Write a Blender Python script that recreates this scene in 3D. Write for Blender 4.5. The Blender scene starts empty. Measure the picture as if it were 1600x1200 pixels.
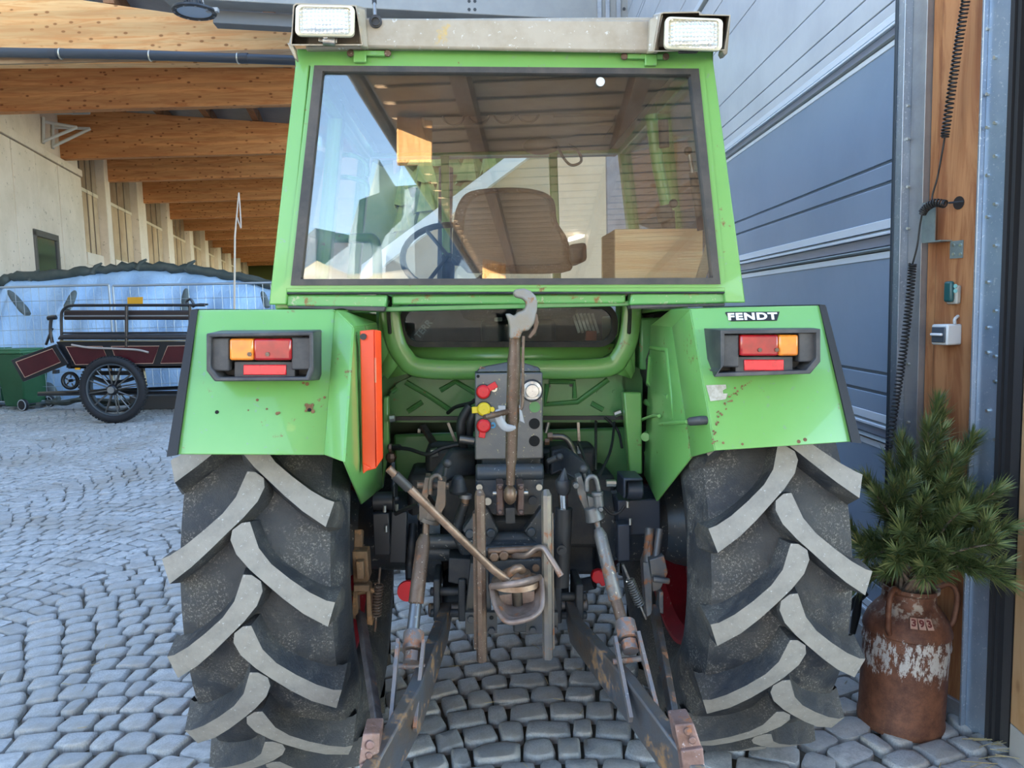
import bpy, bmesh, math, random
from mathutils import Vector, Matrix, Euler
SC = bpy.context.scene
COL = SC.collection
RND = random.Random(11)
V3 = Vector
PI = math.pi

# ------------------------------------------------------------------ camera, sky, sun, exposure
FPX = 1200.0
CAM_H = 1.58
PITCH = math.radians(5.5)
ROLL = math.radians(1.4)
_f = V3((0, math.cos(PITCH), -math.sin(PITCH)))
_u0 = V3((0, math.sin(PITCH), math.cos(PITCH)))
_r0 = V3((1, 0, 0))
CR = _r0 * math.cos(ROLL) - _u0 * math.sin(ROLL)
CU = _r0 * math.sin(ROLL) + _u0 * math.cos(ROLL)
CP = V3((0, 0, CAM_H))
cam_data = bpy.data.cameras.new('camera')
cam = bpy.data.objects.new('camera', cam_data)
COL.objects.link(cam)
cam_data.sensor_fit = 'HORIZONTAL'
cam_data.sensor_width = 36.0
cam_data.lens = FPX / 1600.0 * 36.0
cam_data.clip_start = 0.05
cam_data.clip_end = 600
m = Matrix((CR, CU, -_f)).transposed().to_4x4()
m.translation = CP
cam.matrix_world = m
SC.camera = cam

SC.view_settings.view_transform = 'Standard'
SC.view_settings.look = 'None'
SC.view_settings.gamma = 1.0
SC.view_settings.use_curve_mapping = False
SC.view_settings.exposure = EXPOSURE = 1.68

SUN_DIR = V3((-0.80, 0.50, 0.30)).normalized()      # towards the sun
world = bpy.data.worlds.new('world')
SC.world = world
world.use_nodes = True
wn = world.node_tree
wn.nodes.clear()
w_out = wn.nodes.new('ShaderNodeOutputWorld')
w_bg = wn.nodes.new('ShaderNodeBackground')
w_sky = wn.nodes.new('ShaderNodeTexSky')
w_sky.sky_type = 'NISHITA'
w_sky.sun_disc = False
w_sky.sun_elevation = math.asin(SUN_DIR.z)
w_sky.sun_rotation = math.atan2(SUN_DIR.x, SUN_DIR.y)
w_sky.altitude = 900
w_sky.air_density = 1.0
w_sky.dust_density = 0.6
w_sky.ozone_density = 0.9
wn.links.new(w_sky.outputs[0], w_bg.inputs[0])
wn.links.new(w_bg.outputs[0], w_out.inputs[0])
w_bg.inputs[1].default_value = 0.42
sun_data = bpy.data.lights.new('sun', 'SUN')
sun_data.energy = 16.0
sun_data.color = (1.0, 0.88, 0.70)
sun_data.angle = math.radians(0.6)
sun = bpy.data.objects.new('sun', sun_data)
COL.objects.link(sun)
sun.rotation_euler = SUN_DIR.to_track_quat('Z', 'Y').to_euler()
sun.location = (-8, 6, 20)

# ------------------------------------------------------------------ photo pixel -> place in the yard
def ray(px, py):
    return _f + CR * ((px - 800) / FPX) - CU * ((py - 600) / FPX)
def W(px, py, Y):
    d = ray(px, py); return CP + d * (Y / d.y)
def G(px, py, z=0.0):
    d = ray(px, py); return CP + d * ((z - CAM_H) / d.z)
def onplane(px, py, p0, n):
    d = ray(px, py); return CP + d * ((p0 - CP).dot(n) / d.dot(n))
def proj(p):
    v = p - CP; z = v.dot(_f)
    if z < 0.05: return None
    return 800 + FPX * v.dot(CR) / z, 600 - FPX * v.dot(CU) / z, z

# tractor frame: local y = 0 at the rear axle
YAW = math.radians(2.6)
TM = Matrix.Translation((0.01, 2.80, 0)) @ Matrix.Rotation(YAW, 4, 'Z')
TMI = TM.inverted()
_tn = TM.to_3x3() @ V3((0, 1, 0))
def T(px, py, Y):
    return TMI @ onplane(px, py, TM @ V3((0, Y - 2.80, 0)), _tn)
def TX(px, py, x):
    n = TM.to_3x3() @ V3((1, 0, 0))
    return TMI @ onplane(px, py, TM @ V3((x, 0, 0)), n)

# ------------------------------------------------------------------ materials
_mats = {}
class N:
    """tiny node-tree helper"""
    def __init__(s, name):
        s.m = bpy.data.materials.new(name); s.m.use_nodes = True
        s.t = s.m.node_tree; s.t.nodes.clear()
        s.out = s.n('ShaderNodeOutputMaterial')
        s.b = s.n('ShaderNodeBsdfPrincipled')
        s.l(s.b.outputs[0], s.out.inputs[0])
        s.tc = s.n('ShaderNodeTexCoord')
    def n(s, k, **kw):
        x = s.t.nodes.new(k)
        for a, b in kw.items(): setattr(x, a, b)
        return x
    def l(s, a, b): s.t.links.new(a, b)
    def set(s, **kw):
        for k, v in kw.items():
            k = k.replace('_', ' ')
            if isinstance(v, bpy.types.NodeSocket): s.l(v, s.b.inputs[k])
            else: s.b.inputs[k].default_value = v if not isinstance(v, tuple) or len(v) != 3 else (*v, 1)
    def coords(s, scale=(1, 1, 1), rot=(0, 0, 0), src='Object'):
        mp = s.n('ShaderNodeMapping')
        mp.inputs['Scale'].default_value = scale; mp.inputs['Rotation'].default_value = rot
        s.l(s.tc.outputs[src], mp.inputs[0]); return mp.outputs[0]
    def noise(s, scale, detail=4, rough=.6, vec=None, dist=0):
        x = s.n('ShaderNodeTexNoise')
        x.inputs['Scale'].default_value = scale; x.inputs['Detail'].default_value = detail
        x.inputs['Roughness'].default_value = rough; x.inputs['Distortion'].default_value = dist
        s.l(vec if vec else s.tc.outputs['Object'], x.inputs['Vector']); return x.outputs[0]
    def voro(s, scale, vec=None, feature='F1', out=0):
        x = s.n('ShaderNodeTexVoronoi'); x.feature = feature
        x.inputs['Scale'].default_value = scale
        s.l(vec if vec else s.tc.outputs['Object'], x.inputs['Vector']); return x.outputs[out]
    def ramp(s, fac, lo, hi, a=0., b=1.):
        x = s.n('ShaderNodeMapRange'); x.interpolation_type = 'SMOOTHSTEP'
        x.inputs[1].default_value = lo; x.inputs[2].default_value = hi
        x.inputs[3].default_value = a; x.inputs[4].default_value = b
        s.l(fac, x.inputs[0]); return x.outputs[0]
    def math(s, op, a, b=0.):
        x = s.n('ShaderNodeMath'); x.operation = op
        for i, v in enumerate((a, b)):
            if isinstance(v, bpy.types.NodeSocket): s.l(v, x.inputs[i])
            else: x.inputs[i].default_value = v
        return x.outputs[0]
    def mix(s, fac, a, b, mode='MIX'):
        x = s.n('ShaderNodeMix'); x.data_type = 'RGBA'; x.blend_type = mode
        for i, v in ((0, fac), (6, a), (7, b)):
            if isinstance(v, bpy.types.NodeSocket): s.l(v, x.inputs[i])
            elif i == 0: x.inputs[0].default_value = v
            else: x.inputs[i].default_value = (*v[:3], 1)
        return x.outputs[2]
    def bump(s, h, strength=.3, dist=.01):
        x = s.n('ShaderNodeBump')
        x.inputs['Strength'].default_value = strength; x.inputs['Distance'].default_value = dist
        s.l(h, x.inputs['Height']); s.l(x.outputs[0], s.b.inputs['Normal'])

def mat(name, col, rough=.5, metal=0., var=None, vs=6., va=.6, rust=0., rs=14., rustcol=(.15, .06, .025),
        speck=0., spc=(.5, .48, .42), sps=60., bump=0., bs=40., bd=.004, coat=0., spec=.5):
    """paint, steel, rubber...: base colour, a second tone in soft patches, rust patches, fine specks, relief"""
    if name in _mats: return _mats[name]
    k = N(name)
    c = k.mix(0, col, col)
    if var: c = k.mix(k.ramp(k.noise(vs, 5, .65), .5 - .25 * va, .5 + .35 * va), col, var)
    r = rough
    if speck:
        c = k.mix(k.ramp(k.noise(sps, 3, .7), .66 - speck * .2, .70 - speck * .16), c, spc)
    if rust:
        f = k.ramp(k.math('ADD', k.math('MULTIPLY', k.noise(rs, 6, .7), .7), k.math('MULTIPLY', k.noise(rs * .23, 2, .5), .3)), .62 - rust * .25, .68 - rust * .2)
        tone = k.mix(k.noise(rs * 3, 3), rustcol, tuple(x * 2.0 for x in rustcol))
        c = k.mix(f, c, tone)
        k.set(Metallic=k.math('MULTIPLY', k.math('SUBTRACT', 1, f), metal) if metal else 0.)
        r = k.math('ADD', k.math('MULTIPLY', f, .85 - rough), rough)
    else:
        k.set(Metallic=metal)
    k.set(Base_Color=c, Roughness=r, Coat_Weight=coat, Specular_IOR_Level=spec)
    if bump: k.bump(k.noise(bs, 5, .7), bump, bd)
    _mats[name] = k.m
    return k.m

def emit(name, col, strength):
    if name in _mats: return _mats[name]
    k = N(name); k.set(Base_Color=col, Emission_Color=(*col, 1), Emission_Strength=strength)
    _mats[name] = k.m; return k.m

def glass_mat(name, tint=(1, 1, 1), refl=.1, rough=0.0, dirt=0.0):
    if name in _mats: return _mats[name]
    k = N(name); k.t.nodes.remove(k.b)
    tr = k.n('ShaderNodeBsdfTransparent'); tr.inputs[0].default_value = (*tint, 1)
    gl = k.n('ShaderNodeBsdfGlossy'); gl.inputs['Roughness'].default_value = rough
    fr = k.n('ShaderNodeLayerWeight'); fr.inputs[0].default_value = .25
    fac = k.math('ADD', k.math('MULTIPLY', fr.outputs['Fresnel'], .8), refl)
    mx = k.n('ShaderNodeMixShader'); k.l(fac, mx.inputs[0]); k.l(tr.outputs[0], mx.inputs[1]); k.l(gl.outputs[0], mx.inputs[2])
    o = mx.outputs[0]
    if dirt:
        df = k.n('ShaderNodeBsdfDiffuse'); df.inputs[0].default_value = (.45, .43, .40, 1)
        m2 = k.n('ShaderNodeMixShader')
        k.l(k.math('MULTIPLY', k.ramp(k.noise(3.5, 8, .75), .35, .8), dirt), m2.inputs[0])
        k.l(o, m2.inputs[1]); k.l(df.outputs[0], m2.inputs[2]); o = m2.outputs[0]
    k.l(o, k.out.inputs[0]); _mats[name] = k.m; return k.m

def wood_mat(name, c1, c2, knot=(.10, .035, .012), axis='X', scale=1., rough=.6, lam=0., knots=True):
    """sawn timber: grain stretched along one axis, knots, optional glued lamellae"""
    if name in _mats: return _mats[name]
    k = N(name)
    st = {'X': (.09, 1, 1), 'Y': (1, .09, 1), 'Z': (1, 1, .09)}[axis]
    v = k.coords(tuple(a * scale for a in st))
    g = k.noise(18, 6, .65, v, 1.2)
    g2 = k.noise(3.2, 3, .5, v, .6)
    c = k.mix(k.ramp(g, .36, .62), c1, c2)
    c = k.mix(k.ramp(g2, .4, .7, 0, .55), c, tuple(x * .72 for x in c1))
    if lam:
        sep = k.n('ShaderNodeSeparateXYZ'); k.l(k.tc.outputs['Object'], sep.inputs[0])
        f = k.math('FLOOR', k.math('DIVIDE', sep.outputs[2], lam))
        wn_ = k.n('ShaderNodeTexWhiteNoise'); wn_.noise_dimensions = '1D'; k.l(f, wn_.inputs['W'])
        c = k.mix(k.math('MULTIPLY', wn_.outputs[0], .42), c, tuple(x * .55 for x in c2))
    if knots:
        kv = k.coords(tuple(a * scale for a in {'X': (.55, 1, 1), 'Y': (1, .55, 1), 'Z': (1, 1, .55)}[axis]))
        kd = k.voro(15. if lam else 5.5, kv)
        c = k.mix(k.ramp(kd, .13, .19, .95, 0.), c, knot)
        c = k.mix(k.ramp(kd, .15, .30, .35, 0.), c, tuple(x * .8 for x in c1))
    k.set(Base_Color=c, Roughness=rough, Specular_IOR_Level=.3)
    k.bump(g, .15, .003)
    _mats[name] = k.m
    return k.m

# ------------------------------------------------------------------ mesh building
class MB:
    def __init__(s): s.v = []; s.f = []; s.mi = []
    def add(s, verts, faces, mi=0):
        o = len(s.v); s.v.extend([V3(a) for a in verts])
        for f in faces: s.f.append(tuple(i + o for i in f)); s.mi.append(mi)
        return s
    def hexa(s, p, mi=0):      # p: bottom ring 4, top ring 4
        return s.add(p, [(3, 2, 1, 0), (4, 5, 6, 7), (0, 1, 5, 4), (1, 2, 6, 5), (2, 3, 7, 6), (3, 0, 4, 7)], mi)
    def box(s, c, d, M=None, mi=0):
        x, y, z = d[0] / 2, d[1] / 2, d[2] / 2; c = V3(c)
        p = [V3((-x, -y, -z)), V3((x, -y, -z)), V3((x, y, -z)), V3((-x, y, -z)), V3((-x, -y, z)), V3((x, -y, z)), V3((x, y, z)), V3((-x, y, z))]
        if M is not None: p = [M @ q for q in p]
        return s.hexa([q + c for q in p], mi)
    def box2(s, a, b, mi=0):
        a, b = V3(a), V3(b)
        lo = [min(a[i], b[i]) for i in range(3)]; hi = [max(a[i], b[i]) for i in range(3)]
        return s.box([(lo[i] + hi[i]) / 2 for i in range(3)], [hi[i] - lo[i] for i in range(3)], None, mi)
    def prism(s, pts, ext, mi=0, mi_side=None):
        pts = [V3(p) for p in pts]; e = V3(ext); n = len(pts)
        nrm = V3((0, 0, 0))
        for i in range(n): nrm += pts[i].cross(pts[(i + 1) % n])
        if nrm.dot(e) > 0: pts.reverse()
        s.add(pts + [p + e for p in pts], [tuple(range(n)), tuple(range(2 * n - 1, n - 1, -1))], mi)
        o = len(s.v) - 2 * n
        for i in range(n):
            j = (i + 1) % n
            s.f.append((o + j, o + i, o + n + i, o + n + j)); s.mi.append(mi if mi_side is None else mi_side)
        return s
    def rings(s, rings, mi=0, caps=True, close=True):
        o = len(s.v); n = len(rings[0])
        for r in rings: s.v.extend([V3(p) for p in r])
        for k in range(len(rings) - 1):
            for i in range(n if close else n - 1):
                j = (i + 1) % n
                s.f.append((o + k * n + i, o + k * n + j, o + (k + 1) * n + j, o + (k + 1) * n + i)); s.mi.append(mi)
        if caps:
            s.f.append(tuple(o + i for i in reversed(range(n)))); s.mi.append(mi)
            s.f.append(tuple(o + (len(rings) - 1) * n + i for i in range(n))); s.mi.append(mi)
        return s
    def tube(s, path, r, n=10, mi=0, caps=True, flat=1.):
        path = [V3(p) for p in path]
        rad = r if isinstance(r, (list, tuple)) else [r] * len(path)
        rs = []; up = None
        for i, p in enumerate(path):
            a = path[max(i - 1, 0)]; b = path[min(i + 1, len(path) - 1)]
            t = (b - a); t = t.normalized() if t.length > 1e-9 else V3((0, 0, 1))
            if up is None:
                up = V3((0, 0, 1)) if abs(t.z) < .9 else V3((0, 1, 0))
            up = (up - t * up.dot(t))
            up = up.normalized() if up.length > 1e-6 else t.orthogonal().normalized()
            sd = t.cross(up)
            rs.append([p + (sd * math.cos(2 * PI * k / n) + up * math.sin(2 * PI * k / n) * flat) * rad[i] for k in range(n)])
        return s.rings(rs, mi, caps)
    def bar(s, a, b, w, h, up=(0, 0, 1), mi=0):
        a, b = V3(a), V3(b); t = (b - a).normalized(); u = V3(up); u = u - t * u.dot(t)
        u = u.normalized() if u.length > 1e-6 else t.orthogonal().normalized(); sd = t.cross(u)
        q = lambda p: [p + sd * x * w / 2 + u * y * h / 2 for x, y in ((-1, -1), (1, -1), (1, 1), (-1, 1))]
        return s.rings([q(a), q(b)], mi)
    def disc(s, c, nrm, r, h, n=20, mi=0, r2=None):
        c = V3(c); nrm = V3(nrm).normalized()
        return s.tube([c, c + nrm * h], [r, r if r2 is None else r2], n, mi)
    def bolt(s, c, nrm, r=.01, h=.008, mi=0): return s.disc(c, nrm, r, h, 6, mi)
    def lathe(s, prof, c=(0, 0, 0), axis='Z', n=32, mi=0, caps=False):
        c = V3(c); rs = []
        for r, h in prof:
            ring = []
            for k in range(n):
                a = 2 * PI * k / n; x, y = r * math.cos(a), r * math.sin(a)
                ring.append(c + (V3((x, y, h)) if axis == 'Z' else V3((h, x, y)) if axis == 'X' else V3((y, h, x))))
            rs.append(ring)
        return s.rings(rs, mi, caps)
    def ball(s, c, r, n=12, mi=0, sq=(1, 1, 1)):
        c = V3(c); m_ = max(n // 2, 4)
        prof = [(math.sin(PI * i / m_) * r, -math.cos(PI * i / m_) * r) for i in range(m_ + 1)]
        prof[0] = (r * .01, -r); prof[-1] = (r * .01, r)
        rs = [[c + V3((a * math.cos(2 * PI * k / n) * sq[0], a * math.sin(2 * PI * k / n) * sq[1], h * sq[2])) for k in range(n)] for a, h in prof]
        return s.rings(rs, mi, True)
    def torus(s, c, nrm, R, r, n=28, k=8, mi=0):
        c = V3(c); nrm = V3(nrm).normalized(); a = nrm.orthogonal().normalized(); b = nrm.cross(a); rs = []
        for i in range(n + 1):
            t = 2 * PI * i / n; d = a * math.cos(t) + b * math.sin(t)
            rs.append([c + d * (R + r * math.cos(2 * PI * j / k)) + nrm * r * math.sin(2 * PI * j / k) for j in range(k)])
        return s.rings(rs, mi, False)
    def quad(s, p, mi=0): return s.add(p, [tuple(range(len(p)))], mi)
    def mesh(s, name, mats, smooth=35):
        me = bpy.data.meshes.new(name)
        me.from_pydata([tuple(v) for v in s.v], [], s.f)
        for m_ in (mats if isinstance(mats, (list, tuple)) else [mats]): me.materials.append(m_)
        me.polygons.foreach_set('material_index', s.mi)
        bm = bmesh.new(); bm.from_mesh(me); bmesh.ops.recalc_face_normals(bm, faces=bm.faces); bm.to_mesh(me); bm.free()
        if smooth:
            me.polygons.foreach_set('use_smooth', [True] * len(me.polygons))
            me.set_sharp_from_angle(angle=math.radians(smooth))
        me.update(); return me
    def groups(s):
        """faces that touch, or whose boxes meet, belong to one piece"""
        par = list(range(len(s.v)))
        def find(i):
            while par[i] != i: par[i] = par[par[i]]; i = par[i]
            return i
        for f in s.f:
            for i in f[1:]: par[find(i)] = find(f[0])
        bb = {}
        for i, v in enumerate(s.v):
            r = find(i); b = bb.setdefault(r, [list(v), list(v)])
            for k in range(3): b[0][k] = min(b[0][k], v[k]); b[1][k] = max(b[1][k], v[k])
        keys = list(bb); g = {k: k for k in keys}
        def gf(k):
            while g[k] != k: k = g[k]
            return k
        if len(keys) > 60: return None
        e = .004
        for i, a in enumerate(keys):
            for b in keys[:i]:
                if all(bb[a][0][k] - e <= bb[b][1][k] and bb[b][0][k] - e <= bb[a][1][k] for k in range(3)): g[gf(a)] = gf(b)
        out = {}
        for n, f in enumerate(s.f): out.setdefault(gf(find(f[0])), []).append(n)
        return list(out.values())
    def build(s, name, mats, parent=None, **kw):
        gr = s.groups() if parent is not None and kw.get('kind') is None else None
        if not gr or len(gr) == 1: return s.build1(name, mats, parent, **kw)
        gr.sort(key=lambda g: -len(g)); first = None
        for g in gr:
            b_ = MB(); mp = {}
            for n in g:
                for i in s.f[n]:
                    if i not in mp: mp[i] = len(b_.v); b_.v.append(s.v[i])
                b_.f.append(tuple(mp[i] for i in s.f[n])); b_.mi.append(s.mi[n])
            o = b_.build1(name, mats, parent, **kw); first = first or o
        return first
    def build1(s, name, mats, parent=None, smooth=35, bevel=0., seg=2, solid=0., label=None, kind=None, loc=None):
        o = bpy.data.objects.new(name, s.mesh(name, mats, smooth)); COL.objects.link(o)
        if parent: o.parent = parent
        if solid:
            md = o.modifiers.new('thick', 'SOLIDIFY'); md.thickness = solid; md.offset = 0
        if bevel:
            md = o.modifiers.new('bevel', 'BEVEL'); md.width = bevel; md.segments = seg; md.limit_method = 'ANGLE'; md.angle_limit = math.radians(32)
            md.harden_normals = False
        if label: o['label'] = label
        if kind: o['kind'] = kind
        if loc is not None: o.location = loc
        return o

def empty(name, loc=(0, 0, 0), rot=(0, 0, 0)):
    o = bpy.data.objects.new(name, None); COL.objects.link(o)
    o.empty_display_size = .2; o.location = loc; o.rotation_euler = rot; return o
def tag(o, label, cat, group=None, kind=None):
    if label: o['label'] = label
    if cat: o['category'] = cat
    if group: o['group'] = group
    if kind: o['kind'] = kind
    return o
def struct(o): o['kind'] = 'structure'; return o
def inst(o, name, parent, loc=None, rot=None, scale=None):
    c = bpy.data.objects.new(name, o.data); COL.objects.link(c)
    c.parent = parent
    if loc is not None: c.location = loc
    if rot is not None: c.rotation_euler = rot
    if scale is not None: c.scale = scale
    return c
def text_mesh(s, size, M, material, name, parent=None, ext=.001, shear=0., off=0., spacing=1., sx=1.):
    cu = bpy.data.curves.new('lettering', 'FONT'); cu.body = s; cu.size = size; cu.extrude = ext
    cu.align_x = 'CENTER'; cu.align_y = 'CENTER'; cu.shear = shear; cu.offset = off; cu.space_character = spacing
    tmp = bpy.data.objects.new('lettering', cu); COL.objects.link(tmp)
    bpy.context.view_layer.update()
    me = bpy.data.meshes.new_from_object(tmp.evaluated_get(bpy.context.evaluated_depsgraph_get()))
    bpy.data.objects.remove(tmp); bpy.data.curves.remove(cu)
    me.transform(Matrix.Scale(sx, 4, (1, 0, 0)))
    me.transform(M); me.materials.clear(); me.materials.append(material)
    o = bpy.data.objects.new(name, me); COL.objects.link(o)
    if parent: o.parent = parent
    return o
def rrect(cx, cy, w, h, r, n=5):
    """rounded rectangle as (x, y) list"""
    out = []
    for sx, sy, a0 in ((1, 1, 0), (-1, 1, 90), (-1, -1, 180), (1, -1, 270)):
        for i in range(n + 1):
            a = math.radians(a0 + 90 * i / n)
            out.append((cx + sx * (w / 2 - r) + r * math.cos(a), cy + sy * (h / 2 - r) + r * math.sin(a)))
    return out
def bez(pts, n=8):
    """smooth path through points (Catmull-Rom)"""
    P = [V3(p) for p in pts]; out = []
    for i in range(len(P) - 1):
        a = P[max(i - 1, 0)]; b = P[i]; c = P[i + 1]; d = P[min(i + 2, len(P) - 1)]
        for k in range(n):
            t = k / n
            out.append(.5 * ((2 * b) + (c - a) * t + (2 * a - 5 * b + 4 * c - d) * t * t + (3 * b - a - 3 * c + d) * t ** 3))
    out.append(P[-1]); return out
# ------------------------------------------------------------------ shared materials
STEEL = mat('bare_steel', (.42, .40, .37), .38, .9, var=(.22, .19, .16), vs=25)
DARK = mat('dark_cast_iron', (.030, .034, .040), .55, .3, var=(.062, .060, .055), vs=9, bump=.25, bs=60)
BLACK = mat('black_plastic', (.018, .019, .022), .5, 0, var=(.05, .05, .05), vs=8, va=.5)
RUBBER = mat('black_rubber', (.016, .016, .018), .7)
GALV = mat('galvanised_steel', (.42, .47, .53), .42, .75, var=(.30, .35, .42), vs=5, va=.8, speck=.3, spc=(.6, .64, .68), sps=90)
GALVG = mat('dull_galvanised_steel', (.36, .36, .36), .5, .6, var=(.27, .27, .28), vs=6)
ZINC = mat('zinc_plated_steel', (.62, .60, .52), .3, .9)

# ------------------------------------------------------------------ floor of granite setts in segmental bows
def stone_mat():
    k = N('granite_sett')
    isl = k.n('ShaderNodeNewGeometry').outputs['Random Per Island']
    oi = k.n('ShaderNodeObjectInfo').outputs['Random']
    r = k.math('FRACT', k.math('ADD', k.math('MULTIPLY', isl, 3.7), k.math('MULTIPLY', oi, 5.3)))
    c = k.mix(r, (.47, .455, .43), (.63, .61, .58))
    c = k.mix(k.ramp(k.noise(26, 5, .7), .38, .66), c, (.38, .37, .355))
    c = k.mix(k.ramp(k.noise(150, 2, .7), .58, .66, 0, .6), c, (.62, .62, .61))
    c = k.mix(k.ramp(k.noise(1.1, 3, .6), .42, .72, 0, .55), c, (.34, .285, .22))
    k.set(Base_Color=c, Roughness=.55, Specular_IOR_Level=.45)
    k.bump(k.noise(55, 6, .75), .5, .008)
    return k.m
STONE = stone_mat()
def joint_mat():
    k = N('sandy_joint')
    c = k.mix(k.noise(9, 6, .7), (.12, .098, .073), (.235, .195, .145))
    k.set(Base_Color=c, Roughness=.95, Specular_IOR_Level=.1); k.bump(k.noise(90, 5, .8), .7, .01)
    return k.m
JOINT = joint_mat()
mb = MB(); mb.box((0, -15, -.06), (70, 110, .08)); floor = struct(mb.build('floor', JOINT, smooth=0))

MB().box2((-34, -69, -.02), (34, -1.25, -.004)).build('yard_gravel', mat('yard_gravel', (.34, .31, .265), .9, 0, var=(.27, .245, .21), vs=.8, bump=.5, bs=40), floor, smooth=0)
def sett(seed, n=10):
    r = random.Random(seed); rings = []
    prof = [(1.0, -.022), (.99, .000), (.955, .008), (.74, .012)]
    pts = rrect(0, 0, 1, 1, .14 + r.random() * .12, 2)
    jit = [(r.uniform(-.045, .045), r.uniform(-.045, .045)) for _ in pts]
    tl = (r.uniform(-.004, .004), r.uniform(-.004, .004))
    for s_, z in prof:
        rings.append([((x + jx) * s_, (y + jy) * s_, z + (x * tl[0] + y * tl[1]) * 2 + (r.uniform(-.002, .002) if z > 0 else 0)) for (x, y), (jx, jy) in zip(pts, jit)])
    v = [p for ring in rings for p in ring] + [(0, 0, .013 + r.uniform(-.002, .003))]
    f = []; m_ = len(pts)
    for k in range(len(rings) - 1):
        for i in range(m_):
            j = (i + 1) % m_; f.append((k * m_ + i, k * m_ + j, (k + 1) * m_ + j, (k + 1) * m_ + i))
    for i in range(m_): f.append(((len(rings) - 1) * m_ + i, (len(rings) - 1) * m_ + (i + 1) % m_, len(v) - 1))
    return v, f
VARS = [sett(100 + i) for i in range(16)]
VMESH = []
for v, f in VARS:
    b_ = MB(); b_.add(v, f); VMESH.append(b_.mesh('cobblestone', STONE, 50))
def setts():
    out = []; r = random.Random(5)
    SW = 1.80; p = .131; bulge = .27; NS = 14
    for k in range(-8, 4):
        cx = .14 + k * SW
        for row in range(int(-1.6 / p), int(16.2 / p)):
            cuts = [-1 + 2 * i / NS + (r.uniform(-.035, .035) if 0 < i < NS else 0) for i in range(NS + 1)]
            if row % 2: cuts = [c + (1.0 / NS if 0 < i < NS else 0) for i, c in enumerate(cuts)][:-1] + [1.0] if False else cuts
            off = (1.0 / NS) * (row % 2)
            for i in range(NS):
                u0, u1 = cuts[i], cuts[i + 1]
                u = (u0 + u1) / 2 + (off - .5 / NS)
                if abs(u) > 1: continue
                x = cx + u * SW / 2; y = row * p + bulge * (1 - u * u)
                sl = -2 * u * bulge / (SW / 2)
                w = (u1 - u0) * SW / 2 * math.sqrt(1 + sl * sl) - .013 + r.uniform(-.004, .004)
                d = p / math.sqrt(1 + sl * sl) * 1.0 - .013 + r.uniform(-.005, .004) + .012 * abs(u)
                q = proj(V3((x, y, 0)))
                if y < -1.2 or y > 15.6: continue
                near = abs(x) < 5.5 and y < 6
                if q is None and not near: continue
                if q is None: q = (-9e3, 9e3, 0)
                if not near and not (-420 < q[0] < 1900 and q[1] < 1460): continue
                if x > 1.62 and y > 3.2: continue
                if x > 2.3 and y > 1.6: continue
                out.append((x, y, math.atan(sl) + r.uniform(-.05, .05), w, d, r.uniform(-.003, .004), r.randrange(16), q))
    return out
_st = setts()
def _vis(q): return 0 <= q[0] <= 1600 and 470 <= q[1] <= 1200 and not (290 < q[0] < 530 and q[1] > 700) and not (1080 < q[0] < 1330 and q[1] > 690)
_st.sort(key=lambda s_: (-(s_[7][1]) if _vis(s_[7]) else 1e6 + s_[7][1]))
for s_ in _st[:300]:
    o = bpy.data.objects.new('cobblestone', VMESH[s_[6]]); COL.objects.link(o); o.parent = floor
    o.location = (s_[0], s_[1], s_[5]); o.rotation_euler = (0, 0, s_[2]); o.scale = (s_[3], s_[4], 1)
rest = MB()
for s_ in _st[300:]:
    v, f = VARS[s_[6]]; c_, n_ = math.cos(s_[2]), math.sin(s_[2])
    rest.add([(s_[0] + x * s_[3] * c_ - y * s_[4] * n_, s_[1] + x * s_[3] * n_ + y * s_[4] * c_, z + s_[5]) for x, y, z in v], f)
me = bpy.data.meshes.new('cobblestones'); me.from_pydata([tuple(v) for v in rest.v], [], rest.f); me.materials.append(STONE)
me.polygons.foreach_set('use_smooth', [True] * len(me.polygons)); me.set_sharp_from_angle(angle=math.radians(50))
o = bpy.data.objects.new('cobblestones', me); COL.objects.link(o); o.parent = floor; o['kind'] = 'stuff'

# ------------------------------------------------------------------ right wall: timber post, steel jamb, big sectional door
BA = G(1549, 1152); BB = G(1471, 1106)
WD = (BB - BA).normalized(); WD = V3((WD.x, WD.y, 0)).normalized()     # along the wall, away from the camera
WN = V3((-WD.y, WD.x, 0)).normalized()                               # into the yard
if WN.x > 0: WN = -WN
def onwall(px, py, off=0.): return onplane(px, py, BA + WN * off, WN)
def wt(px, off=0., py=560): return (onwall(px, py, off) - BA).dot(WD)
def wallbox(b_, px0, px1, off0, off1, z0=0., z1=6.2, ref=0., mi=0):
    t0, t1 = wt(px0, ref), wt(px1, ref)
    p = [BA + WD * t + WN * o_ for t, o_ in ((t0, off0), (t1, off0), (t1, off1), (t0, off1))]
    return b_.hexa([V3((q.x, q.y, z0)) for q in p] + [V3((q.x, q.y, z1)) for q in p], mi)
POSTWOOD = wood_mat('spruce_post', (.27, .098, .038), (.43, .195, .080), axis='Z', scale=1.0, knot=(.12, .04, .02))
wall_right = struct(wallbox(MB(), 1442, 1545, -.5, -.02, z1=6.2).build('wall_right', mat('dark_backing', (.05, .045, .04), .8), smooth=0))
for a, b_ in ((1442, 1457), (1457, 1531)):
    wallbox(MB(), a + .6, b_, -.06, .0 if a > 1445 else -.006, z0=.06).build('timber_post', POSTWOOD, wall_right, bevel=.004)
wallbox(MB(), 1436, 1586, -.06, .015, 0, .07).build('sill_plate', GALVG, wall_right, bevel=.003)
b_ = MB(); wallbox(b_, 1402, 1406, -.10, .05, mi=1); wallbox(b_, 1405.5, 1421, -.10, .045); wallbox(b_, 1419.5, 1421.5, .03, .062)
b_.build('steel_jamb', [GALV, mat('jamb_edge', (.05, .065, .08), .5, .4)], wall_right, bevel=.002)
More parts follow.
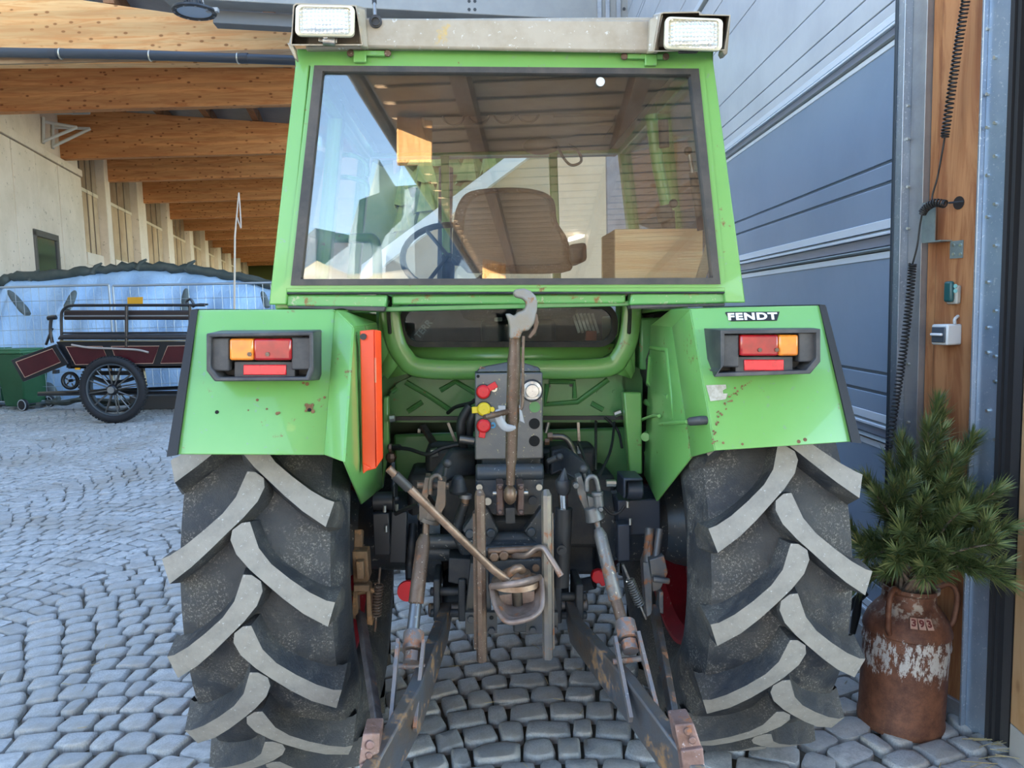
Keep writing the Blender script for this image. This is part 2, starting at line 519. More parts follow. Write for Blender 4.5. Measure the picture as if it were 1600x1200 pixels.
wallbox(MB(), 1421, 1442, -.10, .022).build('steel_jamb', GALVG, wall_right, bevel=.002)
b_ = MB(); wallbox(b_, 1528, 1537, -.02, .03); wallbox(b_, 1535.5, 1539, .0, .055); b_.build('steel_jamb', GALV, wall_right, bevel=.002)
wallbox(MB(), 1539, 1577, -.02, .035).build('steel_jamb', mat('blue_galvanised_steel', (.36, .44, .54), .36, .7, var=(.28, .36, .47), vs=4, speck=.25, spc=(.5, .56, .62), sps=70), wall_right, bevel=.002)
b_ = MB(); wallbox(b_, 1577, 1583.5, -.02, .05); wallbox(b_, 1584.5, 1590, -.02, .04); b_.build('rubber_seal', RUBBER, wall_right)
wallbox(MB(), 1590, 1604, -.1, .015).build('steel_edge', mat('brown_steel', (.075, .07, .07), .5, .5), wall_right)
b_ = MB()
for i, py in enumerate((36, 138, 190, 265, 330, 432, 503, 542, 633)):
    for px in (1417, 1541, 1553):
        q = onwall(px, py + (px % 7) * 9, .045 if px > 1430 else .045); b_.bolt(q - WN * .012, WN, .006, .012)
b_.build('screw_row', ZINC, wall_right, kind='stuff')
# the timber clad corner beyond the seal, nearest the camera
t0 = wt(1604, 0); p0 = BA + WD * t0
cl = [p0 + WN * .0, p0 + WN * .045 - WD * .03, p0 - WD * .45 + WN * .2, p0 - WD * .45 - WN * .3, p0 - WN * .3]
wall_near = struct(MB().prism([V3((q.x, q.y, .12)) for q in cl], (0, 0, 6)).build('wall_near', wood_mat('larch_cladding', (.45, .24, .10), (.60, .37, .19), axis='Z', scale=1.2), bevel=.004))
MB().prism([V3((q.x, q.y, 0)) for q in cl], (0, 0, .118)).build('concrete_plinth', mat('plinth_concrete', (.38, .35, .31), .9, bump=.3), wall_near, bevel=.003)

# the door: horizontal profiles swept along its length
DP0 = BA + WD * wt(1404, -.02); DP0.z = 0
DD = V3((11 / 1200., 1, 0)).normalized(); DN = V3((-DD.y, DD.x, 0))
if DN.x > 0: DN = -DN
DLEN = 7.3
def dz(py, px=1405): return onplane(px, py, DP0, DN).z
PANB = mat('blue_grey_door_sheet', (.25, .325, .425), .36, .1, var=(.22, .295, .395), vs=2, va=.6)
PANW = mat('pale_door_sheet', (.62, .645, .67), .3, .1, var=(.53, .555, .59), vs=3, va=.8)
PALE = mat('pale_aluminium_trim', (.72, .77, .82), .3, .12)
GASK = mat('grey_green_gasket', (.24, .26, .255), .4)
GROOV = mat('groove_tone', (.11, .15, .19), .5)  # darker tone of the door sheet, laid in the grooves
door = struct(MB().box2((0, 0, 0), (.02, .02, .02)).build('door_1', GALVG, smooth=0))
door.data.clear_geometry()
def strip(name, z0, z1, o0, o1, m_, bev=0., round_=False, y0=.004):
    b_ = MB()
    a = DP0 + DD * y0; e = DD * (DLEN - y0)
    if round_:
        n_ = 8; pts = []
        for i in range(n_ + 1):
            t = PI * i / n_; pts.append(a + DN * (o0 + (o1 - o0) * math.sin(t)) + V3((0, 0, (z0 + z1) / 2 - math.cos(t) * (z1 - z0) / 2)))
        b_.prism(pts, e)
    else:
        b_.prism([a + DN * o0 + V3((0, 0, z0)), a + DN * o1 + V3((0, 0, z0)), a + DN * o1 + V3((0, 0, z1)), a + DN * o0 + V3((0, 0, z1))], e)
    return b_.build(name, m_, door, bevel=bev)
# panels with their grooves (pixel rows read where the door meets the jamb)
def panel_rows(rows, m_):
    for y0, y1 in rows: strip('door_panel', dz(y1), dz(y0), -.045, 0., m_, .003)
panel_rows([(65, 244), (249, 277), (282, 338)], PANB)
panel_rows([(400, 586), (591, 619), (624, 655)], PANB)
panel_rows([(711, 905), (910, 938), (942, 975)], PANB)
for a, c in ((246, 249), (279, 282), (586, 591), (619, 624), (905, 910), (938, 942)):
    strip('panel_groove', dz(c) - .008, dz(a) + .008, -.045, -.0065, GROOV)
for top, hh_ in ((15, 51), (338, 63), (655, 57), (975, 54)):
    k = (dz(top) - dz(top + hh_)) / 51
    z = lambda d: dz(top) - d * k
    strip('trim_strip', z(12), z(0), -.05, .004, PALE, .002)
    strip('trim_strip', z(15.5), z(13), -.05, -.003, GASK)
    strip('trim_strip', z(20), z(16), -.05, .012, PALE, .002)
    strip('hinge_rail', z(34), z(20.5), -.05, -.004, mat('violet_grey_rail', (.27, .31, .40), .3, .4), .002)
    strip('gasket', z(41.5), z(34.5), -.03, .016, GASK, round_=True)
    strip('trim_strip', z(51), z(42), -.05, .004, PALE, .002)
zt = dz(15)
zz = zt
for h, m_ in ((.055, PANW), (.10, PANW), (.17, PANW), (.42, PANW), (.30, PANW), (.16, PANW)):
    strip('door_panel', zz, zz + h - .007, -.045, .001, m_, .003); zz += h
strip('gasket', zz - .005, zz + .045, -.03, .02, GASK, round_=True); zz += .05
strip('trim_strip', zz, zz + .05, -.05, .006, PALE, .003); zz += .055
for h in (.2, .45, .35, .06, .3, .5, .5, .4):
    strip('door_panel', zz, zz + h - .008, -.045, .001, PANW, .003); zz += h
strip('door_rail', 0.02, dz(1027), -.06, .012, GALVG, .003)
strip('panel_backing', .02, zz, -.06, -.0455, mat('door_backing', (.09, .11, .13), .6))
# far door edge: a slanting steel channel and the lintel over the gate
fe = DP0 + DD * DLEN
b_ = MB(); b_.prism([fe + DN * -.05, fe + DN * .30, fe + DN * .30 + DD * .12, fe - DN * .05 + DD * .12], (0, 0, 7.2)); b_.build('door_channel', GALVG, door, bevel=.01)

LINT = mat('lintel_sheet', (.34, .33, .30), .55, .1, var=(.29, .285, .265), vs=2)
def lint(px, py, dy): return W(px, py, 10.2 + dy)
trim_1 = MB()
a0, a1 = W(250, -4, 10.0), W(1042, 38, 10.45)
trim_1.hexa([a0, a1, a1 + V3((0, .3, 0)), a0 + V3((0, .3, 0)), a0 + V3((0, 0, 2.2)), a1 + V3((0, 0, 2.2)), a1 + V3((0, .3, 2.2)), a0 + V3((0, .3, 2.2))])
trim_1 = struct(trim_1.build('trim_1', LINT, bevel=.01))
for px in (932, 945, 963):
    t = (px - 250) / 792.; q = a0.lerp(a1, t)
    MB().box2(q + V3((-.03, -.03, .005)), q + V3((.03, -.001, 2.2))).build('lintel_rib', GALVG, trim_1, bevel=.004)
q0 = a0 + V3((.0, .32, -.05)); q1 = a1 + V3((0, .32, -.05))
MB().bar(a0.lerp(a1, .08) + V3((0, .40, -.09)), a1 + V3((0, .40, -.10)), .2, .17).build('lintel_rail', mat('rail_steel', (.16, .17, .18), .5, .4), trim_1, bevel=.01)
b_ = MB()
for px, py in ((733, 2), (742, 2), (733, 15), (742, 15), (975, 14), (992, 14)):
    t = (px - 250) / 792.; q = a0.lerp(a1, t); q2 = W(px, py, q.y - .004); b_.bolt(q2, (0, -1, 0), .022, .006)
b_.build('bolt_set', DARK, trim_1, kind='stuff')

# ------------------------------------------------------------------ left wall (concrete, then glazed bays) and the beams it carries
LVP = 512
def lw_dir(): return (ray(512, 494)).normalized()
LD = lw_dir(); LD = V3((LD.x, LD.y, 0)).normalized()
ZB = CAM_H + 4.3
def Gz(px, py, z): return G(px, py, z)
LA = Gz(100, 250, ZB)
LN = V3((LD.y, -LD.x, 0))                          # into the yard (+x)
def onleft(px, py, off=0.): return onplane(px, py, LA + LN * off, LN)
CONC = mat('board_marked_concrete', (.74, .61, .48), .85, var=(.64, .52, .39), vs=1.1, speck=.10, spc=(.42, .33, .24), sps=6, bump=.25, bs=14)
def leftbox(b_, px0, px1, z0, z1, o0, o1, py=300, mi=0):
    p = []
    for px, o_ in ((px0, o0), (px1, o0), (px1, o1), (px0, o1)):
        q = onleft(px, py, 0); q = q + LN * o_; p.append(q)
    return b_.hexa([V3((q.x, q.y, z0)) for q in p] + [V3((q.x, q.y, z1)) for q in p], mi)
ledge_z = onleft(60, 240).z
wl = MB(); wl.hexa([LA - LD * 21 - LN * .5 + V3((0, 0, -LA.z)), LA + LD * 60 - LN * .5 + V3((0, 0, -LA.z)), LA + LD * 60 - LN * .3 + V3((0, 0, -LA.z)), LA - LD * 21 - LN * .3 + V3((0, 0, -LA.z)),
          LA - LD * 21 - LN * .5 + V3((0, 0, 6)), LA + LD * 60 - LN * .5 + V3((0, 0, 6)), LA + LD * 60 - LN * .3 + V3((0, 0, 6)), LA - LD * 21 - LN * .3 + V3((0, 0, 6))])
wall_left = struct(wl.build('wall_left', mat('wall_core', (.22, .17, .12), .9), smooth=0))  # unseen upper part and near end are shaped to block the sun
# vertical concrete panels with joints
cuts = [-420, -300, -200, -120, -60, 22.5, 59, 92.5, 128]
for i in range(len(cuts) - 1):
    leftbox(MB(), cuts[i] + .35, cuts[i + 1] - .35, 0, ledge_z - .02, -.3, 0 + (.006 if i % 2 else 0)).build('concrete_panel', CONC, wall_left, smooth=0, bevel=.012)
leftbox(MB(), -420, 128, ledge_z, onleft(60, 228).z, -.3, .05).build('concrete_ledge', CONC, wall_left, smooth=0, bevel=.02)
leftbox(MB(), -420, 100, onleft(60, 228).z + .02, LA.z + 2.6, -.3, -.05).build('concrete_panel', CONC, wall_left, smooth=0, bevel=.012)
leftbox(MB(), 100.5, 128, onleft(60, 228).z + .02, LA.z + 2.6, -.3, -.05).build('concrete_panel', CONC, wall_left, smooth=0, bevel=.012)
# window in the concrete
wz0, wz1 = onleft(64, 432).z, onleft(64, 363).z
fr = MB(); leftbox(fr, 45.5, 83, wz1 - .12, wz1 + .03, 0, .05); leftbox(fr, 45.5, 48.5, wz0 - .5, wz1, 0, .05); leftbox(fr, 80.5, 83, wz0 - .5, wz1, 0, .05); leftbox(fr, 45.5, 83, wz0 - .6, wz0 - .45, 0, .06)
window_1 = struct(fr.build('window_1', mat('dark_window_frame', (.10, .09, .08), .5), smooth=0, bevel=.006))
leftbox(MB(), 48.5, 80.5, wz0 - .45, wz1 - .12, .005, .012).build('pane', mat('dark_window_glass', (.035, .035, .035), .08, spec=.8), window_1, smooth=0)
# glazed bays
bays = [(128, 153, 160), (172, 204, 216), (226, 250, 258), (264, 285, 290), (292, 309, 314), (316, 329, 334), (336, 346, 350), (352, 361, 365), (367, 374, 377), (379, 385, 388), (390, 396, 399)]
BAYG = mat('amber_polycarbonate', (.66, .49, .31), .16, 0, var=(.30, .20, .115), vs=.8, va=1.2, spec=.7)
MULL = mat('bay_mullion', (.16, .11, .075), .6)
prev = 128
for n_, (p0_, p1_, p2_) in enumerate(bays):
    zs = onleft(140, 395).z
    ztop = LA.z + 2.6
    zm = onleft(140, 301).z
    k_ = 3 if n_ < 4 else 2
    leftbox(MB(), p0_, p1_, zs - .35, zs, -.3, .03).build('bay_sill', CONC, wall_left, smooth=0)
    leftbox(MB(), p0_, p1_, 0, zs - .35, -.3, 0).build('concrete_panel', CONC, wall_left, smooth=0)
    q0_ = (onleft(p0_, 300) - LA).dot(LD); q1_ = (onleft(p1_, 300) - LA).dot(LD); q2_ = (onleft(p2_, 300) - LA).dot(LD)
    def lb(t0, t1, z0, z1, o0, o1):
        b_ = MB(); pp = [LA + LD * t + LN * o_ for t, o_ in ((t0, o0), (t1, o0), (t1, o1), (t0, o1))]
        return b_.hexa([V3((q.x, q.y, z0)) for q in pp] + [V3((q.x, q.y, z1)) for q in pp])
    for i in range(k_):
        a = q0_ + (q1_ - q0_) * i / k_; c = q0_ + (q1_ - q0_) * (i + 1) / k_
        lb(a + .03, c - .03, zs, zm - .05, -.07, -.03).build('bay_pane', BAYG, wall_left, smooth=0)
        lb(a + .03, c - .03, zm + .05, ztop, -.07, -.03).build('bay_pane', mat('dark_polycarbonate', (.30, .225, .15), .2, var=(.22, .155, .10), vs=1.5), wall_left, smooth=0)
        lb(a - .03, a + .03, zs, ztop, -.14, -.01).build('mullion', MULL, wall_left, smooth=0)
    lb(q0_, q1_, zm - .05, zm + .05, -.14, -.01).build('transom', mat('pale_transom', (.6, .5, .36), .5), wall_left, smooth=0)
    lb(q1_, q2_, 0, ztop, -.3, .22).build('pillar', CONC, wall_left, smooth=0, bevel=.02)
    lb(q2_, q2_ + .45, 0, ztop, -.3, .05).build('pillar', CONC, wall_left, smooth=0, bevel=.02)
    prev = p2_

# beams across the yard, purlins and roof sheets
GLU = wood_mat('glulam', (.56, .21, .075), (.76, .36, .145), axis='X', scale=.55, lam=.04, knot=(.13, .04, .015))
PURL = wood_mat('purlin_wood', (.26, .12, .055), (.36, .18, .09), axis='Y', knots=False)
DECK = mat('roof_sheet', (.36, .37, .39), .55, .1, var=(.28, .29, .31), vs=1)
ceiling = struct(MB().box2((0, 0, 0), (.1, .1, .1)).build('ceiling', DECK, smooth=0)); ceiling.data.clear_geometry()
bl = [(-30, 178), (100, 250), (160, 285), (216, 318), (258, 343), (288, 361), (313, 376)]
BP = [Gz(px, py, ZB) for px, py in bl]
step = (BP[-1] - BP[1]) / 5.0
for i in range(1, 11): BP.append(BP[6] + step * i)
ends = []
for i, p in enumerate(BP):
    xr = W(574 - (574 - 516) * min(i, 12) / 12., 200, p.y).x
    hl = 1.36 if i else 1.28
    x0 = p.x - .15
    hr = .58
    y0, y1 = p.y - .12, p.y + .12
    zr = ZB + .02
    pts = [(x0, ZB), (xr, zr), (xr, zr + hr), (x0, ZB + hl)]
    MB().prism([V3((a, y0, z)) for a, z in pts], (0, .24, 0)).build('beam', GLU, ceiling, bevel=.012)
    ends.append((x0, xr, ZB + hl, zr + hr, p.y))
# first beam with the rain pipe: nearer and lower
pL, pR = W(-220, 101, 12.4), W(578, 97, 12.4)
zt_l, zt_r = W(130, 0, 12.4), W(450, 46, 12.4)
sl = (zt_r.z - zt_l.z) / (zt_r.x - zt_l.x)
zl = zt_l.z + sl * (pL.x - zt_l.x); zr = zt_l.z + sl * (pR.x - zt_l.x)
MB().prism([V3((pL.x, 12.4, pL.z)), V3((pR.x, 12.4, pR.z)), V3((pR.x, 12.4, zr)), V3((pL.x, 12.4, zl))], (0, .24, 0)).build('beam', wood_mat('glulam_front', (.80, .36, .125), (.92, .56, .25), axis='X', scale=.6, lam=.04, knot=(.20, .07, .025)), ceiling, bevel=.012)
MB().box2((pL.x, 12.34, pL.z - .06), (pR.x, 12.40, pL.z + .06)).build('batten', wood_mat('pale_batten', (.36, .22, .12), (.46, .30, .17), axis='X', knots=False), ceiling, bevel=.005)
ends = [(pL.x, pR.x, zl, zr, 12.4)] + ends
# roof sheets and purlins between beams (clear of one another)
for i in range(len(ends) - 1):
    A_, B_ = ends[i], ends[i + 1]
    f = [V3((A_[0], A_[4], A_[2] + .34)), V3((A_[1] + .4, A_[4], A_[3] + .34)), V3((B_[1] + .4, B_[4], B_[3] + .34)), V3((B_[0], B_[4], B_[2] + .34))]
    MB().prism(f, (0, 0, .08)).build('roof_sheet', DECK, ceiling, smooth=0)
    if i < 5:
        for j in range(7):
            t = .03 + j * .155
            a = V3((A_[0] + (A_[1] - A_[0]) * t, A_[4] + .02, A_[2] + (A_[3] - A_[2]) * t + .17)); c = V3((B_[0] + (B_[1] - B_[0]) * t, B_[4] - .02, B_[2] + (B_[3] - B_[2]) * t + .17))
            if j and t < .95: MB().bar(a, c, .16, .30).build('purlin', PURL, ceiling, smooth=0)
# ================================================================== the tractor
tractor = empty('tractor'); tractor.matrix_world = TM
tag(tractor, 'green farm tractor with grey roof and bare hitch, seen from behind on the setts', 'tractor')
GREEN = mat('green_paint', (.145, .355, .085), .30, 0, var=(.165, .38, .10), vs=3, va=.7, rust=.045, rs=26, rustcol=(.14, .075, .03), speck=.10, spc=(.17, .32, .14), sps=45, coat=.35)
GREENP = mat('scuffed_green_paint', (.10, .33, .085), .34, 0, var=(.14, .36, .11), vs=5, va=.8, rust=.26, rs=20, rustcol=(.17, .085, .03), speck=.22, spc=(.33, .40, .22), sps=55, coat=.25)
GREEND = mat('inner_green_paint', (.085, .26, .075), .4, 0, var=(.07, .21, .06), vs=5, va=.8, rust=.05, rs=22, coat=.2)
SEAL = mat('window_rubber', (.028, .027, .027), .5, 0, var=(.075, .062, .052), vs=9, va=.7)
RUSTY = mat('rusty_steel', (.17, .115, .08), .52, .55, var=(.095, .055, .035), vs=16, va=.8, rust=.22, rs=38, rustcol=(.13, .055, .025), bump=.35, bs=90, bd=.003, speck=.15, spc=(.40, .34, .27), sps=120)
BROWNROD = mat('worn_brassy_steel', (.25, .16, .105), .40, .5, var=(.12, .07, .04), vs=20, va=.8, rust=.16, rs=40, bump=.2, bs=90)
PALERUST = mat('chipped_paint_steel', (.21, .19, .165), .45, .5, var=(.10, .11, .125), vs=14, va=.8, rust=.38, rs=32, rustcol=(.15, .068, .032), bump=.3, bs=80, speck=.22, spc=(.48, .42, .30), sps=80)
LINK = mat('lower_link_steel', (.115, .125, .14), .46, .6, var=(.15, .10, .06), vs=6, va=.8, rust=.34, rs=18, rustcol=(.16, .085, .035), bump=.3, bs=70)
PINKRUST = mat('rust_pink_forging', (.28, .17, .14), .5, .4, var=(.17, .09, .06), vs=18, rust=.3, rs=30, rustcol=(.2, .075, .03), bump=.4, bs=70, speck=.2, spc=(.40, .34, .33), sps=60)
PANELG = mat('grey_valve_panel', (.115, .115, .115), .42, .3, var=(.15, .145, .135), vs=8, va=.6, speck=.08, spc=(.35, .32, .18), sps=70)
BLUED = mat('blue_grey_casting', (.048, .060, .074), .42, .35, var=(.085, .080, .070), vs=9, va=.7, speck=.12, spc=(.36, .35, .30), sps=70, bump=.2, bs=60)
RED = mat('red_plastic', (.62, .015, .02), .4)
YELLOW = mat('yellow_plastic', (.70, .50, .02), .4)
ORANGE = mat('orange_red_paint', (.86, .075, .012), .38, 0, var=(.78, .06, .012), vs=6)
ALU = mat('weathered_aluminium', (.42, .365, .285), .5, .25, var=(.33, .275, .195), vs=9, va=.8, speck=.2, spc=(.55, .53, .48), sps=50, rust=.03, rs=12, rustcol=(.34, .24, .10))
REDRIM = mat('red_rim', (.26, .012, .02), .45, 0, var=(.16, .012, .016), vs=6, speck=.1, spc=(.25, .15, .12))

# ------------------------------------------------------------------ rear wheels
TR, TW = .790, .202
def tyre_mat(name, base, hi, amount):
    k = N(name)
    c = k.mix(k.ramp(k.noise(5, 4, .6), .40, .68), base, hi)
    clump = k.ramp(k.noise(7.5, 3, .6), .44, .62)
    fine = k.ramp(k.noise(150, 4, .8), .545, .60)
    chips = k.ramp(k.voro(95), .16, .10)
    f = k.math('MULTIPLY', clump, k.math('MAXIMUM', fine, chips))
    c = k.mix(k.math('MULTIPLY', f, amount), c, (.33, .30, .25))
    c = k.mix(k.math('MULTIPLY', clump, .35), c, (.10, .088, .070))
    k.set(Base_Color=c, Roughness=k.math('ADD', .46, k.math('MULTIPLY', clump, .3)))
    k.bump(k.noise(50, 6, .75), .7, .008); return k.m
TYRE = tyre_mat('tyre_rubber', (.021, .023, .027), (.050, .047, .042), .85)
LUGT = mat('worn_lug_face', (.29, .258, .212), .75, 0, var=(.19, .172, .145), vs=18, va=.9, speck=.12, spc=(.40, .38, .34), sps=110, bump=.35, bs=70)
LUGS = tyre_mat('lug_flank', (.024, .026, .030), (.060, .055, .047), .6)
RC = TR - .056
def crown(s): return RC - .030 * (abs(s) / TW) ** 2.2
prof = []
for s_, r_ in ((-.135, .44), (-.17, .455), (-.212, .50), (-.236, .56), (-.238, .61), (-.222, .655)): prof.append((r_, s_))
for i in range(13):
    s_ = -.205 + .41 * i / 12; prof.append((crown(s_), s_))
for s_, r_ in ((.222, .655), (.238, .61), (.236, .56), (.212, .50), (.17, .455), (.135, .44)): prof.append((r_, s_))
tyre_mesh = MB().lathe(prof, axis='X', n=72).mesh('rear_tyre', TYRE, 50)
UP = [(.008, .006), (.033, -.064), (.0655, -.107), (.115, -.15), (.165, -.189), (.2065, -.214), (.228, -.222)]
LO = [(-.042, -.040), (-.026, -.078), (.010, -.120), (.050, -.158), (.096, -.202), (.146, -.246), (.2065, -.290)]
NOSE = [(-.014, .004), (-.038, -.014)]
def cyl(s, t, r): a = t / TR; return V3((s, -r * math.cos(a), r * math.sin(a)))
def lug_mesh(mir):
    b_ = MB(); sg = -1 if mir else 1; v = []; f = []; mi = []
    n = len(UP)
    for i in range(n):
        (su, tu), (sl, tl) = UP[i], LO[i]
        d = V3((su - sl, tu - tl)).normalized() if True else 0
        drop = 0 if i < n - 1 else .004
        top = TR - .012 * (max(su, 0) / TW) ** 2
        v += [cyl(sg * su, tu, top - drop), cyl(sg * sl, tl, TR - .012 * (max(sl, 0) / TW) ** 2 - drop),
              cyl(sg * (su + d.x * .016), tu + d.y * .018, crown(su) - .012), cyl(sg * (sl - d.x * .016), tl - d.y * .018, crown(sl) - .012)]
    for i in range(n - 1):
        a, c = 4 * i, 4 * i + 4
        f += [(a, a + 1, c + 1, c), (a, c, c + 2, a + 2), (a + 1, a + 3, c + 3, c + 1)]; mi += [0, 1, 1]
    # nose
    o = len(v)
    v += [cyl(sg * s_, t_, TR - .001) for s_, t_ in NOSE] + [cyl(sg * (s_ - .014), t_ + .006, RC - .012) for s_, t_ in NOSE]
    f += [(0, o, o + 1, 1), (0, 2, o + 2, o), (o, o + 2, o + 3, o + 1), (1, o + 1, o + 3, 3)]; mi += [0, 1, 1, 1]
    # shoulder end running down the side wall
    e = 4 * (n - 1); o = len(v)
    v += [cyl(sg * .236, -.232, TR - .135), cyl(sg * .230, -.292, TR - .135)]
    f += [(e, e + 1, o + 1, o), (e, o, e + 2), (e + 1, e + 3, o + 1)]; mi += [1, 1, 1]
    b_.v = v; b_.f = f; b_.mi = mi
    return b_.mesh('lug', [LUGT, LUGS], 40)
LUGM = [lug_mesh(False), lug_mesh(True)]
NL = 18
def rear_wheel(cx, phase, inner):
    w = bpy.data.objects.new('rear_wheel', tyre_mesh); COL.objects.link(w); w.parent = tractor; w.location = (cx, 0, TR - .012)
    for side in (0, 1):
        for k in range(NL):
            o = bpy.data.objects.new('lug', LUGM[side]); COL.objects.link(o); o.parent = w
            o.rotation_euler = (-(2 * PI * k / NL + phase + (PI / NL if side else 0)), 0, 0)
    r_ = MB(); r_.lathe([(.445, -.15), (.43, -.13), (.40, -.10), (.395, 0), (.40, .10), (.43, .13), (.445, .15), (.43, .15), (.39, .11), (.385, 0), (.39, -.11), (.43, -.15), (.445, -.15)], axis='X', n=48)
    r_.build('rim', REDRIM, w)
    d = MB(); dx = inner * .03
    d.lathe([(.39, dx + .012), (.33, dx), (.24, dx - inner * .05), (.12, dx - inner * .05), (.10, dx - inner * .03), (.10, dx + inner * .02), (.24, dx - inner * .03), (.33, dx + .015), (.39, dx + .02)], axis='X', n=40)
    d.build('wheel_disc', REDRIM, w)
    h = MB(); h.lathe([(.001, inner * -.1), (.17, inner * -.06), (.19, inner * .02), (.16, inner * .14), (.11, inner * .24), (.10, inner * .40), (.001, inner * .40)], axis='X', n=28)
    h.build('hub_casing', BLUED, w)
    return w
# a lug's nose height in the photo fixes the phase of each wheel
def phase_for(px, py):
    p = T(px, py, 2.03); return math.asin(max(-1, min(1, (p.z - TR + .012) / TR)))
rear_wheel(-.765, phase_for(391, 822), 1)
rear_wheel(.718, phase_for(1222, 778), -1)

# ------------------------------------------------------------------ fenders
FT, FB = 2.19, 2.03
def fender(side, P):
    a, b, c, d, e, f, g, h, ot, ob = [V3(p) for p in P]
    b_ = MB()
    b_.quad([ot, a, b, ob]); b_.quad([a, c, d, b]); b_.quad([a, e, f, c]) if (e - a).length > .02 else None
    b_.quad([c, f, h, g, d])
    # top sheet, forward slope and outer lip
    fw = V3((0, 1.15, 0)); fw2 = V3((0, 1.45, -.30))
    it = V3((c.x, a.y + .10, a.z))
    b_.quad([ot, ot + fw, V3((a.x, a.y, a.z)) + fw, a]); b_.quad([a, V3((a.x, a.y, a.z)) + fw, V3((c.x, a.y + 1.15, a.z - .03)), e])
    b_.quad([ot + fw, ot + fw2, a + fw2, a + fw])
    o = b_.build('fender', GREEN, tractor, smooth=20, solid=.006, bevel=.010)
    # rubber outer edge
    sx = -1 if side == 'l' else 1
    w = .024
    r_ = MB(); r_.prism([ot + V3((-sx * .004, -.006, .004)), ot + V3((sx * w * .7, -.004, .0)), ob + V3((sx * w, -.01, -.004)), ob + V3((-sx * .004, -.012, -.0))], (0, .02, 0))
    r_.prism([ot + V3((0, 0, .006)), ot + V3((sx * w * .7, 0, .004)), ot + fw + V3((sx * w * .7, 0, .004)), ot + fw + V3((0, 0, .006))], (0, 0, -.02))
    r_.build('rubber_edge', RUBBER, o)
    return o
fl = fender('l', (T(524, 485, FT), T(507.5, 711, FB), TX(552, 512, -.478), TX(537.5, 722, -.474), T(530, 484, 2.30), TX(588, 505, -.478), T(564, 788, 2.43), TX(597, 762, -.474), T(308, 486, FT), T(277, 710, FB)))
fr = fender('r', (T(1079, 484, FT), T(1118, 704, FB), TX(1051, 511, .483), TX(1081, 714, .479), T(1049, 483.5, 2.40), TX(1018, 508, .483), T(1027, 783, 2.45), TX(1007, 742, .478), T(1281, 479, FT), T(1330, 690, FB)))
# pressed ribs on the right fender's inner side
def rib(b_, pts, r=.008, n=8): b_.tube(pts, r * 1.6, n)
b_ = MB()
S = lambda px, py: TX(px, py, .481)
rib(b_, [S(1018, 543), S(1043, 547), S(1053, 640), S(1064, 705), S(1060, 735)], .006); rib(b_, [S(1018, 556), S(1014, 600), S(1046, 620)], .007); rib(b_, [S(1009, 628), S(1055, 655)], .007)
rib(b_, [S(1010, 706), S(1016, 745), S(1046, 745)], .006); rib(b_, [S(1012, 705), S(1062, 715)], .006)
b_.build('pressed_rib', GREEN, fr, smooth=60)
# rust holes, scars, decal
HOLE = mat('hole_black', (.006, .005, .004), .9)
RUSTSPOT = mat('rust_stain', (.23, .115, .05), .8, 0, var=(.11, .05, .02), vs=40)
def onface(fd, px, py, off):      # a place on the rear face of a fender, `off` metres proud of it
    y0, z0, y1, z1 = (T(400, 485, FT).y, T(400, 485, FT).z, T(400, 710, FB).y, T(400, 710, FB).z)
    if fd == 'r': z0, z1 = T(1200, 480, FT).z, T(1200, 697, FB).z
    n = V3((0, z1 - z0, y0 - y1)); n = V3((0, -abs(z0 - z1), -(y0 - y1))).normalized() if False else V3((0, -(z0 - z1), (y0 - y1))).normalized()
    if n.y > 0: n = -n
    p0 = V3((0, y0, z0)) + n * off
    d = TMI.to_3x3() @ ray(px, py); o = TMI @ CP
    return o + d * ((p0 - o).dot(n) / d.dot(n)), n
def facedisc(b_, fd, px, py, r, h=.001, off=.0032, n=12, mi=0):
    p, nn = onface(fd, px, py, off); b_.disc(p, nn, r * 2.1 / 1200, h, n, mi)
b_ = MB()
for px, py, r in ((339, 644, 3), (483.5, 640.5, 3)): facedisc(b_, 'l', px, py, r, .0008, .0042, mi=1)
for px, py, r in ((483.5, 637, 5.5), (479, 633, 3), (489, 643, 3), (488, 633, 2.5), (478, 642, 2), (338, 644, 3.4), (402, 625, 2.2), (433, 646, 2.6), (436, 645, 2), (417, 639, 1.6), (507, 621, 2), (388, 641, 1.2), (480, 600, 3), (474, 598.5, 2), (530, 630, 2), (528, 636, 1.6), (524, 655, 1.8)): facedisc(b_, 'l', px, py, r, .0006)
b_.build('rust_scar', [RUSTSPOT, HOLE], fl, kind='stuff')
b_ = MB()
R_ = random.Random(3)
pth = [(1162, 602), (1150, 612), (1140, 622), (1131, 634), (1124, 648), (1119, 662), (1117, 676), (1117, 692)]
for px, py in pth:
    for q in range(6): facedisc(b_, 'r', px + R_.uniform(-4, 4), py + R_.uniform(-6, 6), R_.uniform(.6, 1.8), .0006)
for px, py, r in ((1307, 620, 3), (1308, 632, 2), (1248, 690, 3), (1258, 687, 3), (1310, 664, 4), (1318, 660, 3), (1130, 692, 2), (1160, 694, 2)): facedisc(b_, 'r', px, py, r, .0006)
b_.build('rust_scar', RUSTSPOT, fr, kind='stuff')
def facequad(fd, pts, off, h, name, m_, parent):
    q = [onface(fd, px, py, off)[0] for px, py in pts]; nn = onface(fd, 1100, 600, off)[1]
    return MB().prism(q, nn * h).build(name, m_, parent, smooth=0)
facequad('r', [(1103, 602), (1134, 601), (1135, 607), (1129, 610), (1130, 615), (1137, 615), (1134, 624), (1110, 627)], .003, .0008, 'torn_sticker', mat('old_paper', (.50, .47, .40), .8, var=(.36, .32, .25), vs=70), fr)
facequad('r', [(1133, 489), (1139, 499), (1142, 502), (1214, 501), (1218, 487), (1134, 487.5)], .003, .0008, 'badge_backing', mat('badge_black', (.012, .012, .012), .4), fr)
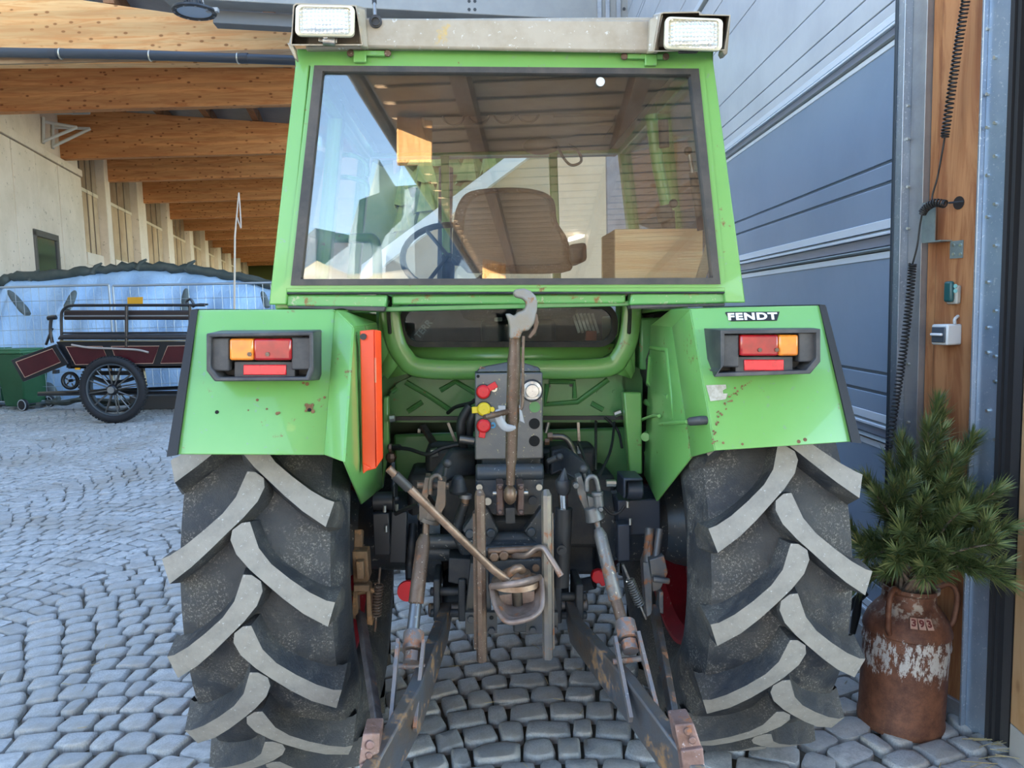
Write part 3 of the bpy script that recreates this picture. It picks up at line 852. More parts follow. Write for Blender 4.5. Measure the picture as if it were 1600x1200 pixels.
# maker's lettering on the badge
p0, nn = onface('r', 1175.5, 494.8, .0042); xx = (onface('r', 1215, 494.2, .0042)[0] - p0).normalized(); yy = (-nn).cross(xx) * -1
yy = nn.cross(xx).normalized()
M_ = Matrix((xx, yy, nn)).transposed().to_4x4(); M_.translation = p0
WHITE = mat('lettering_white', (.80, .80, .77), .5)
text_mesh('FENDT', .0285, M_, WHITE, 'badge_lettering', fr, ext=.0006, off=.0012, spacing=1.13, sx=1.50)
# lifting lever on the right fender
b_ = MB(); b_.tube([TX(993, 662, .47), TX(1005, 655, .46), TX(1022, 649, .455), TX(1030, 650, .455)], .006, 8); b_.disc(TX(992, 662, .474), (-1, -.3, 0), .014, .006, 12)
b_.tube([TX(1031, 663, .44), T(1052, 661, 2.20), T(1074, 659, 2.10)], .006, 8)
b_.tube([TX(1012, 679, .475), TX(1012, 679, .475) + V3((-.02, -.05, 0))], .016, 12)
b_.prism([TX(1028, 648, .47), TX(1037, 662, .47), TX(1036, 682, .47), TX(1026, 690, .47), TX(1022, 675, .47)], (.006, 0, 0))
lv = b_.build('control_lever', GREEN, tractor)
MB().tube([T(1074, 659.2, 2.10), T(1078, 658.6, 2.10), T(1095, 657, 2.08), T(1105, 656.5, 2.08), T(1108, 656.5, 2.08)], [.008, .012, .013, .012, .005], 14).build('lever_grip', BLACK, lv)

# ------------------------------------------------------------------ tail lights
LENSR = mat('red_lens', (.42, .012, .012), .12, 0, var=(.26, .010, .010), vs=22, coat=.6)
LENSA = mat('amber_lens', (.85, .26, .02), .12, 0, var=(.62, .17, .02), vs=22, coat=.6)
REFL = mat('red_reflector', (.80, .015, .03), .2, 0, var=(.55, .01, .02), vs=60, coat=.5)
PLAST = mat('tail_light_plastic', (.035, .036, .040), .5, 0, var=(.085, .08, .075), vs=12, va=.7)
def tail_light(fd, front, back, lamp, amber_first, split, refl, blocks):
    YF, YB = 2.015, 2.13
    rt = MB()
    Fp = [T(x, y, YF) for x, y in front]; Bp = [onface(fd, x, y, -.004)[0] for x, y in back]
    n = len(Fp)
    cx = sum(p.x for p in Fp) / n; cz = sum(p.z for p in Fp) / n
    ins = [V3((p.x + (.011 if p.x < cx else -.011), p.y + .001, p.z + (.010 if p.z < cz else -.010))) for p in Fp]
    inb = [V3((p.x, p.y + .075, p.z)) for p in ins]
    rt.rings([Bp, Fp, ins, inb], 0, False)
    rt.quad(list(inb))
    o = rt.build('tail_light', PLAST, tractor, bevel=.004, smooth=30)
    def bx(x0, y0, x1, y1, yf, yb, m_, name, bev=.004, par=o):
        p = [T(x0, y1, yf), T(x1, y1, yf), T(x1, y0, yf), T(x0, y0, yf)]
        return MB().prism(p, (0, yb - yf, 0)).build(name, m_, par, bevel=bev)
    for x0, y0, x1, y1 in blocks: bx(x0, y0, x1, y1, 2.03, 2.09, PLAST, 'mount_block')
    x0, y0, x1, y1 = lamp
    if amber_first:
        bx(x0, y0, split, y1, 2.022, 2.09, LENSA, 'amber_lens', .006); bx(split, y0, x1, y1, 2.022, 2.09, LENSR, 'red_lens', .006)
    else:
        bx(x0, y0, split, y1, 2.022, 2.09, LENSR, 'red_lens', .006); bx(split, y0, x1, y1, 2.022, 2.09, LENSA, 'amber_lens', .006)
    bx(*refl, 2.04, 2.09, REFL, 'reflector', .002)
    bx(refl[0] - 14, refl[1] - 5, refl[2] + 14, refl[3] + 6, 2.044, 2.09, PLAST, 'reflector_bed', .002)
    sc = MB()
    for t in (.33, .62):
        q = T(x0 + (x1 - x0) * t, y0 + (y1 - y0) * .72, 2.021); sc.bolt(q, (0, -1, 0), .006, .003)
    sc.build('lens_screw', RUSTY, o)
tail_light('l', [(322, 521), (489, 518), (490, 578), (484, 595), (335, 596), (322, 579)], [(345, 516), (503, 515), (503, 585), (500, 594), (345, 595), (340, 580)],
           (358, 529, 455, 563), True, 396, (380, 570, 447, 586), [(328, 528, 358, 580), (455, 527, 487, 578)])
tail_light('r', [(1126, 516), (1282, 514), (1282, 565), (1266, 584), (1116, 589), (1126, 575)], [(1099, 513), (1270, 512), (1270, 565), (1258, 580), (1114, 586), (1104, 560)],
           (1157, 523, 1248, 556), False, 1217, (1163, 562, 1225, 579), [(1129, 523, 1155, 574), (1248, 519, 1277, 566)])

# folded warning board on the left fender
b_ = MB()
q = [T(562, 517, 2.18), T(585, 515, 2.18), T(588, 732, 2.13), T(566, 738, 2.13)]
b_.prism(q, (0, .016, 0)); b_.prism([T(585, 515, 2.175), T(595, 517, 2.20), T(598, 716, 2.15), T(588, 731, 2.125)], (0, .012, 0))
b_.prism([T(566, 724, 2.12), T(579, 731, 2.12), T(567, 741, 2.12)], (0, .01, 0))
wb = b_.build('warning_board', ORANGE, tractor, bevel=.003)
MB().disc(T(568, 526, 2.175), (0, -1, 0), .009, .008, 14).build('rubber_stop', BLACK, wb)
MB().prism([T(585.5, 559, 2.17), T(587.5, 559, 2.17), T(588, 598, 2.16), T(586, 598, 2.16)], (0, -.002, 0)).build('chipped_edge', mat('chipped_primer', (.6, .42, .25), .7), wb)

# ------------------------------------------------------------------ lower body between the fenders
YP = 2.78
b_ = MB()
# outer skin beside and above the recess, U shaped
outl = [(598, 462), (982, 460), (982, 655), (598, 657)]
inn = [(616, 478), (622, 520), (636, 552), (668, 570), (934, 570), (963, 552), (975, 520), (978, 476)]
OUT = [T(592, 458, YP), T(592, 580, YP), T(606, 592, YP), T(640, 583, YP), T(960, 583, YP), T(986, 592, YP), T(992, 580, YP), T(992, 456, YP)]
INN = [T(x, y, YP) for x, y in inn]
for i in range(7): b_.quad([OUT[i], OUT[i + 1], INN[i + 1], INN[i]])
# the recess holding the low window, and the ribbed panel below
rec = [p + V3((0, .09, 0)) for p in INN]
for i in range(7): b_.quad([INN[i], INN[i + 1], rec[i + 1], rec[i]])
wl_, wr_, wt_, wb_ = 626, 964, 476, 540
b_.quad([T(610, 458, YP + .09), T(985, 456, YP + .09), T(985, 478, YP + .09), T(610, 478, YP + .09)])
b_.quad([T(610, 537, YP + .09), T(982, 537, YP + .09), T(982, 580, YP + .09), T(610, 580, YP + .09)])
b_.quad([T(605, 460, YP + .09), T(628, 460, YP + .09), T(628, 580, YP + .09), T(605, 580, YP + .09)])
b_.quad([T(962, 460, YP + .09), T(988, 460, YP + .09), T(988, 580, YP + .09), T(962, 580, YP + .09)])
body = b_.build('rear_panel', GREEN, tractor, smooth=50, solid=.004)
b_ = MB()
b_.tube(bez([T(608, 474, YP - .003), T(614, 520, YP - .003), T(630, 556, YP - .003), T(664, 576, YP - .003), T(800, 577, YP - .003), T(940, 575, YP - .003), T(970, 556, YP - .003), T(984, 520, YP - .003), T(988, 472, YP - .003)], 6), .036, 16, flat=.36)
b_.build('pressed_swage', GREEN, body, smooth=70)
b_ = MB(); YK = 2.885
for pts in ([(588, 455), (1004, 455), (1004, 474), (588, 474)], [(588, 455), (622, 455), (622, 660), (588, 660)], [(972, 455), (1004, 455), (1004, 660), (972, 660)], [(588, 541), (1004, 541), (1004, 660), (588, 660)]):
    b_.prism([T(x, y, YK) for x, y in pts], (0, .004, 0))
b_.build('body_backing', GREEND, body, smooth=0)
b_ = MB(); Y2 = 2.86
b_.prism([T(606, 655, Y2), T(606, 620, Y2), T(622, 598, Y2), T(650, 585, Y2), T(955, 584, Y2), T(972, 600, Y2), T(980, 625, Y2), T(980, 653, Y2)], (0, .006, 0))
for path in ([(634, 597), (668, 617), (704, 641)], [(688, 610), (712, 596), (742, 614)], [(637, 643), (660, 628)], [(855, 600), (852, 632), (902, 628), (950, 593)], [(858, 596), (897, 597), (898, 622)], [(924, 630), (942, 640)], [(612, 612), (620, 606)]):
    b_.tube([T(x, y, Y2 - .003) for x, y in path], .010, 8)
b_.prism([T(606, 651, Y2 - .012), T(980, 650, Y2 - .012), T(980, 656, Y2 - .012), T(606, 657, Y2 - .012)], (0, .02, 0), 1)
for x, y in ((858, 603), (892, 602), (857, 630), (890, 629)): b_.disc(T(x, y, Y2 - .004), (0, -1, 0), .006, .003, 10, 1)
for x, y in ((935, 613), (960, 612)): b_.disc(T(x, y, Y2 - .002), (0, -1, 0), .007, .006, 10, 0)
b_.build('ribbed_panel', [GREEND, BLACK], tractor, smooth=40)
# flanges either side
b_ = MB()
b_.prism([T(974, 613, 2.74), T(1003, 613, 2.74), T(1004, 741, 2.74), T(984, 741, 2.74)], (0, .05, 0)); b_.prism([T(598, 621, 2.74), T(607, 620, 2.74), T(608, 690, 2.74), T(597, 766, 2.74)], (0, .05, 0))
b_.build('panel_flange', GREEN, tractor, bevel=.006)
# low window: rubber seal and pane
def ringmesh(b_, outer, inner_, ext):
    n = len(outer); o2 = [p + ext for p in outer]; i2 = [p + ext for p in inner_]
    for A_, B_ in ((outer, inner_), (i2, o2), (o2, outer), (inner_, i2)):
        o = len(b_.v); b_.v += A_ + B_
        for i in range(n):
            j = (i + 1) % n; b_.f.append((o + i, o + j, o + n + j, o + n + i)); b_.mi.append(0)
    return b_
Yw = 2.80
o_ = [T(794.5 + x, 507.5 - y, Yw) for x, y in rrect(0, 0, 342, 70, 30, 6)]; i_ = [T(794.5 + x, 507.5 - y, Yw - .008) for x, y in rrect(0, 0, 326, 53, 24, 6)]
lws = ringmesh(MB(), o_, i_, V3((0, .03, 0))).build('low_window_seal', SEAL, tractor, smooth=50)
MB().prism([T(794.5 + x, 507.5 - y, Yw + .01) for x, y in rrect(0, 0, 330, 57, 25, 6)], (0, .004, 0)).build('pane', glass_mat('low_window_glass', (.66, .72, .73), -.006, dirt=.015), lws, smooth=0)

# ------------------------------------------------------------------ cab shell
YB_, YT_ = 2.40, 2.44
def cy(py): return YT_ + (YB_ - YT_) * (py - 75) / (475 - 75.)
def C(px, py, d=0.): return T(px, py, cy(py) + d)
b_ = MB()
fwd = V3((0, .06, 0))
b_.prism([C(464, 78), C(486, 78), C(447, 476), C(420, 476)], fwd)          # left post
b_.prism([C(1090, 82), C(1113, 82), C(1165, 473), C(1133, 473)], fwd)      # right post
b_.prism([C(464, 76), C(1113, 80), C(1116, 108), C(462, 103)], fwd)        # top rail
b_.prism([C(447, 456), C(1134, 455), C(1135, 459), C(447, 460)], fwd + V3((0, -.01, 0)), 1)     # dark gap
b_.prism([C(447, 445), C(1133, 443), C(1134, 456), C(447, 457)], fwd + V3((0, 0, 0)))           # bottom of hatch
cabf = b_.build('cab_frame', [GREEN, BLACK], tractor, bevel=.008)
b_ = MB()
b_.prism([C(447, 460, .012), C(605, 461, .012), C(603, 481, .012), C(447, 479, .012)], fwd); b_.prism([C(986, 458, .012), C(1134, 457, .012), C(1135, 474, .012), C(984, 477, .012)], fwd)
b_.prism([C(612, 461, .03), C(978, 459, .03), C(978, 474, .03), C(612, 476, .03)], fwd)
b_.build('cab_sill', GREENP, cabf, bevel=.006)
b_ = MB(); b_.prism([C(450, 478, -.005), C(602, 479, -.005), C(600, 487, -.005), C(450, 482, -.005)], (0, .05, 0)); b_.prism([C(985, 477, -.005), C(1133, 474, -.005), C(1133, 478, -.005), C(985, 483, -.005)], (0, .05, 0)); b_.build('sill_seal', SEAL, cabf, bevel=.003)
b_ = MB(); b_.tube(bez([T(605, 464, 2.46), T(612, 470, 2.5), T(607, 485, 2.6), T(609, 520, 2.7)]), .007, 8); b_.tube(bez([T(984, 462, 2.46), T(978, 470, 2.5), T(984, 485, 2.6), T(983, 520, 2.7)]), .007, 8); b_.build('seal_end', SEAL, cabf)
# green inner frame of the hatch, then rubber, then glass
def qring(b_, O, I, d0, ext, mi=0):
    O = [C(x, y, d0) for x, y in O]; I = [C(x, y, d0) for x, y in I]
    o2 = [p + ext for p in O]; i2 = [p + ext for p in I]
    for A_, B_ in ((O, I), (i2, o2), (o2, O), (I, i2)):
        o = len(b_.v); b_.v += A_ + B_
        for i in range(4):
            j = (i + 1) % 4; b_.f.append((o + i, o + j, o + 4 + j, o + 4 + i)); b_.mi.append(mi)
Q0 = [(486, 98), (1100, 103), (1134, 449), (445, 450)]
Q1 = [(491, 102), (1092, 107), (1126, 444), (454, 446)]
Q2 = [(504, 111), (1079, 116), (1114, 434), (470, 436)]
b_ = MB(); qring(b_, Q0, Q1, -.004, V3((0, .03, 0))); hatch = b_.build('rear_hatch', GREEN, tractor, bevel=.004)
b_ = MB(); qring(b_, Q1, Q2, -.010, V3((0, .035, 0))); b_.build('hatch_seal', SEAL, hatch, bevel=.006)
REARGLASS = glass_mat('rear_window_glass', (.90, .92, .91), .115, dirt=.05)
MB().prism([C(x, y, .006) for x, y in ((502, 109), (1081, 114), (1116, 436), (468, 438))], (0, .004, 0)).build('pane', REARGLASS, hatch, smooth=0)
MB().disc(C(938, 128, .002), (0, -1, 0), .0135, .003, 18).build('glass_button', mat('pale_plastic_button', (.62, .62, .60), .4), hatch)
b_ = MB()
for x0, x1, xa, xb, yy_ in ((548, 606, 552, 572, 88), (975, 1040, 1008, 1027, 93)):
    b_.bar(C(x0 + 4, yy_ - 5, -.012), C(x1 - 4, yy_ - 4, -.012), .012, .016); b_.prism([C(xa, yy_ - 9, -.02), C(xb, yy_ - 9, -.02), C(xb, yy_ + 9, -.02), C(xa, yy_ + 9, -.02)], (0, .02, 0))
    for x in (x0, x1): b_.disc(C(x, yy_ - 4, -.012), (0, -1, 0), .011, .008, 12, 1)
b_.build('hinge', [GREEN, RUSTY], hatch, bevel=.003)

# roof
RY0, RY1 = 2.40, 3.95
b_ = MB()
zt0 = T(800, 23, RY0).z; zb0 = T(800, 79, RY0).z
b_.prism([T(560, 27, RY0), T(1035, 30, RY0), T(1030, 82, RY0), T(562, 74, RY0)], (0, .02, 0))
xl, xr_ = T(458, 74, RY0).x, T(1138, 80, RY0).x
b_.hexa([V3((xl + .03, .0 + RY0 - 2.8 + .02, zb0 + .015)), V3((xr_ - .03, RY0 - 2.8 + .02, zb0 + .015)), V3((xr_ - .06, RY1 - 2.8, zb0 - .02)), V3((xl + .06, RY1 - 2.8, zb0 - .02)),
         V3((xl + .05, RY0 - 2.8 + .02, zt0)), V3((xr_ - .05, RY0 - 2.8 + .02, zt0)), V3((xr_ - .10, RY1 - 2.8 - .1, zt0 + .02)), V3((xl + .10, RY1 - 2.8 - .1, zt0 + .02))])
roof = b_.build('roof', ALU, tractor, bevel=.008)
def pod(pts_back, outline, inner_, name):
    b_ = MB(); B = [T(x, y, RY0 + .06) for x, y in inner_]; A = [T(x, y, RY0 - .05) for x, y in outline]
    n = len(A); o = len(b_.v); b_.v += A + B
    for i in range(n): j = (i + 1) % n; b_.f.append((o + i, o + j, o + n + j, o + n + i)); b_.mi.append(0)
    b_.quad(B)
    return b_.build(name, ALU, roof, solid=.005, smooth=20, bevel=.003)
pod(0, [(459, 9), (463, 6), (556, 9), (566, 70), (455, 70)], [(466, 14), (466, 14), (572, 14), (572, 70), (452, 70)], 'lamp_pod')
pod(0, [(1032, 22), (1036, 20), (1092, 19), (1093, 23), (1141, 24), (1132, 78), (1022, 80)], [(1022, 24), (1026, 22), (1092, 22), (1100, 24), (1130, 26), (1128, 78), (1018, 80)], 'lamp_pod')
b_ = MB(); b_.prism([T(1015, 30, RY0 - .03), T(1037, 20, RY0 - .04), T(1024, 80, RY0 - .04), T(1012, 82, RY0 - .005)], (0, .02, 0)); b_.prism([T(556, 10, RY0 - .04), T(570, 14, RY0 - .02), T(575, 74, RY0 - .005), T(563, 71, RY0 - .04)], (0, .02, 0))
b_.prism([T(448, 66, RY0 - .03), T(459, 70, RY0 - .03), T(464, 92, RY0 - .02), T(461, 93, RY0 - .02)], (0, .03, 0)); b_.prism([T(1128, 80, RY0 - .03), T(1142, 26, RY0 - .02), T(1137, 84, RY0), T(1131, 86, RY0)], (0, .04, 0))
b_.build('roof_corner', ALU, roof, bevel=.003)
def lens_mat():
    k = N('work_lamp_glass')
    c = k.mix(k.ramp(k.noise(5, 2), .4, .65), (.80, .79, .76), (.72, .66, .50))
    k.set(Base_Color=c, Roughness=.12, Metallic=.55)
    v = k.coords((95, 95, 95)); w = k.n('ShaderNodeTexVoronoi'); w.inputs['Scale'].default_value = 1.; w.inputs['Randomness'].default_value = .15
    k.l(v, w.inputs['Vector']); k.bump(w.outputs[0], 1., .006); return k.m
LENS = lens_mat()
IVORY = mat('ivory_lamp_rim', (.66, .60, .44), .4)
def work_lamp(cx, cyy, w, h, rot, yy):
    def P(s, dy): return [T(cx + x * math.cos(rot) - y * math.sin(rot), cyy - (x * math.sin(rot) + y * math.cos(rot)), yy + dy) for x, y in rrect(0, 0, w * s, h * s, 8 * s, 4)]
    b_ = MB(); b_.rings([P(.92, .10), P(1.0, .05), P(1.0, .0), P(.95, -.006)], 0, True); o = b_.build('work_lamp', BLACK, tractor, smooth=40)
    ringmesh(MB(), P(1.0, -.008), P(.88, -.012), V3((0, .012, 0))).build('lamp_rim', IVORY, o, smooth=50)
    b_ = MB()
    rr_ = [P(.89, -.006), P(.7, -.012), P(.4, -.015), P(.05, -.016)]
    b_.rings(rr_, 0, True); b_.build('lamp_glass', LENS, o, smooth=80)
    return o
wl1 = work_lamp(507.5, 32, 92, 48, -.02, RY0 - .075); wl2 = work_lamp(1084, 52.5, 90, 50, -.04, RY0 - .075)
b_ = MB(); b_.bar(T(498, 60, RY0 - .05), T(527, 63, RY0 - .05), .012, .02); b_.tube([T(505, 64, RY0 - .06), T(524, 66, RY0 - .06)], .013, 10); b_.bolt(T(509, 58.5, RY0 - .07), (0, -1, 0), .008, .006); b_.build('lamp_bracket', STEEL, wl1, bevel=.002)
MB().bar(T(1060, 80, RY0 - .05), T(1090, 80, RY0 - .05), .012, .012).build('lamp_bracket', DARK, wl2, bevel=.002)
b_ = MB(); b_.tube([T(584, -34, RY0 + .05), T(585, 6, RY0 + .03)], .007, 10); b_.tube([T(585, 4, RY0 + .03), T(586.5, 38, RY0)], .0055, 10, 1)
b_.lathe([(.001, .012), (.010, .012), (.012, .004), (.012, -.004)], T(587, 34, RY0 - .01), 'Y', 14, 1)
b_.disc(T(587, 34, RY0 - .001), (0, -1, 0), .019, .006, 18, 0); b_.build('aerial', [BLACK, STEEL], tractor, smooth=40)
# ------------------------------------------------------------------ cab: sides, inside, bonnet
CABIN = mat('cab_lining', (.13, .115, .10), .8, 0, var=(.17, .15, .125), vs=7)
SIDEG = glass_mat('cab_glass', (.86, .90, .89), .05)
FY = 3.80
xbl, xbr = C(434, 475).x, C(1150, 475).x
xtl, xtr = C(474, 80).x, C(1103, 82).x
zb_, zt_ = C(800, 470).z, C(800, 78).z
def cabp(side, t, z):        # side posts: t = depth (world-like), z height; walls lean in with height
    k = (z - zb_) / (zt_ - zb_)
    x = (xbl + (xtl - xbl) * k) if side < 0 else (xbr + (xtr - xbr) * k)
    return V3((x, t - 2.8, z))
b_ = MB()
for s_ in (-1, 1):
    for t in (3.05, FY):
        b_.bar(cabp(s_, t, zb_ - (.35 if t > 3.5 else .0)), cabp(s_, t - .02, zt_), .055, .06, up=(0, 1, 0))
    b_.bar(cabp(s_, 2.45, zt_ - .03), cabp(s_, FY, zt_ - .03), .05, .06); b_.bar(cabp(s_, 2.45, zb_ + .02), cabp(s_, 3.05, zb_ + .02), .05, .06)
    b_.bar(cabp(s_, 3.05, zb_ - .05), cabp(s_, FY, zb_ - .35), .05, .05)
b_.bar(cabp(-1, FY, zt_ - .02), cabp(1, FY, zt_ - .02), .05, .06); b_.bar(cabp(-1, FY, zb_ - .3), cabp(1, FY, zb_ - .3), .05, .06)
b_.bar(V3((-.28, FY - 2.8 + .05, zb_ - .3)), V3((-.26, FY - 2.8, zt_)), .04, .04, up=(0, 1, 0)); b_.bar(V3((.28, FY - 2.8 + .05, zb_ - .3)), V3((.26, FY - 2.8, zt_)), .04, .04, up=(0, 1, 0))
cabs = b_.build('cab_posts', GREEN, tractor, bevel=.006)
for s_ in (-1, 1):
    e = V3((s_ * .004, 0, 0))
    MB().prism([cabp(s_, 2.48, zb_ + .04), cabp(s_, 3.03, zb_ + .04), cabp(s_, 3.03, zt_ - .05), cabp(s_, 2.48, zt_ - .05)], e).build('side_pane', SIDEG, cabs, smooth=0)
    MB().prism([cabp(s_, 3.08, zb_ - .05), cabp(s_, FY - .04, zb_ - .3), cabp(s_, FY - .04, zt_ - .05), cabp(s_, 3.08, zt_ - .05)], e).build('door_pane', SIDEG, cabs, smooth=0)
MB().prism([V3((-.24, FY - 2.79, zb_ - .25)), V3((.24, FY - 2.79, zb_ - .25)), V3((.24, FY - 2.79, zt_ - .05)), V3((-.24, FY - 2.79, zt_ - .05))], (0, .004, 0)).build('windscreen', SIDEG, cabs, smooth=0)
# headlining with vents
b_ = MB(); b_.box2((xtl + .06, -.32, zt_ - .035), (xtr - .06, 1.0, zt_ - .005))
b_.prism([T(655, 153, 3.1), T(970, 150, 3.1), T(960, 196, 3.1), T(660, 200, 3.1)], (0, .25, 0)); hl = b_.build('headlining', CABIN, tractor, bevel=.01)
b_ = MB()
for px, py in ((708, 178), (748, 175), (787, 174), (826, 173)):
    b_.lathe([(.001, .012), (.036, .012), (.040, -.006), (.046, -.006), (.046, .014)], T(px, py, 3.09), 'Y', 24)
b_.prism([T(863, 157, 3.09), T(962, 155, 3.09), T(960, 181, 3.09), T(865, 182, 3.09)], (0, .02, 0)); b_.build('air_vent', BLACK, hl)
b_ = MB(); b_.ball(T(845, 228, 2.95), .055, 14, 0, (1.3, .7, .6)); b_.tube(bez([T(871, 227, 2.9), T(880, 246, 2.9), T(893, 258, 2.9), T(908, 252, 2.9), T(903, 236, 2.9), T(888, 226, 2.9)]), .005, 8); b_.build('cab_lamp', BLACK, tractor, smooth=60)
# seat
SEAT = mat('seat_cloth', (.022, .022, .024), .85, 0, speck=.25, spc=(.20, .20, .20), sps=160, bump=.5, bs=120)
def seat():
    yy = 3.0
    pts = [(706, 400), (708, 350), (715, 318), (735, 297), (790, 291), (840, 295), (866, 310), (872, 345), (888, 372), (893, 405), (880, 425), (730, 425)]
    P = [T(x, y, yy) for x, y in bez([(x, y, 0) for x, y in pts], 4) and [(q.x, q.y) for q in bez([V3((x, y, 0)) for x, y in pts], 4)]]
    cxx = V3((0, 0, 0))
    for p in P: cxx += p
    cxx /= len(P)
    rs = []
    for sc_, dy in ((.90, .12), (1.0, .09), (1.0, .03), (.95, .0), (.86, -.006), (.82, .004)):
        rs.append([cxx + (p - cxx) * sc_ + V3((0, dy, 0)) for p in P])
    b_ = MB(); b_.rings(rs, 0, True)
    o = b_.build('seat', SEAT, tractor, smooth=60)
    b2 = MB(); b2.quad([cxx + (p - cxx) * .83 + V3((0, .002, 0)) for p in P]); b2.build('seat_shell', mat('seat_back_shell', (.028, .026, .025), .35), o)
    MB().box((cxx.x, cxx.y + .25, cxx.z - .30), (.46, .50, .14)).build('seat_cushion', SEAT, o, bevel=.04)
    MB().box((cxx.x, cxx.y + .25, cxx.z - .55), (.30, .36, .36)).build('seat_base', BLACK, o, bevel=.02)
    MB().prism([T(888, 382, 2.98), T(917, 378, 2.98), T(918, 408, 2.98), T(892, 413, 2.98)], (0, .25, 0)).build('armrest', BLACK, o, bevel=.015)
    return o
seat()
# steering wheel and dash
b_ = MB(); b_.torus(T(700, 400, 3.45), (0, -.75, .66), .20, .014, 32, 8); b_.tube([T(700, 402, 3.45), T(700, 460, 3.62)], .03, 10); b_.ball(T(716, 405, 3.35), .03, 12)
for a in (0, 2.1, 4.2): b_.tube([T(700, 400, 3.45), T(700, 400, 3.45) + V3((.19 * math.cos(a), .19 * math.sin(a) * .66, .19 * math.sin(a) * .75))], .009, 8)
b_.build('steering_wheel', BLACK, tractor, smooth=60)
MB().hexa([V3((-.52, .76, .9)), V3((.52, .76, .9)), V3((.52, .96, .9)), V3((-.52, .96, .9)), V3((-.50, .84, 1.60)), V3((.50, .84, 1.60)), V3((.50, .96, 1.62)), V3((-.50, .96, 1.62))]).build('dashboard', BLACK, tractor, bevel=.02)
b_ = MB(); b_.tube([T(1017, 180, 2.75), T(1028, 260, 2.75), T(1043, 330, 2.75)], [.022, .022, .022], 12); b_.tube([T(1036, 322, 2.72), T(1041, 345, 2.72)], .03, 12, 1); b_.tube([T(1043, 330, 2.75), T(1048, 430, 2.75)], .026, 12, 1)
b_.tube([T(1036, 188, 2.7), T(1038, 230, 2.7)], .018, 10, 1); b_.ball(T(1052, 318, 2.70), .016, 10, 1); b_.build('inner_post', [GREEN, BLACK], tractor, smooth=50)
# gas strut of the hatch
b_ = MB(); b_.tube([T(1076, 235, 2.52), T(1083, 272, 2.52)], .007, 10, 1); b_.tube([T(1083, 270, 2.52), T(1096, 360, 2.53)], .014, 10); b_.ball(T(1075, 236, 2.52), .014, 10); b_.build('gas_strut', [BLACK, STEEL], tractor, smooth=50)
# mirrors on stalks outside the cab
def mirror(px0, py0, px1, py1, yy, name='wing_mirror'):
    cxm, cym = (px0 + px1) / 2, (py0 + py1) / 2
    P = lambda s_, dy: [T(cxm + x * s_, cym - y * s_, yy + dy) for x, y in rrect(0, 0, px1 - px0, py1 - py0, 7, 4)]
    b_ = MB(); b_.rings([P(.8, .06), P(1, .03), P(1, 0)], 0, True); o = b_.build(name, mat('mirror_frame', (.42, .41, .38), .5), tractor, smooth=40)
    b_ = MB(); b_.quad(P(.93, -.002)); b_.build('mirror_glass', mat('mirror_silver', (.85, .87, .88), .03, 1.), o, smooth=0)
    return o
mo = mirror(1037, 207, 1058, 287, 3.55); b_ = MB(); b_.tube([T(1015, 213, 3.7), T(1048, 206, 3.55)], .009, 8); b_.tube([T(1018, 290, 3.7), T(1048, 288, 3.55)], .009, 8); b_.build('mirror_arm', BLACK, mo)
mo = mirror(490, 210, 504, 262, 3.55); b_ = MB(); b_.tube([T(510, 215, 3.7), T(498, 209, 3.55)], .009, 8); b_.tube([T(510, 260, 3.7), T(498, 262, 3.55)], .009, 8); b_.build('mirror_arm', BLACK, mo)
# door handle rails on the left
b_ = MB()
for y0, y1 in ((240, 262), (275, 292)): b_.tube(bez([T(535, y0, 3.4), T(560, y0 + 6, 3.4), T(573, y1 - 4, 3.4), T(574, y1 + 14, 3.4)]), .010, 8)
b_.tube(bez([T(500, 372, 3.2), T(560, 372, 3.2), T(586, 378, 3.2), T(590, 435, 3.2)]), .02, 8); b_.build('grab_rail', GREEN, cabs, smooth=50)
# floor of the cab, firewall, bonnet, front axle and wheels
b_ = MB(); b_.box2((-.47, .10, .80), (.47, 1.0, .86)); b_.box2((-.66, -.02, 1.35), (-.46, 1.0, 1.54)); b_.box2((.46, -.02, 1.35), (.66, 1.0, 1.54)); b_.box2((-.46, .10, .84), (.46, .13, 1.12)); b_.build('cab_floor', GREEND, tractor, bevel=.01)
MB().box2((-.62, -.36, 1.584), (.62, -.02, 1.600)).build('rear_shelf', GREEND, tractor, bevel=.003)
b_ = MB(); b_.hexa([V3((-.29, 1.05, .95)), V3((.29, 1.05, .95)), V3((.26, 2.55, .95)), V3((-.26, 2.55, .95)), V3((-.27, 1.05, 1.46)), V3((.27, 1.05, 1.46)), V3((.24, 2.55, 1.34)), V3((-.24, 2.55, 1.34))]); b_.build('bonnet', GREEN, tractor, bevel=.04, seg=3)
b_ = MB(); b_.box2((-.22, .95, .60), (.22, 2.45, .95)); b_.tube([V3((-.62, 2.1, .5)), V3((.62, 2.1, .5))], .07, 12); b_.box2((-.12, 1.9, .45), (.12, 2.3, .65)); b_.build('front_chassis', DARK, tractor, bevel=.02)
fwm = MB().lathe([(.27, -.11), (.36, -.14), (.46, -.135), (.50, -.10), (.51, 0), (.50, .10), (.46, .135), (.36, .14), (.27, .11), (.10, .03), (.001, .03), (.001, -.03), (.10, -.03), (.27, -.11)], axis='X', n=40).mesh('front_wheel', TYRE, 50)
for x in (-.72, .72):
    o = bpy.data.objects.new('front_wheel', fwm); COL.objects.link(o); o.parent = tractor; o.location = (x, 2.1, .505)
b_ = MB(); b_.tube([V3((-.33, 1.6, 1.3)), T(697, 262, 4.4)], .040, 12); b_.build('exhaust_pipe', DARK, tractor)
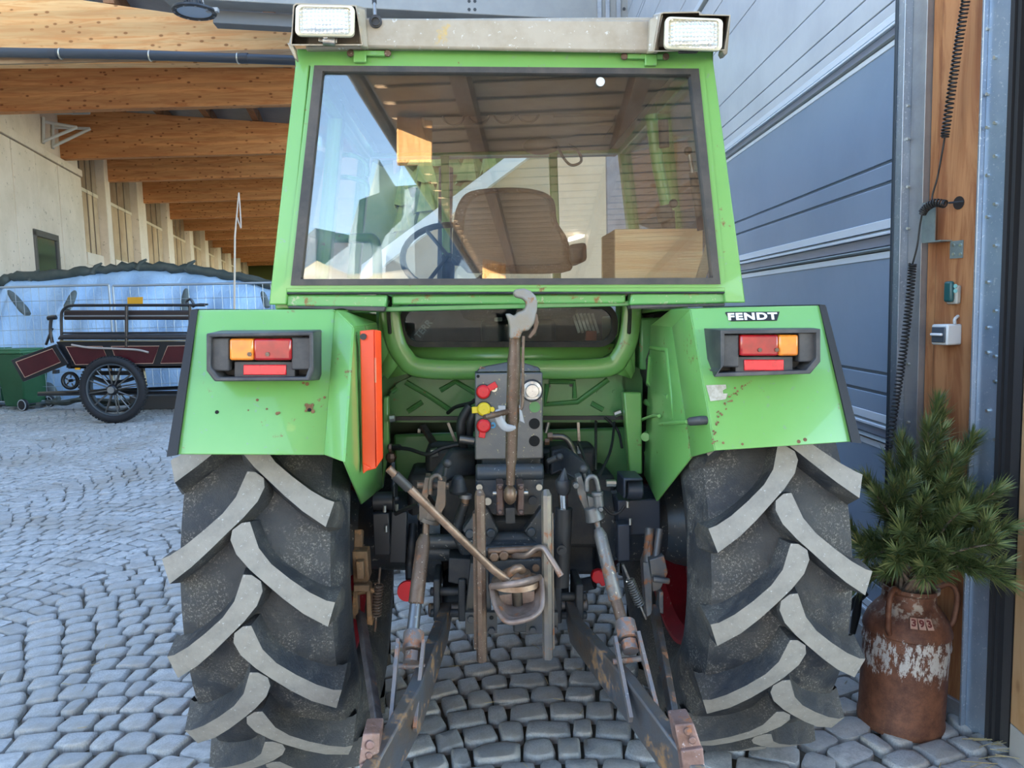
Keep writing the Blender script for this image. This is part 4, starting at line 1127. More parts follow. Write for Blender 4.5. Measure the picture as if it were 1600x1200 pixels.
# things glimpsed through the low window
b_ = MB()
b_.prism([T(636, 530, 3.0), T(668, 492, 3.0), T(680, 497, 3.0), T(652, 545, 3.0)], (0, .01, 0)); b_.build('grey_band', mat('dark_grey_band', (.075, .08, .085), .5), tractor)
c0 = T(658, 519, 2.985); dx = (T(674, 499, 2.985) - T(642, 537, 2.985)).normalized(); nz = V3((0, -1, 0)); dy = nz.cross(dx)
M_ = Matrix((dx, dy, nz)).transposed().to_4x4(); M_.translation = c0
text_mesh('/I TERR', .036, M_, mat('pale_lettering', (.62, .63, .62), .6), 'band_lettering', tractor, off=.0006)
MB().prism([T(917, 517, 3.0), T(933, 517, 3.0), T(932, 532, 3.0), T(915, 532, 3.0)], (0, .03, 0)).build('red_box', mat('faded_red', (.62, .12, .06), .5), tractor, bevel=.003)
b_ = MB()
for i in range(6): b_.bar(T(895 + i * 6, 490, 3.05), T(905 + i * 6, 520, 3.05), .008, .01)
b_.build('pedal_grate', STEEL, tractor)
MB().tube([T(836, 504, 2.95), T(836, 525, 2.95)], .006, 8).build('gear_lever', STEEL, tractor)
MB().box2(T(772, 496, 2.94), T(785, 502, 2.95)).build('seat_label', mat('label_cream', (.55, .5, .4), .6), tractor, bevel=.004)
# ------------------------------------------------------------------ back axle, hydraulic lift and hitch
def px2m(r, Y): return r * Y / 1200.
b_ = MB()                                              # gearbox and axle housing
def pbox(b_, x0, y0, x1, y1, Y, dy): b_.prism([T(x0, y0, Y), T(x1, y0, Y), T(x1, y1, Y), T(x0, y1, Y)], (0, dy, 0))
pbox(b_, 664, 700, 934, 900, 2.75, .9); pbox(b_, 636, 742, 962, 858, 2.68, .35); pbox(b_, 742, 806, 850, 925, 2.44, .5); pbox(b_, 690, 918, 765, 958, 2.55, .3); pbox(b_, 838, 890, 884, 925, 2.55, .4)
ax = b_.build('axle_housing', DARK, tractor, bevel=.02)
b_ = MB()
for s_ in (-1, 1): b_.lathe([(.001, s_ * .28), (.20, s_ * .28), (.19, s_ * .33), (.15, s_ * .36), (.13, s_ * .62), (.001, s_ * .62)], (0, 0, TR - .012), 'X', 28)
for s_ in (-1, 1):
    for k in range(14):
        a = k * 2 * PI / 14; b_.disc(V3((s_ * .33, math.cos(a) * .18, TR - .012 + math.sin(a) * .18)), (s_, 0, 0), .012, .02, 6)
b_.build('axle_trumpet', BLUED, ax, smooth=40)
# dark undertray behind the panels
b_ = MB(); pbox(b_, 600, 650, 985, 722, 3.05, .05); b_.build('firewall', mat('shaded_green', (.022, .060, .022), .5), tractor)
b_ = MB()
for a, c, w in (((700, 660, 2.9), (716, 700, 2.9), .02), ((655, 670, 2.95), (655, 760, 2.95), .022), ((903, 658, 2.9), (905, 700, 2.9), .018)): b_.bar(T(*a), T(*c), w, .01)
b_.bar(T(660, 665, 2.9), T(692, 715, 2.85), .03, .012)
b_.build('linkage_strap', STEEL, tractor)
# valve panel
YV = 2.46
b_ = MB()
b_.prism([T(742, 583, YV), T(848, 582, YV), T(849, 717, YV), T(742, 719, YV)], (0, .10, 0))
b_.prism([T(744, 581, YV + .01), T(846, 580, YV + .01), T(842, 574, YV + .03), T(812, 565.5, YV + .03), T(798, 565, YV + .03), T(750, 574, YV + .03)], (0, .02, 0))
vp = b_.build('valve_panel', PANELG, tractor, bevel=.005)
def cap(cx, cyy, ang, m_, lug=13, r=11):
    b_ = MB(); p = T(cx, cyy, YV - .004); R1 = px2m(r, YV)
    b_.lathe([(.001, -.016), (R1 * .75, -.016), (R1, -.010), (R1, .004)], p, 'Y', 20)
    d = V3((math.cos(ang), 0, math.sin(ang))); b_.bar(p + d * R1 * .7 + V3((0, -.004, 0)), p + d * (R1 + px2m(lug, YV)) + V3((0, -.004, 0)), px2m(10, YV), .012, up=(0, 1, 0))
    b_.build('coupling_cap', m_, vp, bevel=.002, smooth=40)
    MB().lathe([(R1 * .98, -.004), (R1 * 1.12, -.004), (R1 * 1.12, .006), (R1 * .98, .006)], p, 'Y', 20).build('coupling_ring', BLACK, vp)
cap(755, 612, .5, RED); cap(756, 639, 3.2, YELLOW, 8); cap(755.5, 665, -1.75, RED, 8)
b_ = MB()
for x, y, m_ in ((772, 607.5, 0), (770, 664.5, 1)): b_.lathe([(.004, -.003), (.010, -.003), (.010, .004)], T(x, y, YV - .003), 'Y', 14, m_)
b_.disc(T(769, 639, YV), (0, -1, 0), .008, .012, 10, 2)
b_.build('plug_ring', [ZINC, mat('blue_plug', (.05, .2, .32), .5), YELLOW], vp)
b_ = MB(); p = T(831, 610, YV - .002)
b_.lathe([(.001, -.026), (.020, -.026), (.022, -.022), (.022, -.012), (.031, -.010), (.032, .002)], p, 'Y', 28); 
for k in range(5): a = k * 1.257 + .3; b_.disc(p + V3((math.cos(a) * .026, -.009, math.sin(a) * .026)), (0, -1, 0), .004, .004, 8)
b_.bar(p + V3((-.016, -.02, -.022)), p + V3((.016, -.02, -.022)), .006, .006); b_.build('trailer_socket', mat('satin_aluminium', (.60, .59, .56), .35, .8, var=(.45, .43, .40), vs=60), vp, smooth=40)
MB().torus(p + V3((0, -.004, 0)), (0, 1, 0), .0335, .003, 28, 8).build('socket_gasket', BLACK, vp)
b_ = MB()
for x, y in ((835.5, 636), (835, 662), (835, 689)): b_.disc(T(x, y, YV - .001), (0, -1, 0), px2m(8.7, YV), .0012, 22, 0 if y < 640 else 1)
b_.disc(T(747, 588, YV - .001), (0, -1, 0), px2m(2.6, YV), .001, 10, 1)
b_.build('punched_hole', [GREEND, HOLE], vp, smooth=0)
b_ = MB()
for x, y in ((752, 576), (755, 577), (834, 577)): b_.bolt(T(x, y, YV + .03), (0, -1, 0), .008, .008)
b_.build('panel_bolt', RUSTY, vp)
# top link stowed upright, hook at its upper end
YTL = 2.26
b_ = MB()
b_.tube([T(804.8, 527, YTL), T(804, 552, YTL), T(803.5, 562, YTL), T(800.5, 658, YTL), T(800, 664, YTL), T(798.8, 716, YTL), T(798.3, 728, YTL), T(797.5, 757, YTL)], [px2m(8.6, YTL), px2m(9.4, YTL), px2m(10.6, YTL), px2m(10.6, YTL), px2m(9.6, YTL), px2m(9.4, YTL), px2m(7.4, YTL), px2m(7.2, YTL)], 18)
tl = b_.build('top_link', RUSTY, tractor, smooth=40)
b_ = MB()
HK = 2.25
hook_o = [(790, 490), (794.5, 501), (796.5, 511), (796.5, 529.5), (813, 529), (816, 518), (826, 517), (835, 505), (839.5, 484), (840, 472), (837, 462), (829, 454), (819, 450.5), (805, 452), (802, 459), (806, 464.5), (816, 466.5), (822, 471), (823, 478), (819, 485), (810, 488), (804, 494), (797, 490)]
hm = MB(); hm.prism([T(x, y, HK - .028) for x, y in hook_o], (0, .056, 0))
hook = bez([T(806, 456, HK), T(818, 455, HK), T(829, 462, HK), T(834, 475, HK), T(832, 488, HK), T(826, 497, HK)], 5)
b_.tube([T(803, 457, HK)] + hook, [px2m(5.5, HK)] + [px2m(7.5, HK)] * 6 + [px2m(9, HK)] * (len(hook) - 6), 14)
b_.tube(bez([T(792, 491, HK), T(800, 498, HK), T(812, 500, HK), T(824, 494, HK)], 4), px2m(7, HK), 12)
b_.tube([T(816, 529, HK), T(816, 512, HK), T(815, 500, HK), T(817, 492, HK)], [px2m(9, HK), px2m(12.5, HK), px2m(19, HK), px2m(18, HK)], 16, flat=.6)
b_.ball(T(830, 505, HK), px2m(14, HK), 12, 0, (.9, .6, 1.25))
b_.tube([T(791, 492, HK), T(794, 484, HK)], [px2m(5, HK), px2m(3.5, HK)], 10); b_.tube([T(795, 512, HK), T(787, 508, HK)], px2m(2, HK), 8)
hm.build('hook_end', mat('greyed_hook_casting', (.235, .195, .14), .55, .2, var=(.23, .235, .235), vs=12, va=.9, rust=.30, rs=26, rustcol=(.18, .08, .03), bump=.3, bs=60), tl, bevel=.012, seg=4, smooth=60)
b_ = MB(); b_.prism([T(832, 489, HK - .02), T(840, 491, HK - .02), T(842, 505, HK - .02), T(838, 520, HK - .02), T(829, 530, HK - .02), T(824, 527, HK - .02), T(834, 512, HK - .02)], (0, .014, 0)); b_.build('hook_latch', RUSTY, tl, bevel=.003)
b_ = MB(); b_.tube(bez([T(818, 525, HK - .03), T(817, 560, HK - .03), T(817, 600, HK - .03), T(816.5, 632, HK - .03), T(813, 640, HK - .03)]), .0045, 8); b_.build('pull_rod', RUSTY, tl)
b_ = MB()
b_.tube(bez([T(778, 640, YTL - .03), T(780, 655, YTL - .04), T(790, 668, YTL - .04), T(806, 668, YTL - .04)], 5), [.006, .009, .010, .011, .012, .013, .013, .013, .013, .013, .012, .012, .011, .009, .006, .004], 10, flat=.5)
b_.prism([T(778, 634, YTL - .02), T(790, 634, YTL - .02), T(789, 660, YTL - .02), T(782, 664, YTL - .02)], (0, .008, 0)); b_.prism([T(811, 632, YTL - .02), T(815, 640, YTL - .02), T(820, 662, YTL - .02), T(812, 658, YTL - .02)], (0, .008, 0))
b_.build('spring_clip', mat('pale_spring_steel', (.30, .30, .30), .5, .2, rust=.1, rs=40), tl, bevel=.002)
MB().tube([T(794, 643, YTL - .01), T(770, 649, YTL - .06), T(757, 652, YTL - .08)], [.0085, .0085, .0075], 10).build('tommy_bar', RUSTY, tl)
b_ = MB(); b_.ball(T(797, 773, YTL + .02), px2m(14, YTL), 18, 0, (.75, 1, 1.15)); b_.tube([T(790, 773, YTL + .02), T(806, 773, YTL + .02)], px2m(9, YTL), 14); b_.build('ball_end', BROWNROD, tl, smooth=60)
# its bracket on the casting
b_ = MB()
b_.tube([T(743, 739, 2.42), T(849, 738, 2.42)], px2m(14, 2.42), 18); b_.prism([T(743, 740, 2.40), T(850, 739, 2.40), T(849, 790, 2.40), T(836, 806, 2.40), T(770, 806, 2.40), T(743, 785, 2.40)], (0, .16, 0))
b_.box2(T(752, 716, 2.5), T(842, 730, 2.6))
tb = b_.build('top_link_bracket', BLUED, tractor, bevel=.006)
b_ = MB()
for x0, x1 in ((776, 787), (808.5, 819)):
    b_.prism([T(x0, 756, 2.30), T(x1, 756, 2.30), T(x1, 806, 2.30), T(x0, 806, 2.30)], (0, .08, 0))
    for y in (761, 800): b_.disc(T((x0 + x1) / 2, y, 2.30), (0, -1, 0), px2m(4.2, 2.3), .010, 12)
b_.build('clevis_plate', mat('rusty_clevis', (.15, .10, .085), .5, .5, var=(.10, .06, .045), vs=20, rust=.2, rs=40, bump=.4, bs=60), tb, bevel=.004)
b_ = MB(); b_.tube([T(770, 771, 2.33), T(825, 770, 2.33)], px2m(3.5, 2.33), 10); b_.disc(T(749, 760, 2.39), (0, -1, 0), px2m(5, 2.4), .014, 14); b_.disc(T(842, 760, 2.39), (0, -1, 0), px2m(5, 2.4), .014, 14); b_.disc(T(762, 782, 2.39), (0, -1, 0), px2m(6, 2.4), .014, 14)
b_.build('bolt_head', ZINC, tb, smooth=40)
b_ = MB(); b_.disc(T(832, 781, 2.39), (0, -1, 0), px2m(7, 2.4), .015, 14); b_.box2(T(790, 794, 2.31), T(803, 808, 2.38)); b_.build('cap_screw', DARK, tb)
# two upright guide rails
for x, y0, y1, dx in ((750, 768, 1033, 0), (854, 768, 1029, 0)):
    b_ = MB(); b_.tube([T(x - 1, y0 - 1, 2.16), T(x, y0 + 6, 2.15), T(x + (3 if x < 800 else 2), y1 - 2, 2.10), T(x + (3 if x < 800 else 2), y1, 2.10)], [px2m(6, 2.15), px2m(8.6, 2.15), px2m(8.6, 2.12), px2m(7.8, 2.12)], 8)
    b_.bar(T(x - 8 if x < 800 else x + 6, 800, 2.2), T(x - 6 if x < 800 else x + 8, 1010, 2.16), .012, .05, up=(0, 1, 0))
    b_.build('guide_rail', RUSTY if x < 800 else mat('worn_rail', (.20, .165, .125), .42, .5, var=(.13, .12, .115), vs=9, rust=.28, rs=24, bump=.3, bs=70), tractor, smooth=30)
b_ = MB()
b_.prism([T(738, 806, 2.36), T(752, 790, 2.36), T(763, 796, 2.36), T(779, 831, 2.36), T(766, 852, 2.36), T(745, 852, 2.36), T(722, 829, 2.36)], (0, .05, 0)); b_.prism([T(845, 794, 2.36), T(862, 800, 2.36), T(874, 831, 2.36), T(862, 852, 2.36), T(838, 850, 2.36), T(819, 831, 2.36)], (0, .05, 0))
for x, y in ((734, 833), (767, 832), (830, 830), (866, 832)): b_.disc(T(x, y, 2.36), (0, -1, 0), px2m(7.5, 2.36), .016, 12)
b_.build('hitch_gusset', BLUED, tractor, bevel=.004)
b_ = MB(); b_.box2(T(764, 812, 2.50), T(838, 832, 2.6)); b_.tube([T(760, 842, 2.40), T(846, 841, 2.40)], px2m(11, 2.4), 14); b_.bar(T(757, 857, 2.3), T(848, 853, 2.3), .03, .016); b_.build('cross_shaft', BLUED, tractor, bevel=.006)
# trailer coupling: plate, jaw and pin
b_ = MB()
YC = 2.2
b_.prism([T(763, 876, YC), T(846, 873, YC), T(848, 880, YC), T(848, 930, YC), T(772, 935, YC), T(763, 925, YC)], (0, .03, 0))
cp = b_.build('coupling_plate', BLUED, tractor, bevel=.005)
b_ = MB()
YJ = 2.02
# upper lip and funnel jaw
up_ = bez([T(768, 916, 2.10), T(790, 914, YJ), T(818, 909, YJ), T(843, 902, 2.10)], 5)
lo_ = bez([T(768, 916, 2.12), T(772, 940, 2.06), T(782, 962, 2.02), T(795, 972, 2.0), T(815, 970, 2.0), T(835, 962, 2.02), T(847, 945, 2.06), T(846, 904, 2.12)], 4)
b_.tube(up_, px2m(5.5, 2.05), 10)
inn = [T(808 + (TMI @ TM @ p - p).x, 0, 2.2) for p in lo_]
cen = T(806, 940, 2.18)
inner = [V3((cen.x + (p.x - cen.x) * .70, cen.y - .075, cen.z + .014 + (p.z - cen.z) * .50)) for p in lo_]
b_.tube(lo_, px2m(4.5, 2.05), 10)
midl = [V3((cen.x + (p.x - cen.x) * .74, p.y + .018, cen.z + .014 + (p.z - cen.z) * .56)) for p in lo_]
for A_, B_ in ((lo_, midl), (midl, inner)):
    o = len(b_.v); b_.v += A_ + B_
    for i in range(len(lo_) - 1): b_.f.append((o + i, o + i + 1, o + len(lo_) + i + 1, o + len(lo_) + i)); b_.mi.append(0)
b_.quad(inner)
JAW = mat('rust_jaw_casting', (.31, .23, .19), .5, .45, var=(.12, .075, .055), vs=12, va=.9, rust=.25, rs=24, bump=.4, bs=60, bd=.004)
jaw = b_.build('coupling_jaw', JAW, tractor, smooth=60)
b_ = MB(); b_.tube([T(806, 905, 2.1), T(809, 945, 2.1)], px2m(8.5, 2.1), 14); b_.disc(T(806, 918, 2.105), (0, 0, 1), .001, .001, 6)
b_.build('coupling_pin', mat('oily_pin', (.13, .105, .08), .35, .7, var=(.08, .06, .045), vs=20), jaw, smooth=40)
b_ = MB()
b_.lathe([(px2m(42, 2.08), 0), (px2m(40, 2.08), .014), (px2m(27, 2.08), .022), (px2m(25, 2.08), .034), (px2m(12, 2.08), .046), (.001, .048)], T(806, 912, 2.14), 'Z', 24)
b_.tube(bez([T(792, 901, 2.06), T(803, 890, 2.05), T(812, 888, 2.06), T(815, 891, 2.09)], 4), px2m(7, 2.06), 12)
b_.disc(T(837, 886, 2.195), (0, -1, 0), px2m(6, 2.2), .01, 12)
b_.build('coupling_head', BROWNROD, jaw, smooth=45)
b_ = MB(); b_.tube([T(607, 732, 1.96), T(640, 764, 1.97), T(641, 764, 1.97), T(768, 888, 2.03), T(792, 906, 2.05)], [px2m(6.2, 1.96), px2m(6.2, 1.97), px2m(6.8, 1.97), px2m(6.4, 2.03), px2m(7, 2.05)], 14); lv2 = b_.build('coupling_lever', BROWNROD, tractor, smooth=35)
MB().tube([T(617, 742, 1.96), T(639, 763, 1.97)], px2m(8, 1.96), 14).build('lever_sleeve', mat('dark_sleeve', (.045, .04, .035), .5, .4), lv2, smooth=40)
MB().tube(bez([T(803, 868, 2.2), T(822, 868, 2.14), T(838, 857, 2.12), T(850, 857, 2.10), T(860, 872, 2.08), T(877, 900, 2.06)], 6), px2m(5, 2.1), 12).build('release_handle', mat('worn_pink_steel', (.27, .20, .16), .4, .6, rust=.2, rs=30), tractor, smooth=60)
b_ = MB(); b_.box2(T(762, 862, 2.22), T(846, 876, 2.26)); b_.bolt(T(772, 868, 2.2), (0, -1, 0), .016, .02); b_.bolt(T(787, 866, 2.2), (0, -1, 0), .016, .02); b_.tube([T(762, 862, 2.2), T(840, 858, 2.2)], .012, 8); b_.build('upper_clamp', BROWNROD, tractor, bevel=.004)
# bolted foot plates behind the rails
b_ = MB()
for x0, x1 in ((727, 777), (822, 872)):
    b_.prism([T(x0, 957, 2.32), T(x1, 957, 2.32), T(x1, 990, 2.32), T(x0, 991, 2.32)], (0, .02, 0))
for x, y in ((736, 966), (768, 984), (832, 983), (866, 982)): b_.disc(T(x, y, 2.32), (0, -1, 0), px2m(6, 2.3), .014, 6)
for x, y in ((768, 965), (864, 980)): b_.disc(T(x, y, 2.319), (0, -1, 0), px2m(3.6, 2.3), .002, 10, 1)
b_.prism([T(735, 880, 2.36), T(763, 880, 2.36), T(768, 958, 2.36), T(727, 958, 2.36)], (0, .08, 0)); b_.prism([T(845, 880, 2.36), T(862, 880, 2.36), T(872, 958, 2.36), T(835, 958, 2.36)], (0, .08, 0))
b_.build('foot_plate', [mat('olive_grey_plate', (.085, .075, .06), .5, .4, var=(.06, .065, .075), vs=10), HOLE], tractor, bevel=.004)
# rear PTO cover and casting details
b_ = MB(); b_.tube([T(706, 884, 2.45), T(742, 884, 2.45)], px2m(5, 2.45), 8); b_.prism([T(701, 872, 2.42), T(744, 874, 2.42), T(748, 905, 2.42), T(728, 916, 2.42), T(700, 910, 2.42)], (0, .12, 0)); b_.build('cast_cover', DARK, tractor, bevel=.012)
b_ = MB(); b_.tube([T(657, 846, 2.5), T(745, 846, 2.5)], px2m(12, 2.5), 14); b_.tube([T(652, 860, 2.6), T(720, 862, 2.6)], px2m(16, 2.6), 14); b_.box2(T(800, 890, 2.5), T(880, 950, 2.7)); b_.build('rock_shaft', BLUED, tractor, bevel=.006)
b_ = MB(); b_.tube([T(727, 784, 2.42), T(712, 830, 2.46)], [px2m(7.5, 2.42), px2m(9, 2.42)], 12); b_.tube([T(712, 830, 2.46), T(748, 905, 2.5)], px2m(9, 2.42), 12); ft = b_.build('filler_tube', BLUED, tractor, smooth=40)
b_ = MB(); b_.tube([T(727.5, 772, 2.42), T(727, 778, 2.42)], px2m(10.5, 2.42), 24); b_.build('filler_cap', mat('knurled_cap', (.30, .30, .30), .4, .6), ft); MB().tube([T(727, 778, 2.42), T(726.5, 789, 2.42)], px2m(6.5, 2.42), 12).build('filler_neck', BROWNROD, ft)
# lift arms with forked tops, lift rods, lower links
def lift_side(L):
    s_ = 1
    if L:
        b_ = MB(); b_.tube([T(745, 724, 2.62), T(700, 724, 2.62)], px2m(17, 2.6), 16); b_.prism([T(742, 705, 2.55), T(703, 704, 2.5), T(668, 752, 2.30), T(676, 772, 2.30), T(712, 748, 2.45), T(745, 745, 2.55)], (0, .08, 0))
        b_.tube([T(716, 742, 2.4), T(716, 772, 2.4)], [px2m(8, 2.4), px2m(16, 2.4)], 12)
        la = b_.build('lift_arm', DARK, tractor, bevel=.012)
        b_ = MB(); b_.ball(T(699, 724, 2.32), px2m(7.5, 2.32), 14); b_.tube([T(697, 730, 2.32), T(694, 745, 2.32)], px2m(3.5, 2.32), 8); b_.build('knob', BLACK, la, smooth=60)
        b_ = MB(); b_.prism([T(664, 746, 2.22), T(671, 746, 2.22), T(672, 765, 2.22), T(664, 790, 2.22), T(657, 782, 2.22), T(661, 762, 2.22)], (0, .06, 0)); b_.prism([T(684, 751, 2.20), T(696, 753, 2.20), T(696, 790, 2.20), T(688, 804, 2.20), T(679, 795, 2.20), T(683, 772, 2.20)], (0, .07, 0)); b_.prism([T(655, 782, 2.22), T(666, 776, 2.22), T(678, 792, 2.22), T(690, 796, 2.22), T(688, 812, 2.22), T(655, 812, 2.22)], (0, .06, 0))
        b_.tube([T(676, 790, 2.25), T(670, 815, 2.25)], [px2m(17, 2.25), px2m(17, 2.25)], 14); b_.tube([T(671, 808, 2.25), T(669, 814, 2.25)], px2m(19, 2.25), 14)
        b_.tube(bez([T(672, 772, 2.22), T(674, 748, 2.22), T(686, 744, 2.22), T(690, 765, 2.22)], 4), px2m(4, 2.22), 10)
        b_.tube([T(652, 758, 2.24), T(701, 760, 2.24)], px2m(5.5, 2.24), 10)
        b_.build('rod_fork', mat('greasy_fork_casting', (.10, .085, .07), .42, .5, var=(.17, .115, .075), vs=14, rust=.16, rs=30, bump=.3, bs=60), la, bevel=.004)
        b_ = MB(); b_.tube([T(666, 816, 2.24), T(665, 838, 2.23)], px2m(5.5, 2.24), 12); b_.tube([T(664, 836, 2.23), T(661, 848, 2.22), T(650, 942, 2.14), T(650, 943, 2.14)], [px2m(8, 2.2), px2m(11.5, 2.2), px2m(12.5, 2.14), px2m(9, 2.14)], 16); b_.tube([T(650, 942, 2.14), T(643, 1002, 2.08)], px2m(10, 2.1), 16, 1)
        rod = b_.build('lift_rod', [RUSTY, mat('grey_threaded_sleeve', (.15, .155, .16), .38, .7, rust=.1, rs=30, speck=.15, spc=(.4, .38, .3))], tractor, smooth=40)
        F_ = [((622, 1001, 2.04), (611, 1130, 1.86)), ((662, 1003, 2.05), (648, 1140, 1.86))]
        top = ((630, 1012, 2.06), (660, 1013, 2.06)); pin = ((614, 1040, 2.03), (664, 1042, 2.03))
        LL = [T(698, 952, 2.45), T(690, 985, 2.35), T(648, 1105, 1.92), T(575, 1240, 1.66)]
        brk = [(680, 684), (719, 725)]; by0, by1 = 906, 972
    else:
        b_ = MB(); b_.prism([T(862, 704, 2.5), T(884, 700, 2.5), T(915, 722, 2.36), T(926, 745, 2.30), T(905, 752, 2.32), T(875, 735, 2.5), T(860, 745, 2.5)], (0, .07, 0)); b_.tube([T(850, 724, 2.62), T(880, 724, 2.62)], px2m(17, 2.6), 16)
        b_.bar(T(855, 722, 2.44), T(876, 713, 2.42), .02, .02); b_.disc(T(874, 713, 2.42), (0, -1, 0), px2m(6, 2.4), .02, 14)
        la = b_.build('lift_arm', DARK, tractor, bevel=.012)
        b_ = MB(); b_.ball(T(912, 733, 2.30), px2m(7.5, 2.3), 14); b_.tube([T(912, 739, 2.3), T(915, 752, 2.3)], px2m(4, 2.3), 8); b_.build('knob', BLACK, la, smooth=60)
        b_ = MB(); b_.prism([T(901, 746, 2.24), T(909, 743, 2.24), T(916, 770, 2.24), T(924, 806, 2.24), T(914, 800, 2.24), T(902, 770, 2.24)], (0, .05, 0)); b_.tube([T(934, 770, 2.22), T(936, 792, 2.22)], px2m(8, 2.22), 12); b_.tube([T(933, 768, 2.22), T(933.5, 774, 2.22)], px2m(9.5, 2.22), 12)
        b_.tube(bez([T(917, 768, 2.22), T(918, 748, 2.22), T(930, 746, 2.22), T(936, 768, 2.22)], 4), px2m(4, 2.22), 10)
        b_.tube([T(924, 792, 2.23), T(930, 812, 2.23)], [px2m(12, 2.23), px2m(16, 2.23)], 14); b_.prism([T(918, 775, 2.23), T(938, 780, 2.23), T(942, 806, 2.23), T(922, 806, 2.23)], (0, .04, 0))
        b_.disc(T(938, 795, 2.2), (0, -1, 0), px2m(4, 2.2), .012, 12); b_.disc(T(899, 757, 2.24), (0, -1, 0), px2m(5, 2.24), .02, 12)
        b_.build('rod_fork', mat('grey_fork_casting', (.14, .14, .135), .42, .5, var=(.10, .095, .085), vs=14, rust=.2, rs=30, bump=.3, bs=60), la, bevel=.004)
        b_ = MB(); b_.tube([T(932, 812, 2.24), T(935, 828, 2.23)], px2m(5, 2.24), 12); b_.tube([T(935, 826, 2.23), T(938, 836, 2.22), T(962, 936, 2.14), T(962.3, 937, 2.14)], [px2m(7, 2.2), px2m(10.5, 2.2), px2m(11.5, 2.14), px2m(9, 2.14)], 16); b_.tube([T(962, 936, 2.14), T(977, 988, 2.08)], px2m(9.5, 2.1), 16, 1)
        rod = b_.build('lift_rod', [PALERUST, RUSTY], tractor, smooth=40)
        F_ = [((961, 998, 2.05), (986, 1125, 1.86)), ((997, 990, 2.05), (1027, 1112, 1.86))]
        top = ((968, 996, 2.06), (994, 993, 2.06)); pin = ((958, 1034, 2.03), (1008, 1028, 2.03))
        LL = [T(890, 945, 2.45), T(899, 985, 2.35), T(985, 1090, 1.95), T(1092, 1235, 1.68)]
        brk = [(869, 875), (903, 909)]; by0, by1 = 914, 975
    b_ = MB()
    for a, c in F_: b_.bar(T(*a), T(*c), .010, .028, up=(0, -1, .4))
    b_.tube([T(top[0][0], top[0][1] - 10, 2.06), T(top[0][0] + 1, top[0][1] + 6, 2.05)], .001, 4)
    mid = (T(*top[0]) + T(*top[1])) / 2; ax_ = (T(*F_[0][1]) - T(*F_[0][0])).normalized()
    b_.tube([mid - ax_ * .045, mid + ax_ * .01], px2m(17, 2.06), 16); b_.tube([mid + ax_ * .016, mid + ax_ * .046], px2m(14, 2.06), 8)
    b_.tube([T(*pin[0]), T(*pin[1])], px2m(5, 2.03), 12)
    b_.build('fork_strap', mat('chipped_fork', (.23, .18, .15), .45, .5, var=(.14, .14, .15), vs=14, rust=.34, rs=26, rustcol=(.19, .085, .045), speck=.15, spc=(.42, .38, .30)), rod, bevel=.003)
    b_ = MB()
    # lower link: deep flat bar, narrower at its pivot
    w = .036
    pr = []
    for i, p in enumerate(LL):
        hh = (.045, .085, .115, .115)[i]
        sx = V3((1, 0, 0))
        pr.append([p + sx * w / 2 + V3((0, 0, hh / 2)), p - sx * w / 2 + V3((0, 0, hh / 2)), p - sx * w / 2 - V3((0, 0, hh / 2)), p + sx * w / 2 - V3((0, 0, hh / 2))])
    b_.rings(pr, 0, True)
    b_.tube([LL[0] - V3((.06, 0, 0)), LL[0] + V3((.06, 0, 0))], .022, 12)
    ln = b_.build('lower_link', LINK, tractor, bevel=.005)
    b_ = MB()
    for x0, x1 in brk: b_.prism([T(x0 - 3, by0, 2.40), T(x1 + 3, by0, 2.40), T(x1 + 3, by1, 2.40), T(x0 - 3, by1, 2.40)], (0, .16, 0))
    b_.tube([T(brk[0][0] - 8, by0 + 18, 2.44), T(brk[1][1] + 8, by0 + 18, 2.44)], px2m(7, 2.44), 12); b_.tube([T(brk[0][0] - 8, by1 - 14, 2.42), T(brk[1][1] + 8, by1 - 14, 2.42)], px2m(7, 2.42), 8)
    b_.build('link_bracket', DARK, tractor, bevel=.006)
    # hook end forging beside the link
    b_ = MB()
    if L: b_.prism([T(567, 1147, 1.70), T(594, 1146, 1.72), T(592, 1192, 1.70), T(560, 1195, 1.68)], (0, .07, 0)); b_.prism([T(562, 1194, 1.68), T(586, 1194, 1.68), T(580, 1250, 1.66), T(558, 1250, 1.66)], (0, .08, 0)); b_.disc(T(579, 1163, 1.70), (0, -1, .2), .010, .008, 12); b_.disc(T(577, 1180, 1.695), (0, -1, .2), .008, .006, 12)
    else: b_.prism([T(1054, 1133, 1.72), T(1084, 1130, 1.72), T(1097, 1168, 1.70), T(1062, 1176, 1.70)], (0, .07, 0)); b_.prism([T(1064, 1174, 1.69), T(1099, 1169, 1.69), T(1106, 1240, 1.68), T(1072, 1240, 1.68)], (0, .08, 0)); b_.disc(T(1074, 1142, 1.71), (0, -1, .2), .010, .008, 12); b_.disc(T(1081, 1156, 1.705), (0, -1, .2), .009, .007, 12)
    b_.build('link_end', PINKRUST, ln, bevel=.010, seg=3)
    # stabiliser
    b_ = MB()
